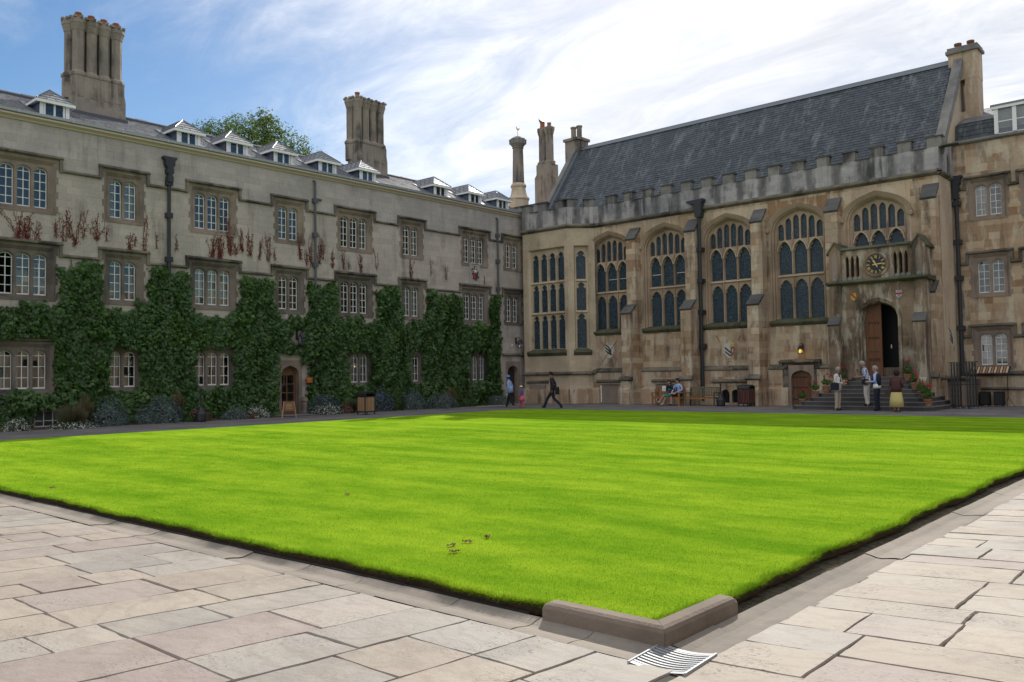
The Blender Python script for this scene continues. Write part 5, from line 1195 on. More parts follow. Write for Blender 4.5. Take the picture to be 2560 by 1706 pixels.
while x > -34:
    wd = rg.choice((.40, .46, .52, .56, .62)); y = 4.05
    while y > -1.6:
        l = rg.choice((.42, .55, .68, .8, .92, 1.05)); flags.append((x-wd/2, y-l/2, wd, l)); y -= l
    x -= wd
y = 4.05       # right path: courses run away from the lawn
yy = 3.2
while yy < 40:
    wd = rg.choice((.32, .37, .42, .46, .52)); x = -2.40
    while x < 3.2:
        l = rg.choice((.42, .55, .68, .82, .95)); flags.append((x+l/2, yy+wd/2, l, wd)); x += l
    yy += wd
def vis(f):
    px, py, dd = proj(f[0], f[1], 0); return (f[2]*f[3])/dd**2.2 if dd > .8 and -350 < px < 2900 and -200 < py < 2100 else 0
flags.sort(key=lambda f: -vis(f)); FM = {}; rest = MB()
for i, (x, y, a, b_) in enumerate(flags):
    if vis(f := (x, y, a, b_)) <= 0: continue
    zc = camber(x, y); ex = .3; rx = math.atan2(camber(x, y+ex)-camber(x, y-ex), 2*ex); ry = -math.atan2(camber(x+ex, y)-camber(x-ex, y), 2*ex)
    J = .011
    if i < 300:
        k = (round(a, 2), round(b_, 2), rg.randrange(3))
        if k not in FM: FM[k] = flag_mesh(a-J, b_-J, hash(k) % 1000).mesh('flagstone', 'flagstone')
        put('flagstone', FM[k], PAVE, (x, y, zc+rg.uniform(-.003, .003)), 0, None, (rx+rg.gauss(0, .003), ry+rg.gauss(0, .003), 0))
    else:
        h = .001*rg.uniform(-2, 2); q = [(x+sx*(a-J)/2, y+sy*(b_-J)/2) for sx, sy in ((-1, -1), (1, -1), (1, 1), (-1, 1))]
        rest.add([(p, r, camber(p, r)+h) for p, r in q]+[(p, r, camber(p, r)-.03) for p, r in q], [(0, 1, 2, 3), (4, 5, 1, 0), (5, 6, 2, 1), (6, 7, 3, 2), (7, 4, 0, 3)], 0, rg.random())
tag(rest.build('flagging', 'flagstone', PAVE), kind='stuff')
# dished channel stones
def channel_mesh(L, w_, seed):
    rg = random.Random(seed); m = MB(); N = 6; v = []
    for k in range(N+1):
        t = k/N; z = .002-.016*math.sin(PI*min(1, t*1.2))**2+(.010*(1-t*3) if t < .33 else 0)
        v += [(0.004, t*w_, z), (L-.004, t*w_, z)]
    m.add(v, [(2*k, 2*k+1, 2*k+3, 2*k+2) for k in range(N)]); m.add([(0.004, 0, .012), (L-.004, 0, .012), (L-.004, 0, -.05), (.004, 0, -.05)], [(3, 2, 1, 0)]); m.add([(.004, 0, -.05), (.004, 0, .012)]+[v[2*k] for k in range(1, N+1)]+[(.004, w_, -.05)], [tuple(range(N+3))]); return m
CH = tag(put('channel', None), 'shallow dished stone gutter between the lawn and the flags', kind='structure')
cm = {}
def ch(L, s):
    k = (L, s % 3)
    if k not in cm: cm[k] = channel_mesh(L, .305, s % 3).mesh('channel_stone', 'channel')
    return cm[k]
x = -2.73; i = 0
while x > -30:
    L = rg.choice((.45, .6, .75, .9)); put('channel_stone', ch(L, i), CH, (x, 4.355, 0), PI, None, (rg.gauss(0, .008), rg.gauss(0, .006), PI)); x -= L; i += 1
y = 4.40
while y < 34:
    L = rg.choice((.5, .65, .8, .95)); put('channel_stone', ch(L, i), CH, (-2.67, y+L, 0), -PI/2, None, (rg.gauss(0, .008), rg.gauss(0, .006), -PI/2)); y += L; i += 1
m = MB(); m.box(-30, -3.75, 4.372, 4.378, -.02, .02); m.build('edging_strip', 'iron', CH)
# L-shaped corner kerb
KB = thing('corner_kerb', 'brown L-shaped rounded stone kerb guarding the near corner of the lawn', 'kerb', (-2.68, 4.33, 0))
def kerb(L, ang, name):
    prof = [(0, -.04), (0, .085), (.012, .108), (.035, .12), (.115, .12), (.138, .108), (.15, .085), (.15, -.04)]; m = MB(); st = [0, .3, .6, L-.05, L-.02, L]; sc = [1, 1, 1, 1, .96, .86]; v = []
    for t, s in zip(st, sc): v += [(t, (p-.075)*(.9+.1*s)+.075, z*s if z > 0 else z) for p, z in prof]
    k = len(prof); fs = [(j*k+i, j*k+i+1, (j+1)*k+i+1, (j+1)*k+i) for j in range(len(st)-1) for i in range(k-1)]+[tuple(range(k)), tuple((len(st)-1)*k+i for i in range(k-1, -1, -1))]
    m.add(v, fs); return m
k1 = kerb(.92, 0, 'a'); k1.v = [(-x, y, z) for x, y, z in k1.v]; k1.v = [(min(x, -(y)) if abs(x) < .02 else x, y, z) for x, y, z in k1.v]; k1.build('kerb_arm', 'kerbstone', KB)
k2 = kerb(.92, 0, 'b'); k2.v = [(-y, x, z) for x, y, z in k2.v]; k2.v = [(x, max(y, -x+.003) if abs(y) < .02 else y, z) for x, y, z in k2.v]; k2.build('kerb_arm', 'kerbstone', KB)
# dished drain grate
GR = thing('drain_grate', 'shiny dished metal drain grate in the paving below the corner kerb', 'drain grate', (-2.545, 4.195, .014), math.radians(4))
def dz(x): return -.018*math.cos(x/.17*PI/2)
m = MB(); xs_ = [-.17+.34*i/12 for i in range(13)]
for y0_, y1_ in ((-.20, -.165), (.165, .20)):
    for a, b_ in zip(xs_[:-1], xs_[1:]): m.add([(a, y0_, dz(a)), (b_, y0_, dz(b_)), (b_, y1_, dz(b_)), (a, y1_, dz(a))], [(0, 1, 2, 3)])
for s_ in (-1, 1): m.box(s_*.17-.006, s_*.17+.006, -.2, .2, -.05, .004)
m.build('grate_frame', 'grate_metal', GR); 
for k in range(9):
    y0_ = -.156+k*.0372; m = MB()
    for a, b_ in zip(xs_[:-1], xs_[1:]): m.add([(a, y0_, dz(a)), (b_, y0_, dz(b_)), (b_, y0_+.0155, dz(b_)), (a, y0_+.0155, dz(a)), (a, y0_, dz(a)-.02), (b_, y0_, dz(b_)-.02)], [(0, 1, 2, 3), (4, 5, 1, 0)])
    m.build('grate_bar', 'grate_metal', GR)
m = MB(); m.add([(-.168, -.198, -.06), (.168, -.198, -.06), (.168, .198, -.06), (-.168, .198, -.06)], [(0, 1, 2, 3)]); m.build('sump', 'black', GR)
# shaded paths along the range and the hall, laid in large dark flags
def path(name, x0, x1, y0, y1, label, seed, along):
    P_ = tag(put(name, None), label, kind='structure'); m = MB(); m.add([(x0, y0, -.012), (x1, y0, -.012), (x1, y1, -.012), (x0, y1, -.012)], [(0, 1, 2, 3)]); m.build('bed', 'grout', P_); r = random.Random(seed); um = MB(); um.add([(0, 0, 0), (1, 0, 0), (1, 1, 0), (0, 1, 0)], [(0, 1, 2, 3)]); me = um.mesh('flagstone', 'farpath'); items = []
    if along == 'x':
        y = y0
        while y < y1-.05:
            w_ = min(r.uniform(.7, 1.1), y1-y); x = x0
            while x < x1-.05: l = min(r.uniform(.8, 1.7), x1-x); items.append((x, y, l, w_)); x += l
            y += w_
    else:
        x = x0
        while x < x1-.05:
            w_ = min(r.uniform(.7, 1.1), x1-x); y = y0
            while y < y1-.05: l = min(r.uniform(.8, 1.7), y1-y); items.append((x, y, w_, l)); y += l
            x += w_
    items.sort(key=lambda f: math.hypot(f[0], f[1])); rest = MB()
    for i, (x, y, a, b_) in enumerate(items):
        if i < 150: put('flagstone', me, P_, (x+.008, y+.008, .0+r.uniform(-.004, .004)), 0, (a-.016, b_-.016, 1))
        else: h = r.uniform(-.004, .004); rest.add([(x+.008, y+.008, h), (x+a-.008, y+.008, h), (x+a-.008, y+b_-.008, h), (x+.008, y+b_-.008, h)], [(0, 1, 2, 3)], 0, r.random())
    if rest.v: tag(rest.build('flagging', 'farpath', P_), kind='stuff')
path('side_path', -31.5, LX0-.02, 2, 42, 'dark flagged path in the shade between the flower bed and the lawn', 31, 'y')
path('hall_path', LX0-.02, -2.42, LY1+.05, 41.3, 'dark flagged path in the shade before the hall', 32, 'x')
m = MB(); m.add([(-33.1, 3, .02), (-31.5, 3, .005), (-31.5, 36.3, .005), (-33.1, 36.3, .02)], [(0, 1, 2, 3)]); tag(m.build('flower_bed', 'soil'), 'narrow planted earth bed at the foot of the ivy-clad range', kind='structure')
m = MB(); m.add([(-33.1, 36.3, .0), (-31.5, 36.3, .0), (-31.5, 42, .0), (-33.1, 42, .0)], [(0, 1, 2, 3)]); m.add([(-33.1, 20.9, .03), (-31.3, 20.9, .03), (-31.3, 23.4, .03), (-33.1, 23.4, .03)], [(0, 1, 2, 3)]); tag(m.build('door_apron', 'farpath'), 'dark flagged aprons before the two doors of the range', kind='structure')
# the range that closes the court opposite the ivy, seen only as a reflection in the windows
m = MB(); m.box(15, 22, -30, 70, -.3, 9.5); ow = tag(m.build('opposite_range', 'ashlar'), 'plain stone range closing the court on the side opposite the ivy', kind='structure')
for k in range(22):
    for z_ in (1.4, 4.6, 7.3): MB().box(14.95, 15.02, -26+k*4.2, -24.6+k*4.2, z_, z_+1.5).build('window', 'dark_room', ow)
# ------------------------------------------------------------------ grass blades
def grass(N, region, hgt, edge=False, seed=1):
    r = np.random.default_rng(seed); pts = []
    if not edge:
        while sum(len(p) for p in pts) < N:
            k = N*2; u = r.random(k); d = 3.6+22*u**2.6; a = np.radians(r.uniform(-88, 2, k)); x = d*np.sin(a); y = d*np.cos(a)
            ok = (x > LX0+.05) & (x < LX1-.02) & (y > LY0+.02) & (y < LY1-.05); pts.append(np.stack([x[ok], y[ok]], 1))
        p = np.concatenate(pts)[:N]
    else:
        k = N//2; t = LX1-(LX1-LX0)*r.random(k)**2.2; y = LY0+.025*np.sin(t*2.1+1)+.018*np.sin(t*5.3+2)+.012*np.sin(t*11.7+1)+np.abs(r.normal(0, .035, k))-.012; A = np.stack([t, y], 1)
        t = LY0+(LY1-LY0)*r.random(k)**2.2; x = LX1+.025*np.sin(t*2.1+2)+.018*np.sin(t*5.3+4)+.012*np.sin(t*11.7+2)-np.abs(r.normal(0, .035, k))+.012; p = np.concatenate([A, np.stack([x, t], 1)])
        N = len(p)
    d = np.hypot(p[:, 0], p[:, 1]); wd = (.0009+.00032*d)*r.uniform(.7, 1.4, N); h = hgt*r.uniform(.55, 1.25, N); ang = r.random(N)*2*PI; lean = r.normal(0, .4, N)*h; la = r.random(N)*2*PI
    base = np.stack([p[:, 0], p[:, 1], np.full(N, .058)], 1); dx = np.stack([np.cos(ang)*wd, np.sin(ang)*wd, np.zeros(N)], 1)
    tip = base+np.stack([np.cos(la)*lean, np.sin(la)*lean, h], 1)
    if edge:
        k = N//2; tip[:k, 1] -= r.uniform(0, .05, k); tip[k:, 0] += r.uniform(0, .05, N-k); tip[:, 2] -= r.uniform(0, .05, N)
    V = np.empty((N, 3, 3)); V[:, 0] = base-dx; V[:, 1] = base+dx; V[:, 2] = tip
    return V, r.random(N)
def tri_mesh(name, V, rnd, mat_, parent=None):
    """V: (N, k, 3) polygons of k corners"""
    N, k = V.shape[:2]; me = bpy.data.meshes.new(name); me.vertices.add(N*k); me.vertices.foreach_set('co', V.reshape(-1).astype(np.float32))
    me.loops.add(N*k); me.loops.foreach_set('vertex_index', np.arange(N*k, dtype=np.int32)); me.polygons.add(N); me.polygons.foreach_set('loop_start', np.arange(0, N*k, k, dtype=np.int32)); me.polygons.foreach_set('loop_total', np.full(N, k, dtype=np.int32))
    me.materials.append(MT[mat_]); me.attributes.new('rnd', 'FLOAT', 'FACE').data.foreach_set('value', rnd.astype(np.float32)); me.update(calc_edges=True); me.validate()
    return put(name, me, parent)
V1, r1 = grass(380000, None, .017, False, 1); V2, r2_ = grass(70000, None, .05, True, 2)
tag(tri_mesh('grass', np.concatenate([V1, V2]), np.concatenate([r1, r2_]), 'grass_blade'), 'short mown grass blades of the lawn', 'grass', kind='stuff')

# ================================================================== PLANTS
def vnoise(x, y, seed=0):
    """smooth value noise in [0,1] for arrays"""
    r = np.random.default_rng(seed); T = r.random((64, 64)); xi = np.floor(x).astype(int); yi = np.floor(y).astype(int); fx = x-xi; fy = y-yi; fx = fx*fx*(3-2*fx); fy = fy*fy*(3-2*fy)
    a = T[xi % 64, yi % 64]; b = T[(xi+1) % 64, yi % 64]; c = T[xi % 64, (yi+1) % 64]; d = T[(xi+1) % 64, (yi+1) % 64]
    return (a*(1-fx)+b*fx)*(1-fy)+(c*(1-fx)+d*fx)*fy
LEAF = {'ivy': [(0, .58), (.17, .16), (.5, .24), (.30, -.14), (.2, -.42), (-.2, -.42), (-.30, -.14), (-.5, .24), (-.17, .16)],
        'oval': [(0, .5), (.22, .12), (.2, -.2), (0, -.5), (-.2, -.2), (-.22, .12)], 'dia': [(0, .5), (.25, 0), (0, -.5), (-.25, 0)], 'blade': [(0, .5), (.06, -.5), (-.06, -.5)]}
def leaf_polys(C, N, Tdir, size, kind, curl=.25, r=RNG):
    """C centres, N normals, Tdir tip directions -> (n,k,3)"""
    N = N/np.linalg.norm(N, axis=1, keepdims=True); T = Tdir-(Tdir*N).sum(1, keepdims=True)*N; T /= np.linalg.norm(T, axis=1, keepdims=True)+1e-9; B = np.cross(N, T); t = np.array(LEAF[kind])
    V = C[:, None]+size[:, None, None]*(t[None, :, 0, None]*B[:, None]+t[None, :, 1, None]*T[:, None]-(curl*np.abs(t[None, :, 0, None])+curl*.6*np.maximum(t[None, :, 1, None], 0))*N[:, None])
    return V

# ---- Boston ivy on the lower two storeys of the range
IVY = thing('wall_ivy', 'dense dark green ivy covering the lower walls of the long range', 'ivy', (XW, 0, 0))
def ivy_mask(s, z, r):
    j = (vnoise(s*2.3, z*2.3, 5)-.5)*.5+(vnoise(s*6, z*6, 6)-.5)*.3
    ok = (z < 6.05+j*1.2) & (s < 36.15+j*.4)
    for i, (c, n) in enumerate(zip(BC, BN)):
        hw = n*LP/2+.33
        if i < 7:
            ok &= ~((np.abs(s-c) < hw-.05+j*.75) & (z > 4.42+j*.9+.10*np.sin(s*3)))
        else: ok &= ~(s > 36.2)
        if i in (3, 7): continue
        h2 = n*LP/2+(.16 if i == 0 else -.02)-(.10 if i in (4, 5, 6) else 0); dx = .12 if i in (5,) else (0.08 if i == 4 else 0)
        ok &= ~((np.abs(s-c-dx) < h2+j*.3) & (z > 1.28+j*.5) & (z < (3.2 if i == 0 else 2.92)+j*.6))
    ok &= ~((s > 21.48+j*.3) & (s < 23.05+j*.4) & (z < 2.25+j*.6))
    ok &= ~((s > 21.48) & (s < 22.7) & (z < 2.75+j*.3))
    ok &= ~((np.abs(s-22.52) < .26) & (z > 3.2) & (z < 3.85))
    ok &= ~((np.abs(s-12.05) < .62+j*.3) & (z < .72+j*.4)); ok &= ~((np.abs(s-15.55) < .4) & (z < .5))
    ok &= ~((s > 32.9) & (z < .55+j) & (s < 33.5))
    return ok
def make_ivy():
    r = np.random.default_rng(21); n = 118000; s = 4+33*r.random(n); z = .02+6.2*r.random(n); ok = ivy_mask(s, z, r); s, z = s[ok], z[ok]; n = len(s)
    f = lambda a, b: .55*vnoise(a*1.1, b*1.1, 1)+.35*vnoise(a*2.6, b*2.6, 2)+.22*vnoise(a*5.5, b*5.5, 3)
    d0 = f(s, z); e = .08; gs = (f(s+e, z)-f(s-e, z))/(2*e); gz = (f(s, z+e)-f(s, z-e))/(2*e)
    edge = np.zeros(n)
    for ds, dz_ in ((.25, 0), (-.25, 0), (0, .25), (0, -.25)): edge += ivy_mask(s+ds, z+dz_, r)
    thick = .35+.65*edge/4
    layer = np.where(r.random(n) < .22, .1*r.random(n), r.random(n)**.55); d = .03+(.08+.46*d0*thick)*layer
    N = np.stack([np.full(n, 1.0), -.8*gs+r.normal(0, .33, n), -.8*gz+.5+r.normal(0, .36, n)], 1); T = np.stack([r.normal(0, .25, n)+.2, r.normal(0, .45, n), -np.ones(n)], 1)
    C = np.stack([d, s, z], 1); size = .105*np.clip(np.exp(r.normal(0, .36, n)), .45, 2.0)
    top = np.clip((z-5.6)/.55, 0, 1)+np.clip(1-edge/3.0, 0, 1)*.35
    patch = np.clip((vnoise(s*.9, z*.9, 9)-.62)*3, 0, 1)*(z < 4.6)
    rn = np.clip(.05+.55*r.random(n)*(.45+.75*d0)+.30*patch*r.random(n)+.42*top*r.random(n)*(r.random(n) < .65), 0, 1)
    tag(tri_mesh('ivy_leaves', leaf_polys(C, N, T, size, 'ivy', .22), rn, 'ivy', IVY), kind='stuff')
    # trailing yellow-green ends and bare stems
    m = MB(); rg = random.Random(8)
    for c0 in (12.9, 13.3, 16.2, 17.0, 20.2, 20.8, 23.9, 24.3, 27.8, 28.3, 31.2, 32.0, 35.7):
        p = Vector((.04, c0, .05)); pts = [p.copy()]
        while p.z < 5.9: p = p+Vector((rg.uniform(-.02, .02), rg.uniform(-.14, .14), rg.uniform(.3, .55))); p.x = .05; pts.append(p.copy())
        m.tube(pts, [.03*(1-i/len(pts))+.006 for i in range(len(pts))], 5)
    tag(m.build('stems', 'bin_maroon', IVY), kind='stuff')
make_ivy()
# ---- reddening creeper on the top storey
def creeper(label, sprigs, seed):
    P_ = thing('red_creeper', label, 'creeper', (XW, sprigs[0][0], sprigs[0][1]), 0, 'red creepers on the upper wall'); o = Vector(P_.location); r = np.random.default_rng(seed)
    for (s, z0, z1, n, sp) in sprigs:
        n = int(n*1.3)
        m = MB(); pts_all = []; k = max(3, int(2+n/34))
        for j in range(k):
            p = Vector((.015, s+r.normal(0, sp*.25), z0)); pts = [p.copy()]; end = z0+(z1-z0)*r.uniform(.6, 1.0); drift = r.normal(0, sp*.45)
            while p.z < end: p = p+Vector((0, drift*.16+r.normal(0, .025), r.uniform(.07, .13))); pts.append(p.copy())
            m.tube([q-o+Vector((XW, 0, 0)) for q in pts], [.007]*(len(pts)-1)+[.003], 4); pts_all += [(q, 1-(q.z-z0)/(z1-z0+.01)) for q in pts]
        sg = m.build('stem', 'bin_maroon', P_)
        w_ = np.array([.25+t for _, t in pts_all]); w_ /= w_.sum(); idx = r.choice(len(pts_all), n, p=w_); C = np.array([pts_all[i][0] for i in idx])-np.array(o)+np.array([XW, 0, 0]); C += np.stack([.01+.04*r.random(n), r.normal(0, .045, n), r.normal(0, .05, n)], 1)
        V = leaf_polys(C, np.stack([np.ones(n), r.normal(0, .4, n), .2+r.normal(0, .4, n)], 1), np.stack([.1*np.ones(n), r.normal(0, .5, n), -np.ones(n)], 1), r.uniform(.03, .085, n), 'dia'); tag(tri_mesh('leaves', V, r.random(n), 'creeper', P_), kind='stuff')
creeper('red creeper fanning out thickly below the leftmost top-floor window', [(10.9, 6.78, 7.75, 170, .5), (11.2, 6.78, 7.6, 150, .3), (11.55, 6.8, 7.5, 60, .2)], 1)
creeper('thin red creeper shoots between the leftmost and second top-floor windows', [(12.2, 7.0, 7.65, 50, .15), (12.45, 6.8, 8.3, 70, .1), (12.62, 7.0, 7.6, 30, .1), (12.85, 6.7, 8.25, 120, .16), (13.15, 7.0, 7.5, 30, .1), (13.65, 7.0, 8.05, 110, .2)], 2)
creeper('sparse red creeper shoots below and right of the second top-floor window', [(14.0, 7.0, 7.6, 20, .06), (14.9, 6.75, 7.4, 75, .1), (15.1, 6.9, 7.4, 20, .06), (15.45, 6.75, 8.3, 75, .08), (16.0, 6.9, 7.6, 14, .08), (16.8, 6.95, 7.6, 26, .06)], 3)
creeper('thickest red creeper, hanging below and right of the third top-floor window', [(18.35, 6.8, 7.75, 150, .25), (18.75, 6.8, 7.85, 230, .22), (19.2, 7.0, 8.75, 230, .12), (19.45, 7.0, 7.7, 60, .1)], 4)
creeper('red creeper spreading in many shoots left of the fourth top-floor window', [(19.8, 7.2, 8.2, 110, .22), (20.15, 7.0, 8.2, 130, .15), (20.6, 6.9, 8.1, 75, .12), (21.05, 6.85, 8.3, 110, .16), (21.4, 6.9, 7.5, 30, .1)], 5)
creeper('red creeper shoots either side of the plain grey drainpipe', [(22.75, 7.1, 8.5, 120, .15), (23.05, 6.9, 7.6, 60, .1), (23.35, 6.9, 8.2, 90, .1), (23.75, 7.0, 8.3, 110, .14), (24.0, 7.2, 8.4, 70, .1), (24.55, 6.9, 7.85, 85, .14)], 6)
creeper('red creeper shoots below the three-light top-floor window right of the drainpipe', [(25.2, 6.85, 7.7, 55, .16), (25.6, 6.9, 7.3, 20, .2), (26.25, 6.8, 7.75, 95, .12), (27.2, 7.0, 8.2, 28, .1)], 7)
creeper('last thin red creeper shoots, below and right of the far two-light top-floor window', [(29.5, 6.8, 7.85, 90, .14), (30.9, 7.0, 8.0, 28, .05), (32.0, 6.85, 7.8, 34, .05), (35.0, 6.8, 7.4, 16, .06)], 8)

# ---- tree beyond the range
def tree(x, y, zt):
    T = thing('plane_tree', 'leafy green tree rising behind the slate roof of the long range', 'tree', (x, y, 0)); m = MB(); rg = random.Random(3); tips = []
    m.tube([(0, 0, 0), (.1, .1, 4), (-.1, .2, 9), (0, 0, 13)], [.55, .45, .38, .25], 9)
    lobes = [(-.3, -4.6, zt-3.5, 1.5), (0, -3.2, zt-2.9, 1.6), (.4, -1.8, zt-2.6, 1.9), (-.4, -.3, zt-2.2, 2.0), (0, .9, zt-1.2, 1.15), (.2, .6, zt-.5, .7), (0, 2.2, zt-2.4, 1.8), (.5, 3.3, zt-3.3, 1.7), (-.2, 4.1, zt-4.4, 1.3), (1.0, 0, zt-4.5, 2.4), (-1.2, 1.5, zt-4.6, 2.2), (0, -2.5, zt-4.8, 2.1)]
    for a, b, c, R in lobes:
        m.tube([(0, 0, zt-9), (a*.4, b*.4, (zt-9+c)/2+.4), (a, b, c)], [.18, .1, .03], 6)
        for k in range(7):
            v = Vector((rg.gauss(0, 1), rg.gauss(0, 1), rg.gauss(0, .8))).normalized()*R*.9; m.tube([(a, b, c), (a+v.x*.6, b+v.y*.6, c+v.z*.6+.1), (a+v.x, b+v.y, c+v.z)], [.03, .02, .006], 4)
    m.build('trunk', 'bin_maroon', T)
    r = np.random.default_rng(5); Cs = []; Ns = []
    for a, b, c, R in lobes:
        k = int(62*R*R)
        u = r.normal(size=(k, 3)); u /= np.linalg.norm(u, axis=1, keepdims=True); rad = R*(.45+.65*r.random(k)**.6); cl = np.array([a, b, c])+u*rad[:, None]*np.array([1, 1, .82])
        kk = 16; q = np.repeat(cl, kk, 0)+r.normal(0, .17, (k*kk, 3)); Cs.append(q); Ns.append(np.repeat(u, kk, 0)+r.normal(0, .6, (k*kk, 3))+np.array([0, 0, .5]))
    C = np.concatenate(Cs); N = np.concatenate(Ns); n = len(C)
    tag(tri_mesh('crown', leaf_polys(C, N, r.normal(size=(n, 3))-np.array([0, 0, .6]), r.uniform(.10, .22, n), 'oval', .2), np.clip(r.random(n)*.9, 0, 1), 'tree_leaf', T))
tree(-50, 31.0, 19.6)

# ---- border plants along the foot of the range
def shrub(name, label, y, x, w_, h, kind, seed, group='plants in the border under the ivy'):
    S = thing(name, label, 'shrub' if kind not in ('straw',) else 'grass clump', (x, y, 0), 0, group); r = np.random.default_rng(seed); m = MB(); rg = random.Random(seed)
    for k in range(9):
        a = rg.uniform(0, 2*PI); q = w_*.38*rg.random(); m.tube([(q*.25*math.cos(a), q*.25*math.sin(a), 0), (q*math.cos(a), q*math.sin(a), h*.7)], [.012, .005], 4)
    m.build('stems', 'bin_maroon', S)
    if kind in ('lavender', 'straw'):
        n = 1500 if kind == 'lavender' else 420; a = r.random(n)*2*PI; rad = np.sqrt(r.random(n)); base = np.stack([rad*np.cos(a)*w_*.22, rad*np.sin(a)*w_*.22, np.zeros(n)], 1); lean = rad*(.75 if kind == 'lavender' else .5)
        hh = h*r.uniform(.7, 1.05, n)*(1-.35*rad**2); tip = base+np.stack([np.cos(a)*lean*w_*.38, np.sin(a)*lean*w_*.38, hh], 1); wd = (.008 if kind == 'lavender' else .012)*r.uniform(.7, 1.4, n); px_ = np.stack([-np.sin(a+1), np.cos(a+1), np.zeros(n)], 1)*wd[:, None]
        V = np.stack([base-px_, base+px_, tip], 1); mid = .5*(base+tip); mid[:, 2] += .0
        tag(tri_mesh('foliage', V, r.random(n), kind, S), kind='stuff'); return S
    n = int(2600*w_*h)+500; u = r.normal(size=(n, 3)); u /= np.linalg.norm(u, axis=1, keepdims=True); u[:, 2] = np.abs(u[:, 2]); rad = (.55+.5*r.random(n)**.5)*(1+.22*(vnoise(u[:, 0]*3+seed, u[:, 1]*3+u[:, 2]*2, seed)-.5)*2)
    C = u*rad[:, None]*np.array([w_/2*.95, w_/2, h*.92]); C[:, 2] = np.maximum(C[:, 2], .02); T = u+r.normal(0, .5, (n, 3))+np.array([0, 0, .4])
    rn = r.random(n)
    if kind in ('daisy', 'pinkbed', 'bluebed'): rn = np.where(r.random(n) < .3, .8+.2*r.random(n), .55*r.random(n))
    if kind == 'silver': rn = np.where(r.random(n) < .008, .99, .93*r.random(n))
    V = leaf_polys(C, u+r.normal(0, .5, (n, 3)), T, r.uniform(.035, .075, n)*(1.2 if kind == 'shrub_green' else 1), 'oval' if kind != 'daisy' else 'dia'); tag(tri_mesh('foliage', V, rn, kind, S), kind='stuff'); return S
BED = [('daisy_clump', 'white daisies spilling onto the path in front of the barred cellar window', 10.55, -31.75, .9, .45, 'daisy'),
 ('lavender_bush', 'spiky grey-green lavender bush right of the barred cellar window', 12.35, -31.9, 1.25, .95, 'lavender'), ('daisy_clump', 'low white daisies at the foot of the lavender bush', 12.3, -31.5, 1.7, .26, 'daisy'),
 ('grass_clump', 'tall straw-coloured grass tuft behind the leftmost silver bush', 13.0, -32.35, .8, 1.35, 'straw'), ('silver_bush', 'rounded silver-leaved bush with white flowers beside the lavender', 13.75, -31.9, 1.35, 1.05, 'silver'),
 ('silver_bush', 'small silver bush left of the wide silver bush', 14.95, -31.75, .8, .6, 'silver'), ('silver_bush', 'widest silver-leaved bush, left of the black ash bin by the ivy', 15.75, -31.95, 1.6, 1.1, 'silver'),
 ('grass_clump', 'tall straw-coloured grass tuft behind the widest silver bush', 16.55, -32.4, .7, 1.4, 'straw'), ('leafy_plant', 'small bright green leafy plant left of the ash bin', 16.62, -31.6, .5, .32, 'shrub_green'),
 ('flower_clump', 'pink sedum flowers behind the black ash bin', 17.25, -32.0, 1.1, .55, 'pinkbed'), ('silver_bush', 'low silver mat left of the daisies by the glazed door', 18.7, -31.8, 1.2, .5, 'silver'),
 ('daisy_clump', 'white daisies left of the folding board', 19.7, -31.7, 1.2, .5, 'daisy'), ('flower_clump', 'small dark pink flowers among the daisies left of the board', 19.2, -31.45, .5, .25, 'pinkbed'),
 ('daisy_clump', 'white daisies right of the glazed door', 23.3, -31.8, 1.5, .5, 'daisy'), ('flower_clump', 'blue flowers against the ivy right of the glazed door', 23.6, -32.35, 1.4, 1.0, 'bluebed'), ('flower_clump', 'dark pink flowers left of the slatted bin', 24.35, -31.7, .6, .35, 'pinkbed'),
 ('lavender_bush', 'faded lavender just left of the slatted bin', 24.75, -31.95, .8, .75, 'lavender'), ('flower_clump', 'tall blue catmint just right of the slatted bin', 26.55, -32.1, 1.3, 1.1, 'bluebed'),
 ('leafy_plant', 'feathery green plant between blue catmint and silver bush', 27.5, -32.1, 1.0, 1.2, 'shrub_green'), ('silver_bush', 'tall silver-leaved bush right of the feathery green plant', 28.6, -31.95, 1.4, 1.05, 'silver'),
 ('silver_bush', 'broad low silver bush farther along the border', 30.5, -31.9, 1.8, .8, 'silver'), ('grass_clump', 'pale arching grass right of the broad low silver bush', 31.6, -32.3, .9, 1.3, 'straw'), ('leafy_plant', 'dark green rounded plant near the end of the border', 32.5, -32.0, 1.1, .85, 'shrub_green'),
 ('silver_bush', 'last blue-grey bush beside the corner door', 35.1, -31.95, 1.5, .6, 'silver')]
for i, b_ in enumerate(BED): shrub(*b_, seed=50+i)
# fallen leaves on the grass
r = np.random.default_rng(4)
for i, (lx, ly, lab) in enumerate(((-5.57, 5.45, 'largest of the brown dead leaves lying on the near lawn'), (-5.58, 5.66, 'curled brown dead leaf just right of the largest one on the lawn'), (-5.6, 5.92, 'brown dead leaf farthest right of the little group on the lawn'), (-5.35, 5.25, 'small brown dead leaf nearest the viewer on the lawn'), (-9.1, 7.0, 'lone brown dead leaf in the middle of the lawn'), (-13.3, 4.9, 'brown dead leaf near the left edge of the lawn'))):
    m = MB(); k = 3
    for j in range(k):
        a = j*2.1+i; o_ = Vector((.035*math.cos(a)*(j > 0), .035*math.sin(a)*(j > 0), .012)); q = [Vector((.021*math.cos(t)*(1.35 if e % 2 == 0 else .7), .017*math.sin(t)*(1.35 if e % 2 == 0 else .7), .012*math.sin(2*t+j))) for e, t in enumerate([2*PI*e/9 for e in range(9)])]; m.add([o_]+[o_+p for p in q], [(0, 1+e, 1+(e+1) % 9) for e in range(9)])
    tag(m.build('dead_leaf', 'pot_dark', None, (lx, ly, .074), i*.9), lab, 'leaf', 'dead leaves on the lawn')

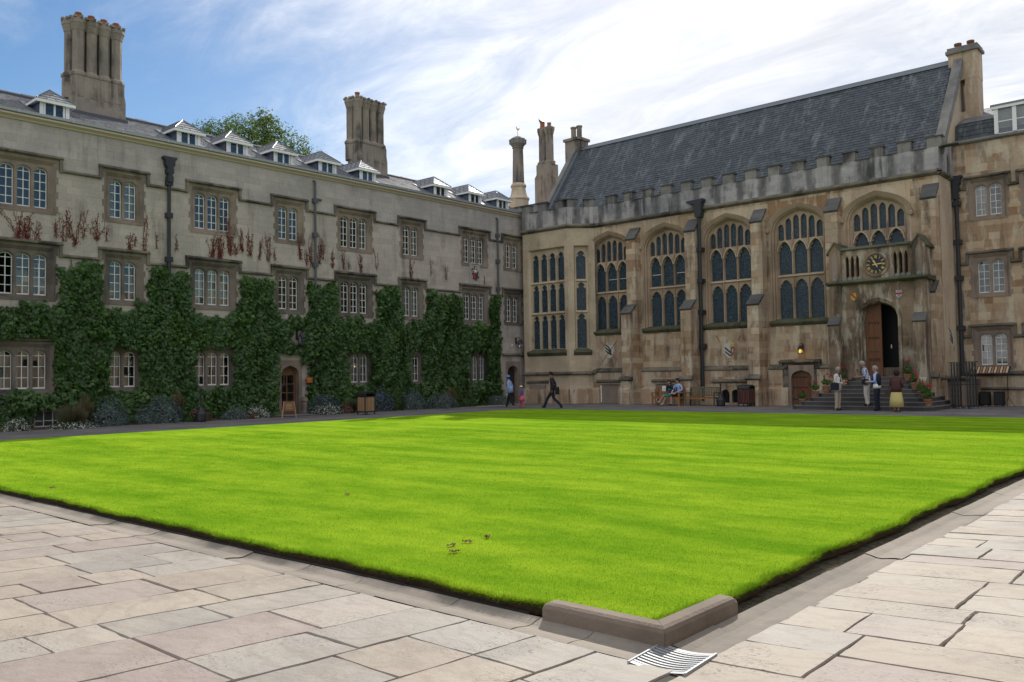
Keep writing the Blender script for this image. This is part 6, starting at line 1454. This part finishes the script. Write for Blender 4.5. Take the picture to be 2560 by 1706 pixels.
# ================================================================== STREET FURNITURE AND SMALL THINGS
def bench(label, x0, x1, y, wood_, seat_mat=None):
    B = thing('garden_bench', label, 'bench', ((x0+x1)/2, y, 0), 0, 'benches against the hall'); hw = (x1-x0)/2; sm = seat_mat or wood_
    for sx in (-1, 1):
        X = sx*(hw-.035)
        m = MB(); m.box(X-.035, X+.035, 0, .07, 0, .62); m.build('leg', wood_, B); m = MB(); m.bar((X, .52, 0), (X, .62, .92), .07, .06); m.build('leg', wood_, B)
        MB().box(X-.045, X+.045, -.03, .58, .62, .66).build('armrest', wood_, B); MB().box(X-.028, X+.028, .07, .52, .34, .41).build('side_rail', wood_, B)
    for k in range(6): MB().box(-hw+.01, hw-.01, .0+k*.088, .075+k*.088, .42-.004*k, .445-.004*k).build('seat_slat', sm, B)
    MB().box(-hw+.07, hw-.07, .015, .05, .34, .415).build('apron', sm, B)
    m = MB(); m.bar((-hw+.07, .615, .89), (hw-.07, .615, .89), .045, .08); m.build('top_rail', wood_, B); m = MB(); m.bar((-hw+.07, .565, .50), (hw-.07, .565, .50), .04, .05); m.build('lower_rail', wood_, B)
    n = int((2*hw-.14)/.085)
    for k in range(n): X = -hw+.11+k*(2*hw-.22)/(n-1); mm = MB(); mm.bar((X, .568, .52), (X, .612, .86), .045, .018, 0, (0, 1, 0)); mm.build('back_slat', wood_, B)
    return B
bench('warm teak bench with a seated couple on it', -23.34, -21.74, 36.98, 'teak'); bench('weathered grey-green bench with nobody on it, right of the occupied bench', -21.5, -19.86, 37.05, 'teak_grey', 'teak')
def litter_bin(label, x, y, wd_, s=.52, h=1.02):
    B = thing('litter_bin', label, 'bin', (x, y, 0), 0, 'slatted litter bins'); a = s/2
    for sx in (-1, 1):
        for sy in (-1, 1): MB().box(sx*a-.02, sx*a+.02, sy*a-.02, sy*a+.02, 0, h-.12).build('post', 'iron', B)
    n = 7
    for k in range(n):
        t = -a+.045+k*(s-.09)/(n-1)
        for sg in (-1, 1): MB().box(t-.026, t+.026, sg*a-.012, sg*a+.012, .16, .76).build('slat', wd_, B); MB().box(sg*a-.012, sg*a+.012, t-.026, t+.026, .16, .76).build('slat', wd_, B)
    MB().box(-a+.015, a-.015, -a+.015, a-.015, .14, .72).build('liner', 'black', B)
    for z in (.13, .79):
        m = MB()
        for sg in (-1, 1): m.box(-a, a, sg*a-.015, sg*a+.015, z-.015, z+.015); m.box(sg*a-.015, sg*a+.015, -a, a, z-.015, z+.015)
        m.build('band', 'iron', B)
    arc = [(a*1.06*math.cos(t), .84+.18*math.sin(t)) for t in [PI*i/10 for i in range(11)]]; m = MB(); m.prism(arc+[(x_*.93, z_-.03) for x_, z_ in arc[::-1]], -a-.03, a+.03, 0, 'x'); m.build('hood', 'iron', B)
    m = MB()
    for sg in (-1, 1): m.prism([(-a, .92), (a, .92), (a*.6, 1.0), (0, 1.02), (-a*.6, 1.0)], sg*a-.01, sg*a+.01, 0, 'x')
    m.build('end_plate', 'iron', B); return B
litter_bin('black-topped litter bin with light wooden slats beside the ivy border', -29.72, 23.86, 'bin_wood'); litter_bin('dark maroon slatted litter bin before the hall, beside the weathered bench', -18.36, 37.35, 'bin_maroon', .56, 1.06)
def ashbin(label, x, y, post):
    B = thing('ash_bin', label, 'ash bin', (x, y, 0), 0, 'black ash bins'); MB().lathe([(.19, 0), (.21, .04), (.2, .1), (.215, .28), (.2, .34), (.14, .4), (.09, .5), (.05, .56), (.03, .6)], 14).build('body', 'iron', B, smooth=True); MB().lathe([(.22, .27), (.235, .29), (.22, .31)], 14).build('ring', 'iron', B)
    MB().lathe([(.032, .58), (.03, post-.1), (.045, post-.06), (.04, post), (.01, post+.02)], 8).build('post', 'iron', B)
ashbin('black bell-shaped ash bin between the weathered bench and the maroon bin', -19.55, 37.1, 1.08); ashbin('black bell-shaped ash bin among pink flowers at the ivy border', -31.2, 16.9, 1.3)
B = thing('folding_board', 'small brown wooden folding notice board standing before the glazed door', 'notice board', (-30.3, 20.3, 0), math.radians(58))
m = MB(); m.prism([(-.22, .30), (.22, .30), (.2, .66), (.1, .70), (.1, .67), (-.1, .67), (-.1, .70), (-.2, .66)], -.02, .01, 0); m.build('board', 'chalkboard', B)
for sx in (-1, 1):
    q = MB(); q.bar((sx*.28, -.14, 0), (sx*.2, 0, .68), .04, .03); q.build('leg', 'bin_wood', B); q = MB(); q.bar((sx*.26, .24, 0), (sx*.2, .02, .66), .035, .03); q.build('leg', 'bin_wood', B)
m = MB()
for k in range(4): m.box(-.13, .13-.04*(k % 2), -.024, -.02, .40+k*.055, .415+k*.055)
m.build('lettering', 'heraldry_gold', B)
# lanterns
def lantern(label, loc, rz, lit, sc=1.0, arm=.28):
    L = thing('wall_lantern', label, 'lantern', loc, rz); L.scale = (sc, sc, sc)
    MB().box(-.04, .04, -.02, 0, -.12, .2).build('bracket', 'iron', L); m = MB(); m.tube([(0, 0, .16), (0, -arm*.6, .22), (0, -arm, .18), (0, -arm, .12)], .014, 6); m.build('arm', 'iron', L)
    m = MB(); m.lathe([(.16, 0), (.15, .02), (.06, .13), (.02, .16)], 6, (0, -arm, -.04)); m.lathe([(.10, -.27), (.11, -.25), (.1, -.24)], 6, (0, -arm, -.04))
    for k in range(6): t = k*PI/3; m.bar((.135*math.cos(t), -arm+.135*math.sin(t), -.04), (.1*math.cos(t), -arm+.1*math.sin(t), -.29), .012)
    m.build('cage', 'iron', L); MB().lathe([(.09, -.28), (.125, -.05)], 6, (0, -arm, 0), cap=False).build('lamp_glass', 'glass', L)
    if lit:
        MB().lathe([(.02, -.27), (.05, -.22), (.055, -.14), (.03, -.09)], 8, (0, -arm, 0)).build('bulb', 'lamp_glow', L)
        ld = bpy.data.lights.new('lantern_light', 'POINT'); ld.energy = .5; ld.color = (1, .68, .3); ld.shadow_soft_size = .05; lo = bpy.data.objects.new('lantern_light', ld); COL.objects.link(lo); lo.parent = L; lo.location = (0, -arm-.02, -.34)
lantern('lit iron wall lantern on the hall above the small plank door', (-16.28, YH-.02, 2.72), 0, True, .95, .34); lantern('dark iron lantern in the ivy above the glazed door', (XW+.02, 22.52, 3.55), PI/2, False, 1.35); lantern('dark iron lantern above the corner door', (XW+.02, 37.65, 3.6), PI/2, False, 1.2)
B = thing('security_camera', 'small white camera on the wall left of the corner lantern', 'camera', (XW+.02, 37.2, 3.4), PI/2); m = MB(); m.tube([(0, 0, 0), (0, -.12, 0)], .02, 6); m.build('bracket', 'pipe_grey', B); m = MB(); m.tube([(.02, -.12, 0), (-.16, -.2, -.04)], .045, 8); m.build('body', 'white_paint', B)
B = thing('door_plaque', 'small orange plaque on the wall right of the glazed door', 'plaque', (XW+.30, 23.0, 1.56), PI/2); MB().box(-.16, .16, -.02, .02, -.13, .13).build('plate', 'sign_orange', B); m = MB()
for k in range(3): m.box(-.11, .11-.03*k, -.024, -.02, -.06+k*.06, -.045+k*.06)
m.build('lettering', 'heraldry_gold', B); MB().box(-.02, .02, .02, .3, -.02, .02).build('stay', 'iron', B)
# geraniums in terracotta pots on the steps
def geranium(label, x, y, z, s, seed, tall=1.0):
    G = thing('geranium_pot', label, 'flower pot', (x, y, z), 0, 'red geraniums in pots on the hall steps'); r = np.random.default_rng(seed)
    MB().lathe([(.11*s, 0), (.16*s, .26*s), (.18*s, .26*s), (.18*s, .32*s), (.15*s, .32*s), (.14*s, .27*s)], 14).build('pot', 'terracotta', G)
    n = 260; u = r.normal(size=(n, 3)); u /= np.linalg.norm(u, axis=1, keepdims=True); C = u*np.array([.24, .24, .17*tall])*s*(.5+.5*r.random((n, 1)))+np.array([0, 0, .46*s+.05*tall]); tag(tri_mesh('leaves', leaf_polys(C, u+np.array([0, 0, .7])+r.normal(0, .3, (n, 3)), r.normal(size=(n, 3)), r.uniform(.05, .1, n), 'oval', .15), r.random(n), 'geranium_leaf', G), kind='stuff')
    m = MB()
    for k in range(4): a = r.random()*2*PI; q = .12*s; m.tube([(0, 0, .3*s), (q*math.cos(a), q*math.sin(a), .68*s*tall+.1)], .008, 4)
    m.build('stems', 'shrub_green', G)
    for k in range(2+int(r.random()*2)):
        a = r.random()*2*PI; q = .2*s*r.random()**.5; c = np.array([q*math.cos(a), q*math.sin(a), (.62+.18*r.random())*s*tall+.1]); nn = 34; u = r.normal(size=(nn, 3)); u /= np.linalg.norm(u, axis=1, keepdims=True)
        tri_mesh('flower_head', leaf_polys(c+u*.05, u, r.normal(size=(nn, 3)), np.full(nn, .045), 'dia', .1), r.random(nn), 'geranium_flower', G)
    nn = 60; a = r.random(nn)*2*PI; C = np.stack([.2*s*np.cos(a), .2*s*np.sin(a), .32*s-.3*s*r.random(nn)], 1); tag(tri_mesh('trailing_leaves', leaf_polys(C, np.stack([np.cos(a), np.sin(a), .3*np.ones(nn)], 1), np.stack([np.cos(a)*.3, np.sin(a)*.3, -np.ones(nn)], 1), r.uniform(.03, .06, nn), 'oval', .1), r.random(nn), 'trailing', G), kind='stuff')
def step_z(i): return .165*(i+1)
for k, (i, x, y, s, lab) in enumerate([(0, -14.98, 35.75, 1.0, 'lowest potted red geranium at the left end of the hall steps'), (2, -14.5, 36.0, 1.0, 'second potted red geranium up the left side of the hall steps'), (3, -14.15, 36.3, 1.15, 'third and largest potted geranium up the left side of the steps'), (5, -13.62, 36.75, 1.05, 'topmost potted red geranium on the left side of the steps'),
    (0, -9.9, 35.55, 1.1, 'lowest potted red geranium at the right end of the hall steps'), (1, -10.08, 35.95, 1.0, 'second potted red geranium up the right side of the steps'), (2, -10.32, 36.25, 1.0, 'third potted red geranium up the right side of the steps'), (4, -10.68, 36.6, 1.0, 'fourth potted red geranium up the right side of the steps'), (6, -11.05, 37.0, 1.05, 'topmost potted red geranium on the right side beside the open door')]): geranium(lab, x, y, step_z(i), s*.82, 90+k, 1.2 if k in (4, 6, 8) else 1.0)
# stacked wire racks, loudspeakers and a tray on a stand, right of the steps
def rack(label, x, y, w_, h, seed):
    R = thing('wire_rack', label, 'rack', (x, y, 0), 0, 'black wire racks beside the steps')
    for sx in (-.32, 0, .32):
        for sy in (-.2, .2): MB().box(sx*w_-.022, sx*w_+.022, sy-.022, sy+.022, .07, h).build('upright', 'iron', R)
    for sx in (-.5, .5):
        for sy in (-.2, .2): MB().lathe([(.02, 0), (.05, .01), (.05, .06), (.02, .07)], 8).build('castor', 'lead', R, (sx*w_, sy, 0))
    for k in range(34):
        z = .14+k*(h-.16)/34; m = MB(); m.bar((-w_*.62, -.2, z), (w_*.62, -.2, z), .016); m.bar((-w_*.32, -.2, z), (-w_*.32, .2, z), .014); m.bar((w_*.32, -.2, z), (w_*.32, .2, z), .014); m.build('rung', 'iron', R)
    for z in (.1, h*.52, h):
        m = MB(); m.bar((-w_*.66, -.2, z), (w_*.66, -.2, z), .035); m.bar((-w_*.66, .2, z), (w_*.66, .2, z), .035); m.bar((-w_*.5, -.2, z), (-w_*.5, .2, z), .03); m.bar((w_*.5, -.2, z), (w_*.5, .2, z), .03); m.build('frame', 'iron', R)
rack('taller-looking black wire rack nearest the hall steps', -9.45, 37.9, .34, 1.86, 1); rack('black wire rack standing right of the first rack', -8.9, 37.95, .34, 1.88, 2)
for x, lab in ((-9.05, 'black loudspeaker box on the ground nearer the wire racks'), (-8.52, 'black loudspeaker box on the ground farther from the racks')):
    B = thing('loudspeaker', lab, 'loudspeaker', (x, 40.8, 0), 0, 'loudspeakers under the end window'); m = MB(); m.prism([(-.18, .04), (.18, .04), (.18, .6), (.16, .62), (-.16, .62), (-.18, .6)], -.18, .18, 0); m.build('cabinet', 'black', B); m = MB(); m.box(-.15, .15, -.19, -.18, .08, .58); m.build('grille', 'iron', B); m = MB(); [m.lathe([(.02, 0), (.02, .045)], 6, (a, b_, 0)) for a in (-.13, .13) for b_ in (-.13, .13)]; m.build('feet', 'iron', B)
B = thing('tray_stand', 'long striped tray on a black stand under the end window', 'stand', (-8.7, 40.3, 0)); m = MB(); m.prism([(-.25, 1.38), (.12, 1.66), (.12, 1.69), (-.25, 1.41)], -.75, .75, 0, 'x'); m.build('tray', 'iron', B)
for k in range(13): MB().prism([(-.24, 1.405), (.10, 1.665), (.10, 1.68), (-.24, 1.42)], -.70+k*.108, -.63+k*.108, 0, 'x').build('stripe', 'teak' if k % 2 else 'cloth_beige', B)
for x_ in (-.6, .6): m = MB(); m.tube([(x_, .05, 1.5), (x_, .05, .35)], .018, 6); [m.tube([(x_, .05, .38), (x_+.24*math.cos(t), .05+.24*math.sin(t), .0)], .012, 5) for t in (.5, 2.6, 4.7)]; m.build('stand_leg', 'iron', B)

# ================================================================== PEOPLE
def loft(name, rings, mats, parent, n=18, wob=0.0, close=True):
    """stack of ellipses (cx,cy,z,rx,ry)"""
    m = MB(); v = []
    for k, (cx_, cy_, z, rx, ry) in enumerate(rings):
        for i in range(n): a = 2*PI*i/n; q = 1+wob*math.sin(a*7)*(k/len(rings)); v.append((cx_+rx*q*math.cos(a), cy_+ry*q*math.sin(a), z))
    f = [(k*n+i, k*n+(i+1) % n, (k+1)*n+(i+1) % n, (k+1)*n+i) for k in range(len(rings)-1) for i in range(n)]
    if close: f += [tuple(range(n-1, -1, -1)), tuple((len(rings)-1)*n+i for i in range(n))]
    m.add(v, f); return m.build(name, mats, parent, smooth=True)
def person(label, loc, rz, H, cols, legs, arms, lean=(0, 0), head=(0, 0), fat=1.0, seat=None, hair='grey', group=None, tors=None):
    """cols: top, bottom, skin, shoe, sleeve ('long'|'short'), leg ('long'|'bare'|'shorts'); legs/arms: right then left joint positions (metres for H=1.75), front is -y"""
    P_ = thing('person', label, 'person', loc, rz, group); k = H/1.75; V = []; Rd = []; E = []; seg = []
    def vt(p, r): V.append(Vector(p)*k); Rd.append(r*k if not isinstance(r, tuple) else (r[0]*k, r[1]*k)); return len(V)-1
    def ed(a, b, m): E.append((a, b)); seg.append((a, b, m))
    lx, ly = lean; pz = .93 if seat is None else seat
    py = 0 if seat is None else .0
    pel = vt((0, py, pz), (.145*fat, .105*fat)); wai = vt((lx*.3, py+ly*.3, pz+.17), (.135*fat, .10*fat)); che = vt((lx*.7, py+ly*.7, pz+.36), (.155*fat, .11*fat)); shb = vt((lx, py+ly, pz+.50), (.11, .085)); nek = vt((lx, py+ly-.01, pz+.57), .052)
    for a, b, m in ((pel, wai, 'top'), (wai, che, 'top'), (che, shb, 'top'), (shb, nek, 'skin')): ed(a, b, m)
    hx, hy = head; h0 = vt((lx+hx*.4, py+ly+hy*.4-.02, pz+.63), (.066, .075)); h1 = vt((lx+hx*.8, py+ly+hy*.8-.025, pz+.71), (.076, .092)); h2 = vt((lx+hx, py+ly+hy-.01, pz+.79), (.066, .078)); no = vt((lx+hx*.7, py+ly+hy*.7-.125, pz+.685), .013)
    ed(nek, h0, 'skin'); ed(h0, h1, 'skin'); ed(h1, h2, 'skin'); ed(h1, no, 'skin')
    for sg in (-1, 1): er = vt((lx+hx*.8+sg*.085, py+ly+hy*.8-.01, pz+.70), .016); ed(h1, er, 'skin')
    for sg, (el, wr) in zip((-1, 1), arms):
        sh = vt((lx+sg*.175*fat**.5, py+ly, pz+.475), .068); e_ = vt(el, .046); w_ = vt(wr, .03); ed(shb, sh, 'top'); ed(sh, e_, 'top'); ed(e_, w_, 'top' if cols['sleeve'] == 'long' else 'skin')
        d = (V[w_]-V[e_]).normalized(); pal = vt((V[w_]+d*.055*k)/k, (.036, .02)); ed(w_, pal, 'skin'); sx = d.cross(Vector((0, -1, .3))).normalized()
        for f_, L in ((-.03, .07), (-.01, .085), (.01, .08), (.03, .062)):
            kn = vt((V[pal]+(d*.05+sx*f_)*k)/k, .0095); tp = vt((V[pal]+(d*(.05+L*.75)+sx*f_+Vector((0, -.02, -.012)))*k)/k, .0085); ed(pal, kn, 'skin'); ed(kn, tp, 'skin')
        th = vt((V[w_]+(d*.05-sx*sg*.045)*k)/k, .011); t2 = vt((V[w_]+(d*.09-sx*sg*.055)*k)/k, .009); ed(w_, th, 'skin'); ed(th, t2, 'skin')
    for sg, (kn, an, toe) in zip((-1, 1), legs):
        lg = cols['leg'] == 'long'; hp = vt((sg*.088, py, pz-.05), (.102*fat, .1*fat)); kv = vt(kn, .076 if lg else .06); kmid = vt([(a+b)/2 for a, b in zip(kn, an)], .07 if lg else .05); av = vt(an, .056 if lg else .035); tv = vt(toe, (.042, .032)); he = vt([a-.35*(b-a) for a, b in zip(an, toe)][:2]+[toe[2]], .034)
        ml = cols['leg']; ed(pel, hp, 'bottom'); ed(hp, kv, 'bottom'); ed(kv, kmid, 'bottom' if ml == 'long' else 'skin'); ed(kmid, av, 'bottom' if ml == 'long' else 'skin'); ed(av, tv, 'shoe'); ed(av, he, 'shoe')
    me = bpy.data.meshes.new('body'); me.from_pydata([tuple(p) for p in V], E, []); o = bpy.data.objects.new('tmp', me); COL.objects.link(o); md = o.modifiers.new('skin', 'SKIN'); md.use_smooth_shade = True
    for i, r in enumerate(Rd): sv = me.skin_vertices[0].data[i]; sv.radius = r if isinstance(r, tuple) else (r, r); sv.use_root = i == pel
    ss = o.modifiers.new('sub', 'SUBSURF'); ss.levels = 1; ss.render_levels = 1
    dg = bpy.context.evaluated_depsgraph_get(); em = bpy.data.meshes.new_from_object(o.evaluated_get(dg)); bpy.data.objects.remove(o); em.name = 'body'
    names = ['top', 'bottom', 'skin', 'shoe']; em.materials.clear()
    for q in names: em.materials.append(MT[cols[q]])
    A = np.array([V[a] for a, b, m in seg]); Bv = np.array([V[b] for a, b, m in seg])-A; L2 = (Bv**2).sum(1)+1e-9; rr = np.array([(max(Rd[a]) if isinstance(Rd[a], tuple) else Rd[a]) for a, b, m in seg]); mi = np.array([names.index(m) for a, b, m in seg]); idx = []
    for pl in em.polygons:
        c = np.array(pl.center); t = np.clip(((c-A)*Bv).sum(1)/L2, 0, 1); d = np.linalg.norm(A+Bv*t[:, None]-c, axis=1)-rr*.6
        idx.append(int(mi[np.argmin(d)]))
    em.polygons.foreach_set('material_index', idx); em.polygons.foreach_set('use_smooth', [True]*len(idx)); put('body', em, P_)
    hc = V[h1]; hm = {'grey': 'hair_grey', 'dark': 'hair_dark', 'brown': 'hair_brown'}.get(hair, 'hair_grey')
    if hair: loft('hair', [(hc.x, hc.y+.028*k, hc.z-.035*k, .086*k, .085*k), (hc.x, hc.y+.022*k, hc.z+.03*k, .098*k, .103*k), (hc.x, hc.y+.008*k, hc.z+.085*k, .09*k, .098*k), (hc.x, hc.y+.002*k, hc.z+.128*k, .056*k, .066*k), (hc.x, hc.y, hc.z+.142*k, .015*k, .015*k)], hm, P_, 14)
    m = MB()
    for sg in (-1, 1): m.lathe([(.002, -.008), (.009, 0), (.002, .008)], 6, (hc.x+sg*.032*k, hc.y-.098*k, hc.z+.0*k))
    m.build('eyes', 'hair_dark', P_); m = MB(); m.box(hc.x-.022*k, hc.x+.022*k, hc.y-.103*k, hc.y-.09*k, hc.z-.062*k, hc.z-.055*k); m.build('mouth', 'faded_red', P_)
    return P_, V, dict(h1=h1, che=che, pel=pel, shb=shb, k=k)
def stand(w=.1, fwd=0.0, toe=0.0):
    return [((-.1-w*.1, -.02+fwd, .50), (-w-.02, .02, .08), (-w-.04-toe, -.13, .035)), ((.1+w*.1, -.02-fwd, .50), (w+.02, .02, .08), (w+.04+toe, -.13, .035))]
def stride(a=.32):   # right leg forward
    return [((-.1, -a*.62, .52), (-.09, -a, .09), (-.09, -a-.15, .06)), ((.1, .06, .50), (.09, a*1.02, .13), (.09, a*.82, .035))]
DOWN = [((-.25, .04, 1.13), (-.25, -.05, .87)), ((.25, .04, 1.13), (.25, -.05, .87))]
W_, C_off = PI*1.5, 0
def hat(P_, V, ix, mat_, brim=.15, hh=.10):
    c = V[ix['h1']]; k = ix['k']; loft('hat', [(c.x, c.y, c.z+.045*k, brim*k, brim*k), (c.x, c.y, c.z+.06*k, .105*k, .115*k), (c.x, c.y, c.z+.12*k, .1*k, .108*k), (c.x, c.y, c.z+.16*k, .075*k, .08*k), (c.x, c.y, c.z+.17*k, .02*k, .02*k)], mat_, P_, 16)
def bag(P_, c, s, mat_, strap=None, name='bag', rz=0.0):
    B = part(name, P_, c, rz); m = MB(); a, b_, h = s; m.prism([(-a, -h), (a, -h), (a*1.05, h*.6), (a*.8, h), (-a*.8, h), (-a*1.05, h*.6)], -b_, b_, 0); m.build('pouch', mat_, B)
    if strap: m = MB(); m.tube([Vector(p)-Vector(c) for p in strap], .014, 5); m.build('strap', mat_, B)
# walking left along the path: adult with a blue hat, child behind, man in dark clothes
P_, V, ix = person('adult in a blue sun hat and pale blue shirt walking with a child', (-28.6, 32.15, 0), math.radians(285), 1.60, dict(top='cloth_blue', bottom='cloth_black', skin='skin', shoe='shoe_tan', sleeve='long', leg='long'), stride(.26), [((-.24, .06, 1.12), (-.18, -.22, .98)), ((.25, .05, 1.12), (.22, -.10, .9))], (0, -.05), (0, -.05), 1.12, hair='dark')
hat(P_, V, ix, 'hat_blue', .165); loft('shirt_tail', [(0, 0, .76, .21, .17), (0, -.01, .95, .20, .165), (0, -.02, 1.1, .185, .15)], 'cloth_blue', P_); m = MB(); m.prism([(-.07, -.1), (.07, -.1), (.07, .1), (-.07, .1)], -.006, .006, 0); m.build('paper', 'paper', P_, (-.17, -.31, .86), .3)
P_, V, ix = person('small child in a white hat, purple top and pink skirt', (-27.95, 32.3, 0), math.radians(285), 1.08, dict(top='cloth_purple', bottom='cloth_pink', skin='skin', shoe='cloth_pink', sleeve='long', leg='long'), stride(.22), [((-.24, -.02, 1.16), (-.2, -.24, 1.05)), ((.24, .05, 1.13), (.22, -.1, .92))], (0, -.03), (0, 0), 1.15, hair='brown')
hat(P_, V, ix, 'hat_white', .19); loft('skirt', [(0, 0, .34, .17, .16), (0, 0, .46, .145, .13), (0, 0, .6, .11, .1)], 'cloth_pink', P_, 18, .04)
P_, V, ix = person('man in a dark shirt and trousers striding past with a black shoulder bag', (-25.8, 32.1, 0), math.radians(292), 1.76, dict(top='cloth_darkplum', bottom='cloth_navy', skin='skin_tan', shoe='shoe_dark', sleeve='long', leg='long'), stride(.46), [((-.23, .10, 1.14), (-.24, -.02, .90)), ((.24, .12, 1.14), (.22, .05, .88))], (0, -.04), (0, -.03), 1.05, hair='dark')
bag(P_, (.2, .28, .86), (.13, .07, .18), 'bag_black', [(.2, .26, .98), (.12, .16, 1.25), (0, .04, 1.47), (-.1, -.06, 1.42)])
# the couple on the bench (seat .44 m high)
SITZ = .53
P_, V, ix = person('woman with long brown hair in a teal dress reading on the bench', (-22.42, 37.36, 0), math.radians(-18), 1.66, dict(top='cloth_navy', bottom='cloth_teal', skin='skin', shoe='shoe_tan', sleeve='long', leg='bare'), [((-.02, -.44, .56), (-.26, -.58, .22), (-.34, -.68, .16)), ((.02, -.40, .48), (-.06, -.52, .09), (-.1, -.64, .04))], [((-.27, -.10, .80), (-.10, -.32, .86)), ((.25, -.10, .80), (.02, -.33, .78))], (-.02, -.04), (-.03, -.03), .95, SITZ, 'brown')
c = V[ix['h1']]; k = ix['k']; loft('long_hair', [(c.x+.03, c.y+.07, c.z-.30, .06, .04), (c.x+.02, c.y+.06, c.z-.15, .09, .06), (c.x, c.y+.04, c.z+.0, .1, .09), (c.x, c.y+.02, c.z+.08, .085, .09)], 'hair_brown', P_, 14); loft('dress_skirt', [(0, -.38, .46, .13, .10), (0, -.2, .50, .17, .10), (0, -.02, .54, .17, .13)], 'cloth_teal', P_); loft('dress_front', [(0, -.085, .62, .07, .04), (0, -.09, .78, .09, .045), (0, -.085, .9, .06, .04)], 'cloth_teal', P_)
m = MB(); m.prism([(-.11, -.13), (.11, -.13), (.11, .13), (-.11, .13)], -.006, .006, 0); m.build('paper', 'paper', P_, (-.06, -.40, .86), .25)
P_, V, ix = person('man in a light blue shirt and dark shorts seated with one ankle on his knee', (-21.98, 37.34, 0), math.radians(-6), 1.74, dict(top='cloth_lightblue', bottom='cloth_navy', skin='skin', shoe='shoe_dark', sleeve='long', leg='shorts'), [((-.12, -.44, .50), (-.13, -.46, .09), (-.13, -.60, .04)), ((.18, -.40, .62), (-.16, -.50, .60), (-.26, -.54, .58))], [((-.26, -.10, .80), (-.16, -.34, .66)), ((.28, -.06, .80), (.12, -.36, .66))], (0, -.03), (0, -.04), 1.0, SITZ, 'dark')
m = MB(); m.prism([(-.025, .62), (.025, .62), (.03, .92), (-.03, .92)], -.145, -.135, 0); m.build('tie', 'cloth_navy', P_)
# the group by the steps
P_, V, ix = person('grey-haired man in a pale jacket and khaki trousers with a navy bag, gesturing', (-13.0, 34.5, 0), math.radians(82), 1.74, dict(top='cloth_offwhite', bottom='cloth_khaki', skin='skin_tan', shoe='shoe_dark', sleeve='long', leg='long'), stand(.07), [((-.25, -.04, 1.16), (-.13, -.30, 1.12)), ((.25, -.04, 1.16), (.12, -.28, 1.2))], (0, -.02), (0, -.03), 1.0, hair='grey')
loft('jacket', [(0, .01, .80, .205, .165), (0, 0, .98, .19, .15), (0, -.01, 1.2, .185, .14), (0, -.02, 1.36, .17, .12)], 'cloth_offwhite', P_); loft('scarf', [(0, -.03, 1.16, .05, .145), (0, -.04, 1.38, .075, .10), (0, -.03, 1.5, .07, .075)], 'cloth_navy', P_, 12); bag(P_, (-.23, -.02, .98), (.15, .05, .15), 'cloth_navy', [(-.23, -.02, 1.1), (-.1, -.12, 1.4), (.1, 0, 1.48)], rz=PI/2)
P_, V, ix = person('grey-haired man in a blue checked shirt and white trousers standing on the step', (-12.05, 35.13, .165), math.radians(285), 1.80, dict(top='cloth_plaid', bottom='cloth_offwhite', skin='skin_tan', shoe='shoe_dark', sleeve='short', leg='long'), stand(.09, .03), [((-.28, -.02, 1.17), (-.10, -.30, 1.15)), ((.28, -.02, 1.17), (.10, -.30, 1.15))], (0, -.06), (0, -.09), 1.18, hair='grey')
loft('shirt_tail', [(0, 0, .93, .205, .17), (0, -.01, 1.06, .2, .165), (0, -.03, 1.25, .195, .15)], 'cloth_plaid', P_); bag(P_, (.2, -.04, .98), (.12, .07, .11), 'bag_black', [(.2, -.04, 1.08), (.05, -.16, 1.35), (-.12, -.02, 1.48)], 'waist_bag', PI/2)
P_, V, ix = person('fair-haired man in a white shirt with a dark sweater over his shoulders', (-11.42, 34.42, 0), math.radians(268), 1.76, dict(top='cloth_lightblue', bottom='cloth_navy', skin='skin', shoe='shoe_dark', sleeve='long', leg='long'), stand(.06), [((-.25, .02, 1.15), (-.12, -.26, 1.12)), ((.26, .02, 1.15), (.12, -.26, 1.16))], (0, -.01), (0, -.04), 1.05, hair='grey')
loft('shirt_tail', [(0, 0, .90, .18, .145), (0, 0, 1.06, .175, .14)], 'paper', P_); loft('sweater', [(0, .09, 1.0, .13, .05), (0, .08, 1.25, .17, .07), (0, .03, 1.42, .19, .11), (0, .0, 1.49, .1, .09)], 'cloth_navy', P_); m = MB()
for sg in (-1, 1): m.tube([(sg*.12, 0, 1.47), (sg*.09, -.11, 1.36), (sg*.05, -.15, 1.12), (sg*.05, -.15, .98)], [.045, .05, .045, .035], 7)
m.build('sweater_sleeves', 'cloth_navy', P_, smooth=True)
P_, V, ix = person('dark-haired woman in a brown cardigan and long yellow skirt with her back turned', (-10.56, 33.95, 0), math.radians(170), 1.58, dict(top='cloth_maroon', bottom='cloth_yellow', skin='skin', shoe='shoe_dark', sleeve='long', leg='bare'), stand(.05), [((-.27, -.02, 1.16), (-.18, -.2, 1.06)), ((.27, -.02, 1.16), (.2, -.16, 1.02))], (0, -.03), (0, -.06), 1.1, hair='dark')
loft('skirt', [(0, 0, .20, .265, .24), (0, 0, .5, .235, .21), (0, 0, .72, .20, .175), (0, 0, .86, .165, .14)], 'cloth_yellow', P_, 42, .05); loft('cardigan', [(0, 0, .76, .2, .17), (0, 0, .95, .185, .155), (0, -.01, 1.15, .19, .14), (0, -.02, 1.27, .17, .12)], 'cloth_maroon', P_); c = V[ix['h1']]; loft('hair_bob', [(c.x, c.y+.03, c.z-.1, .09, .08), (c.x, c.y+.03, c.z, .112, .11), (c.x, c.y+.015, c.z+.08, .1, .105), (c.x, c.y, c.z+.13, .05, .06)], 'hair_dark', P_, 14); bag(P_, (.27, .02, .72), (.14, .06, .14), 'bag_brown', [(.27, .02, .84), (.25, 0, 1.05), (.2, .0, 1.28)], 'handbag')
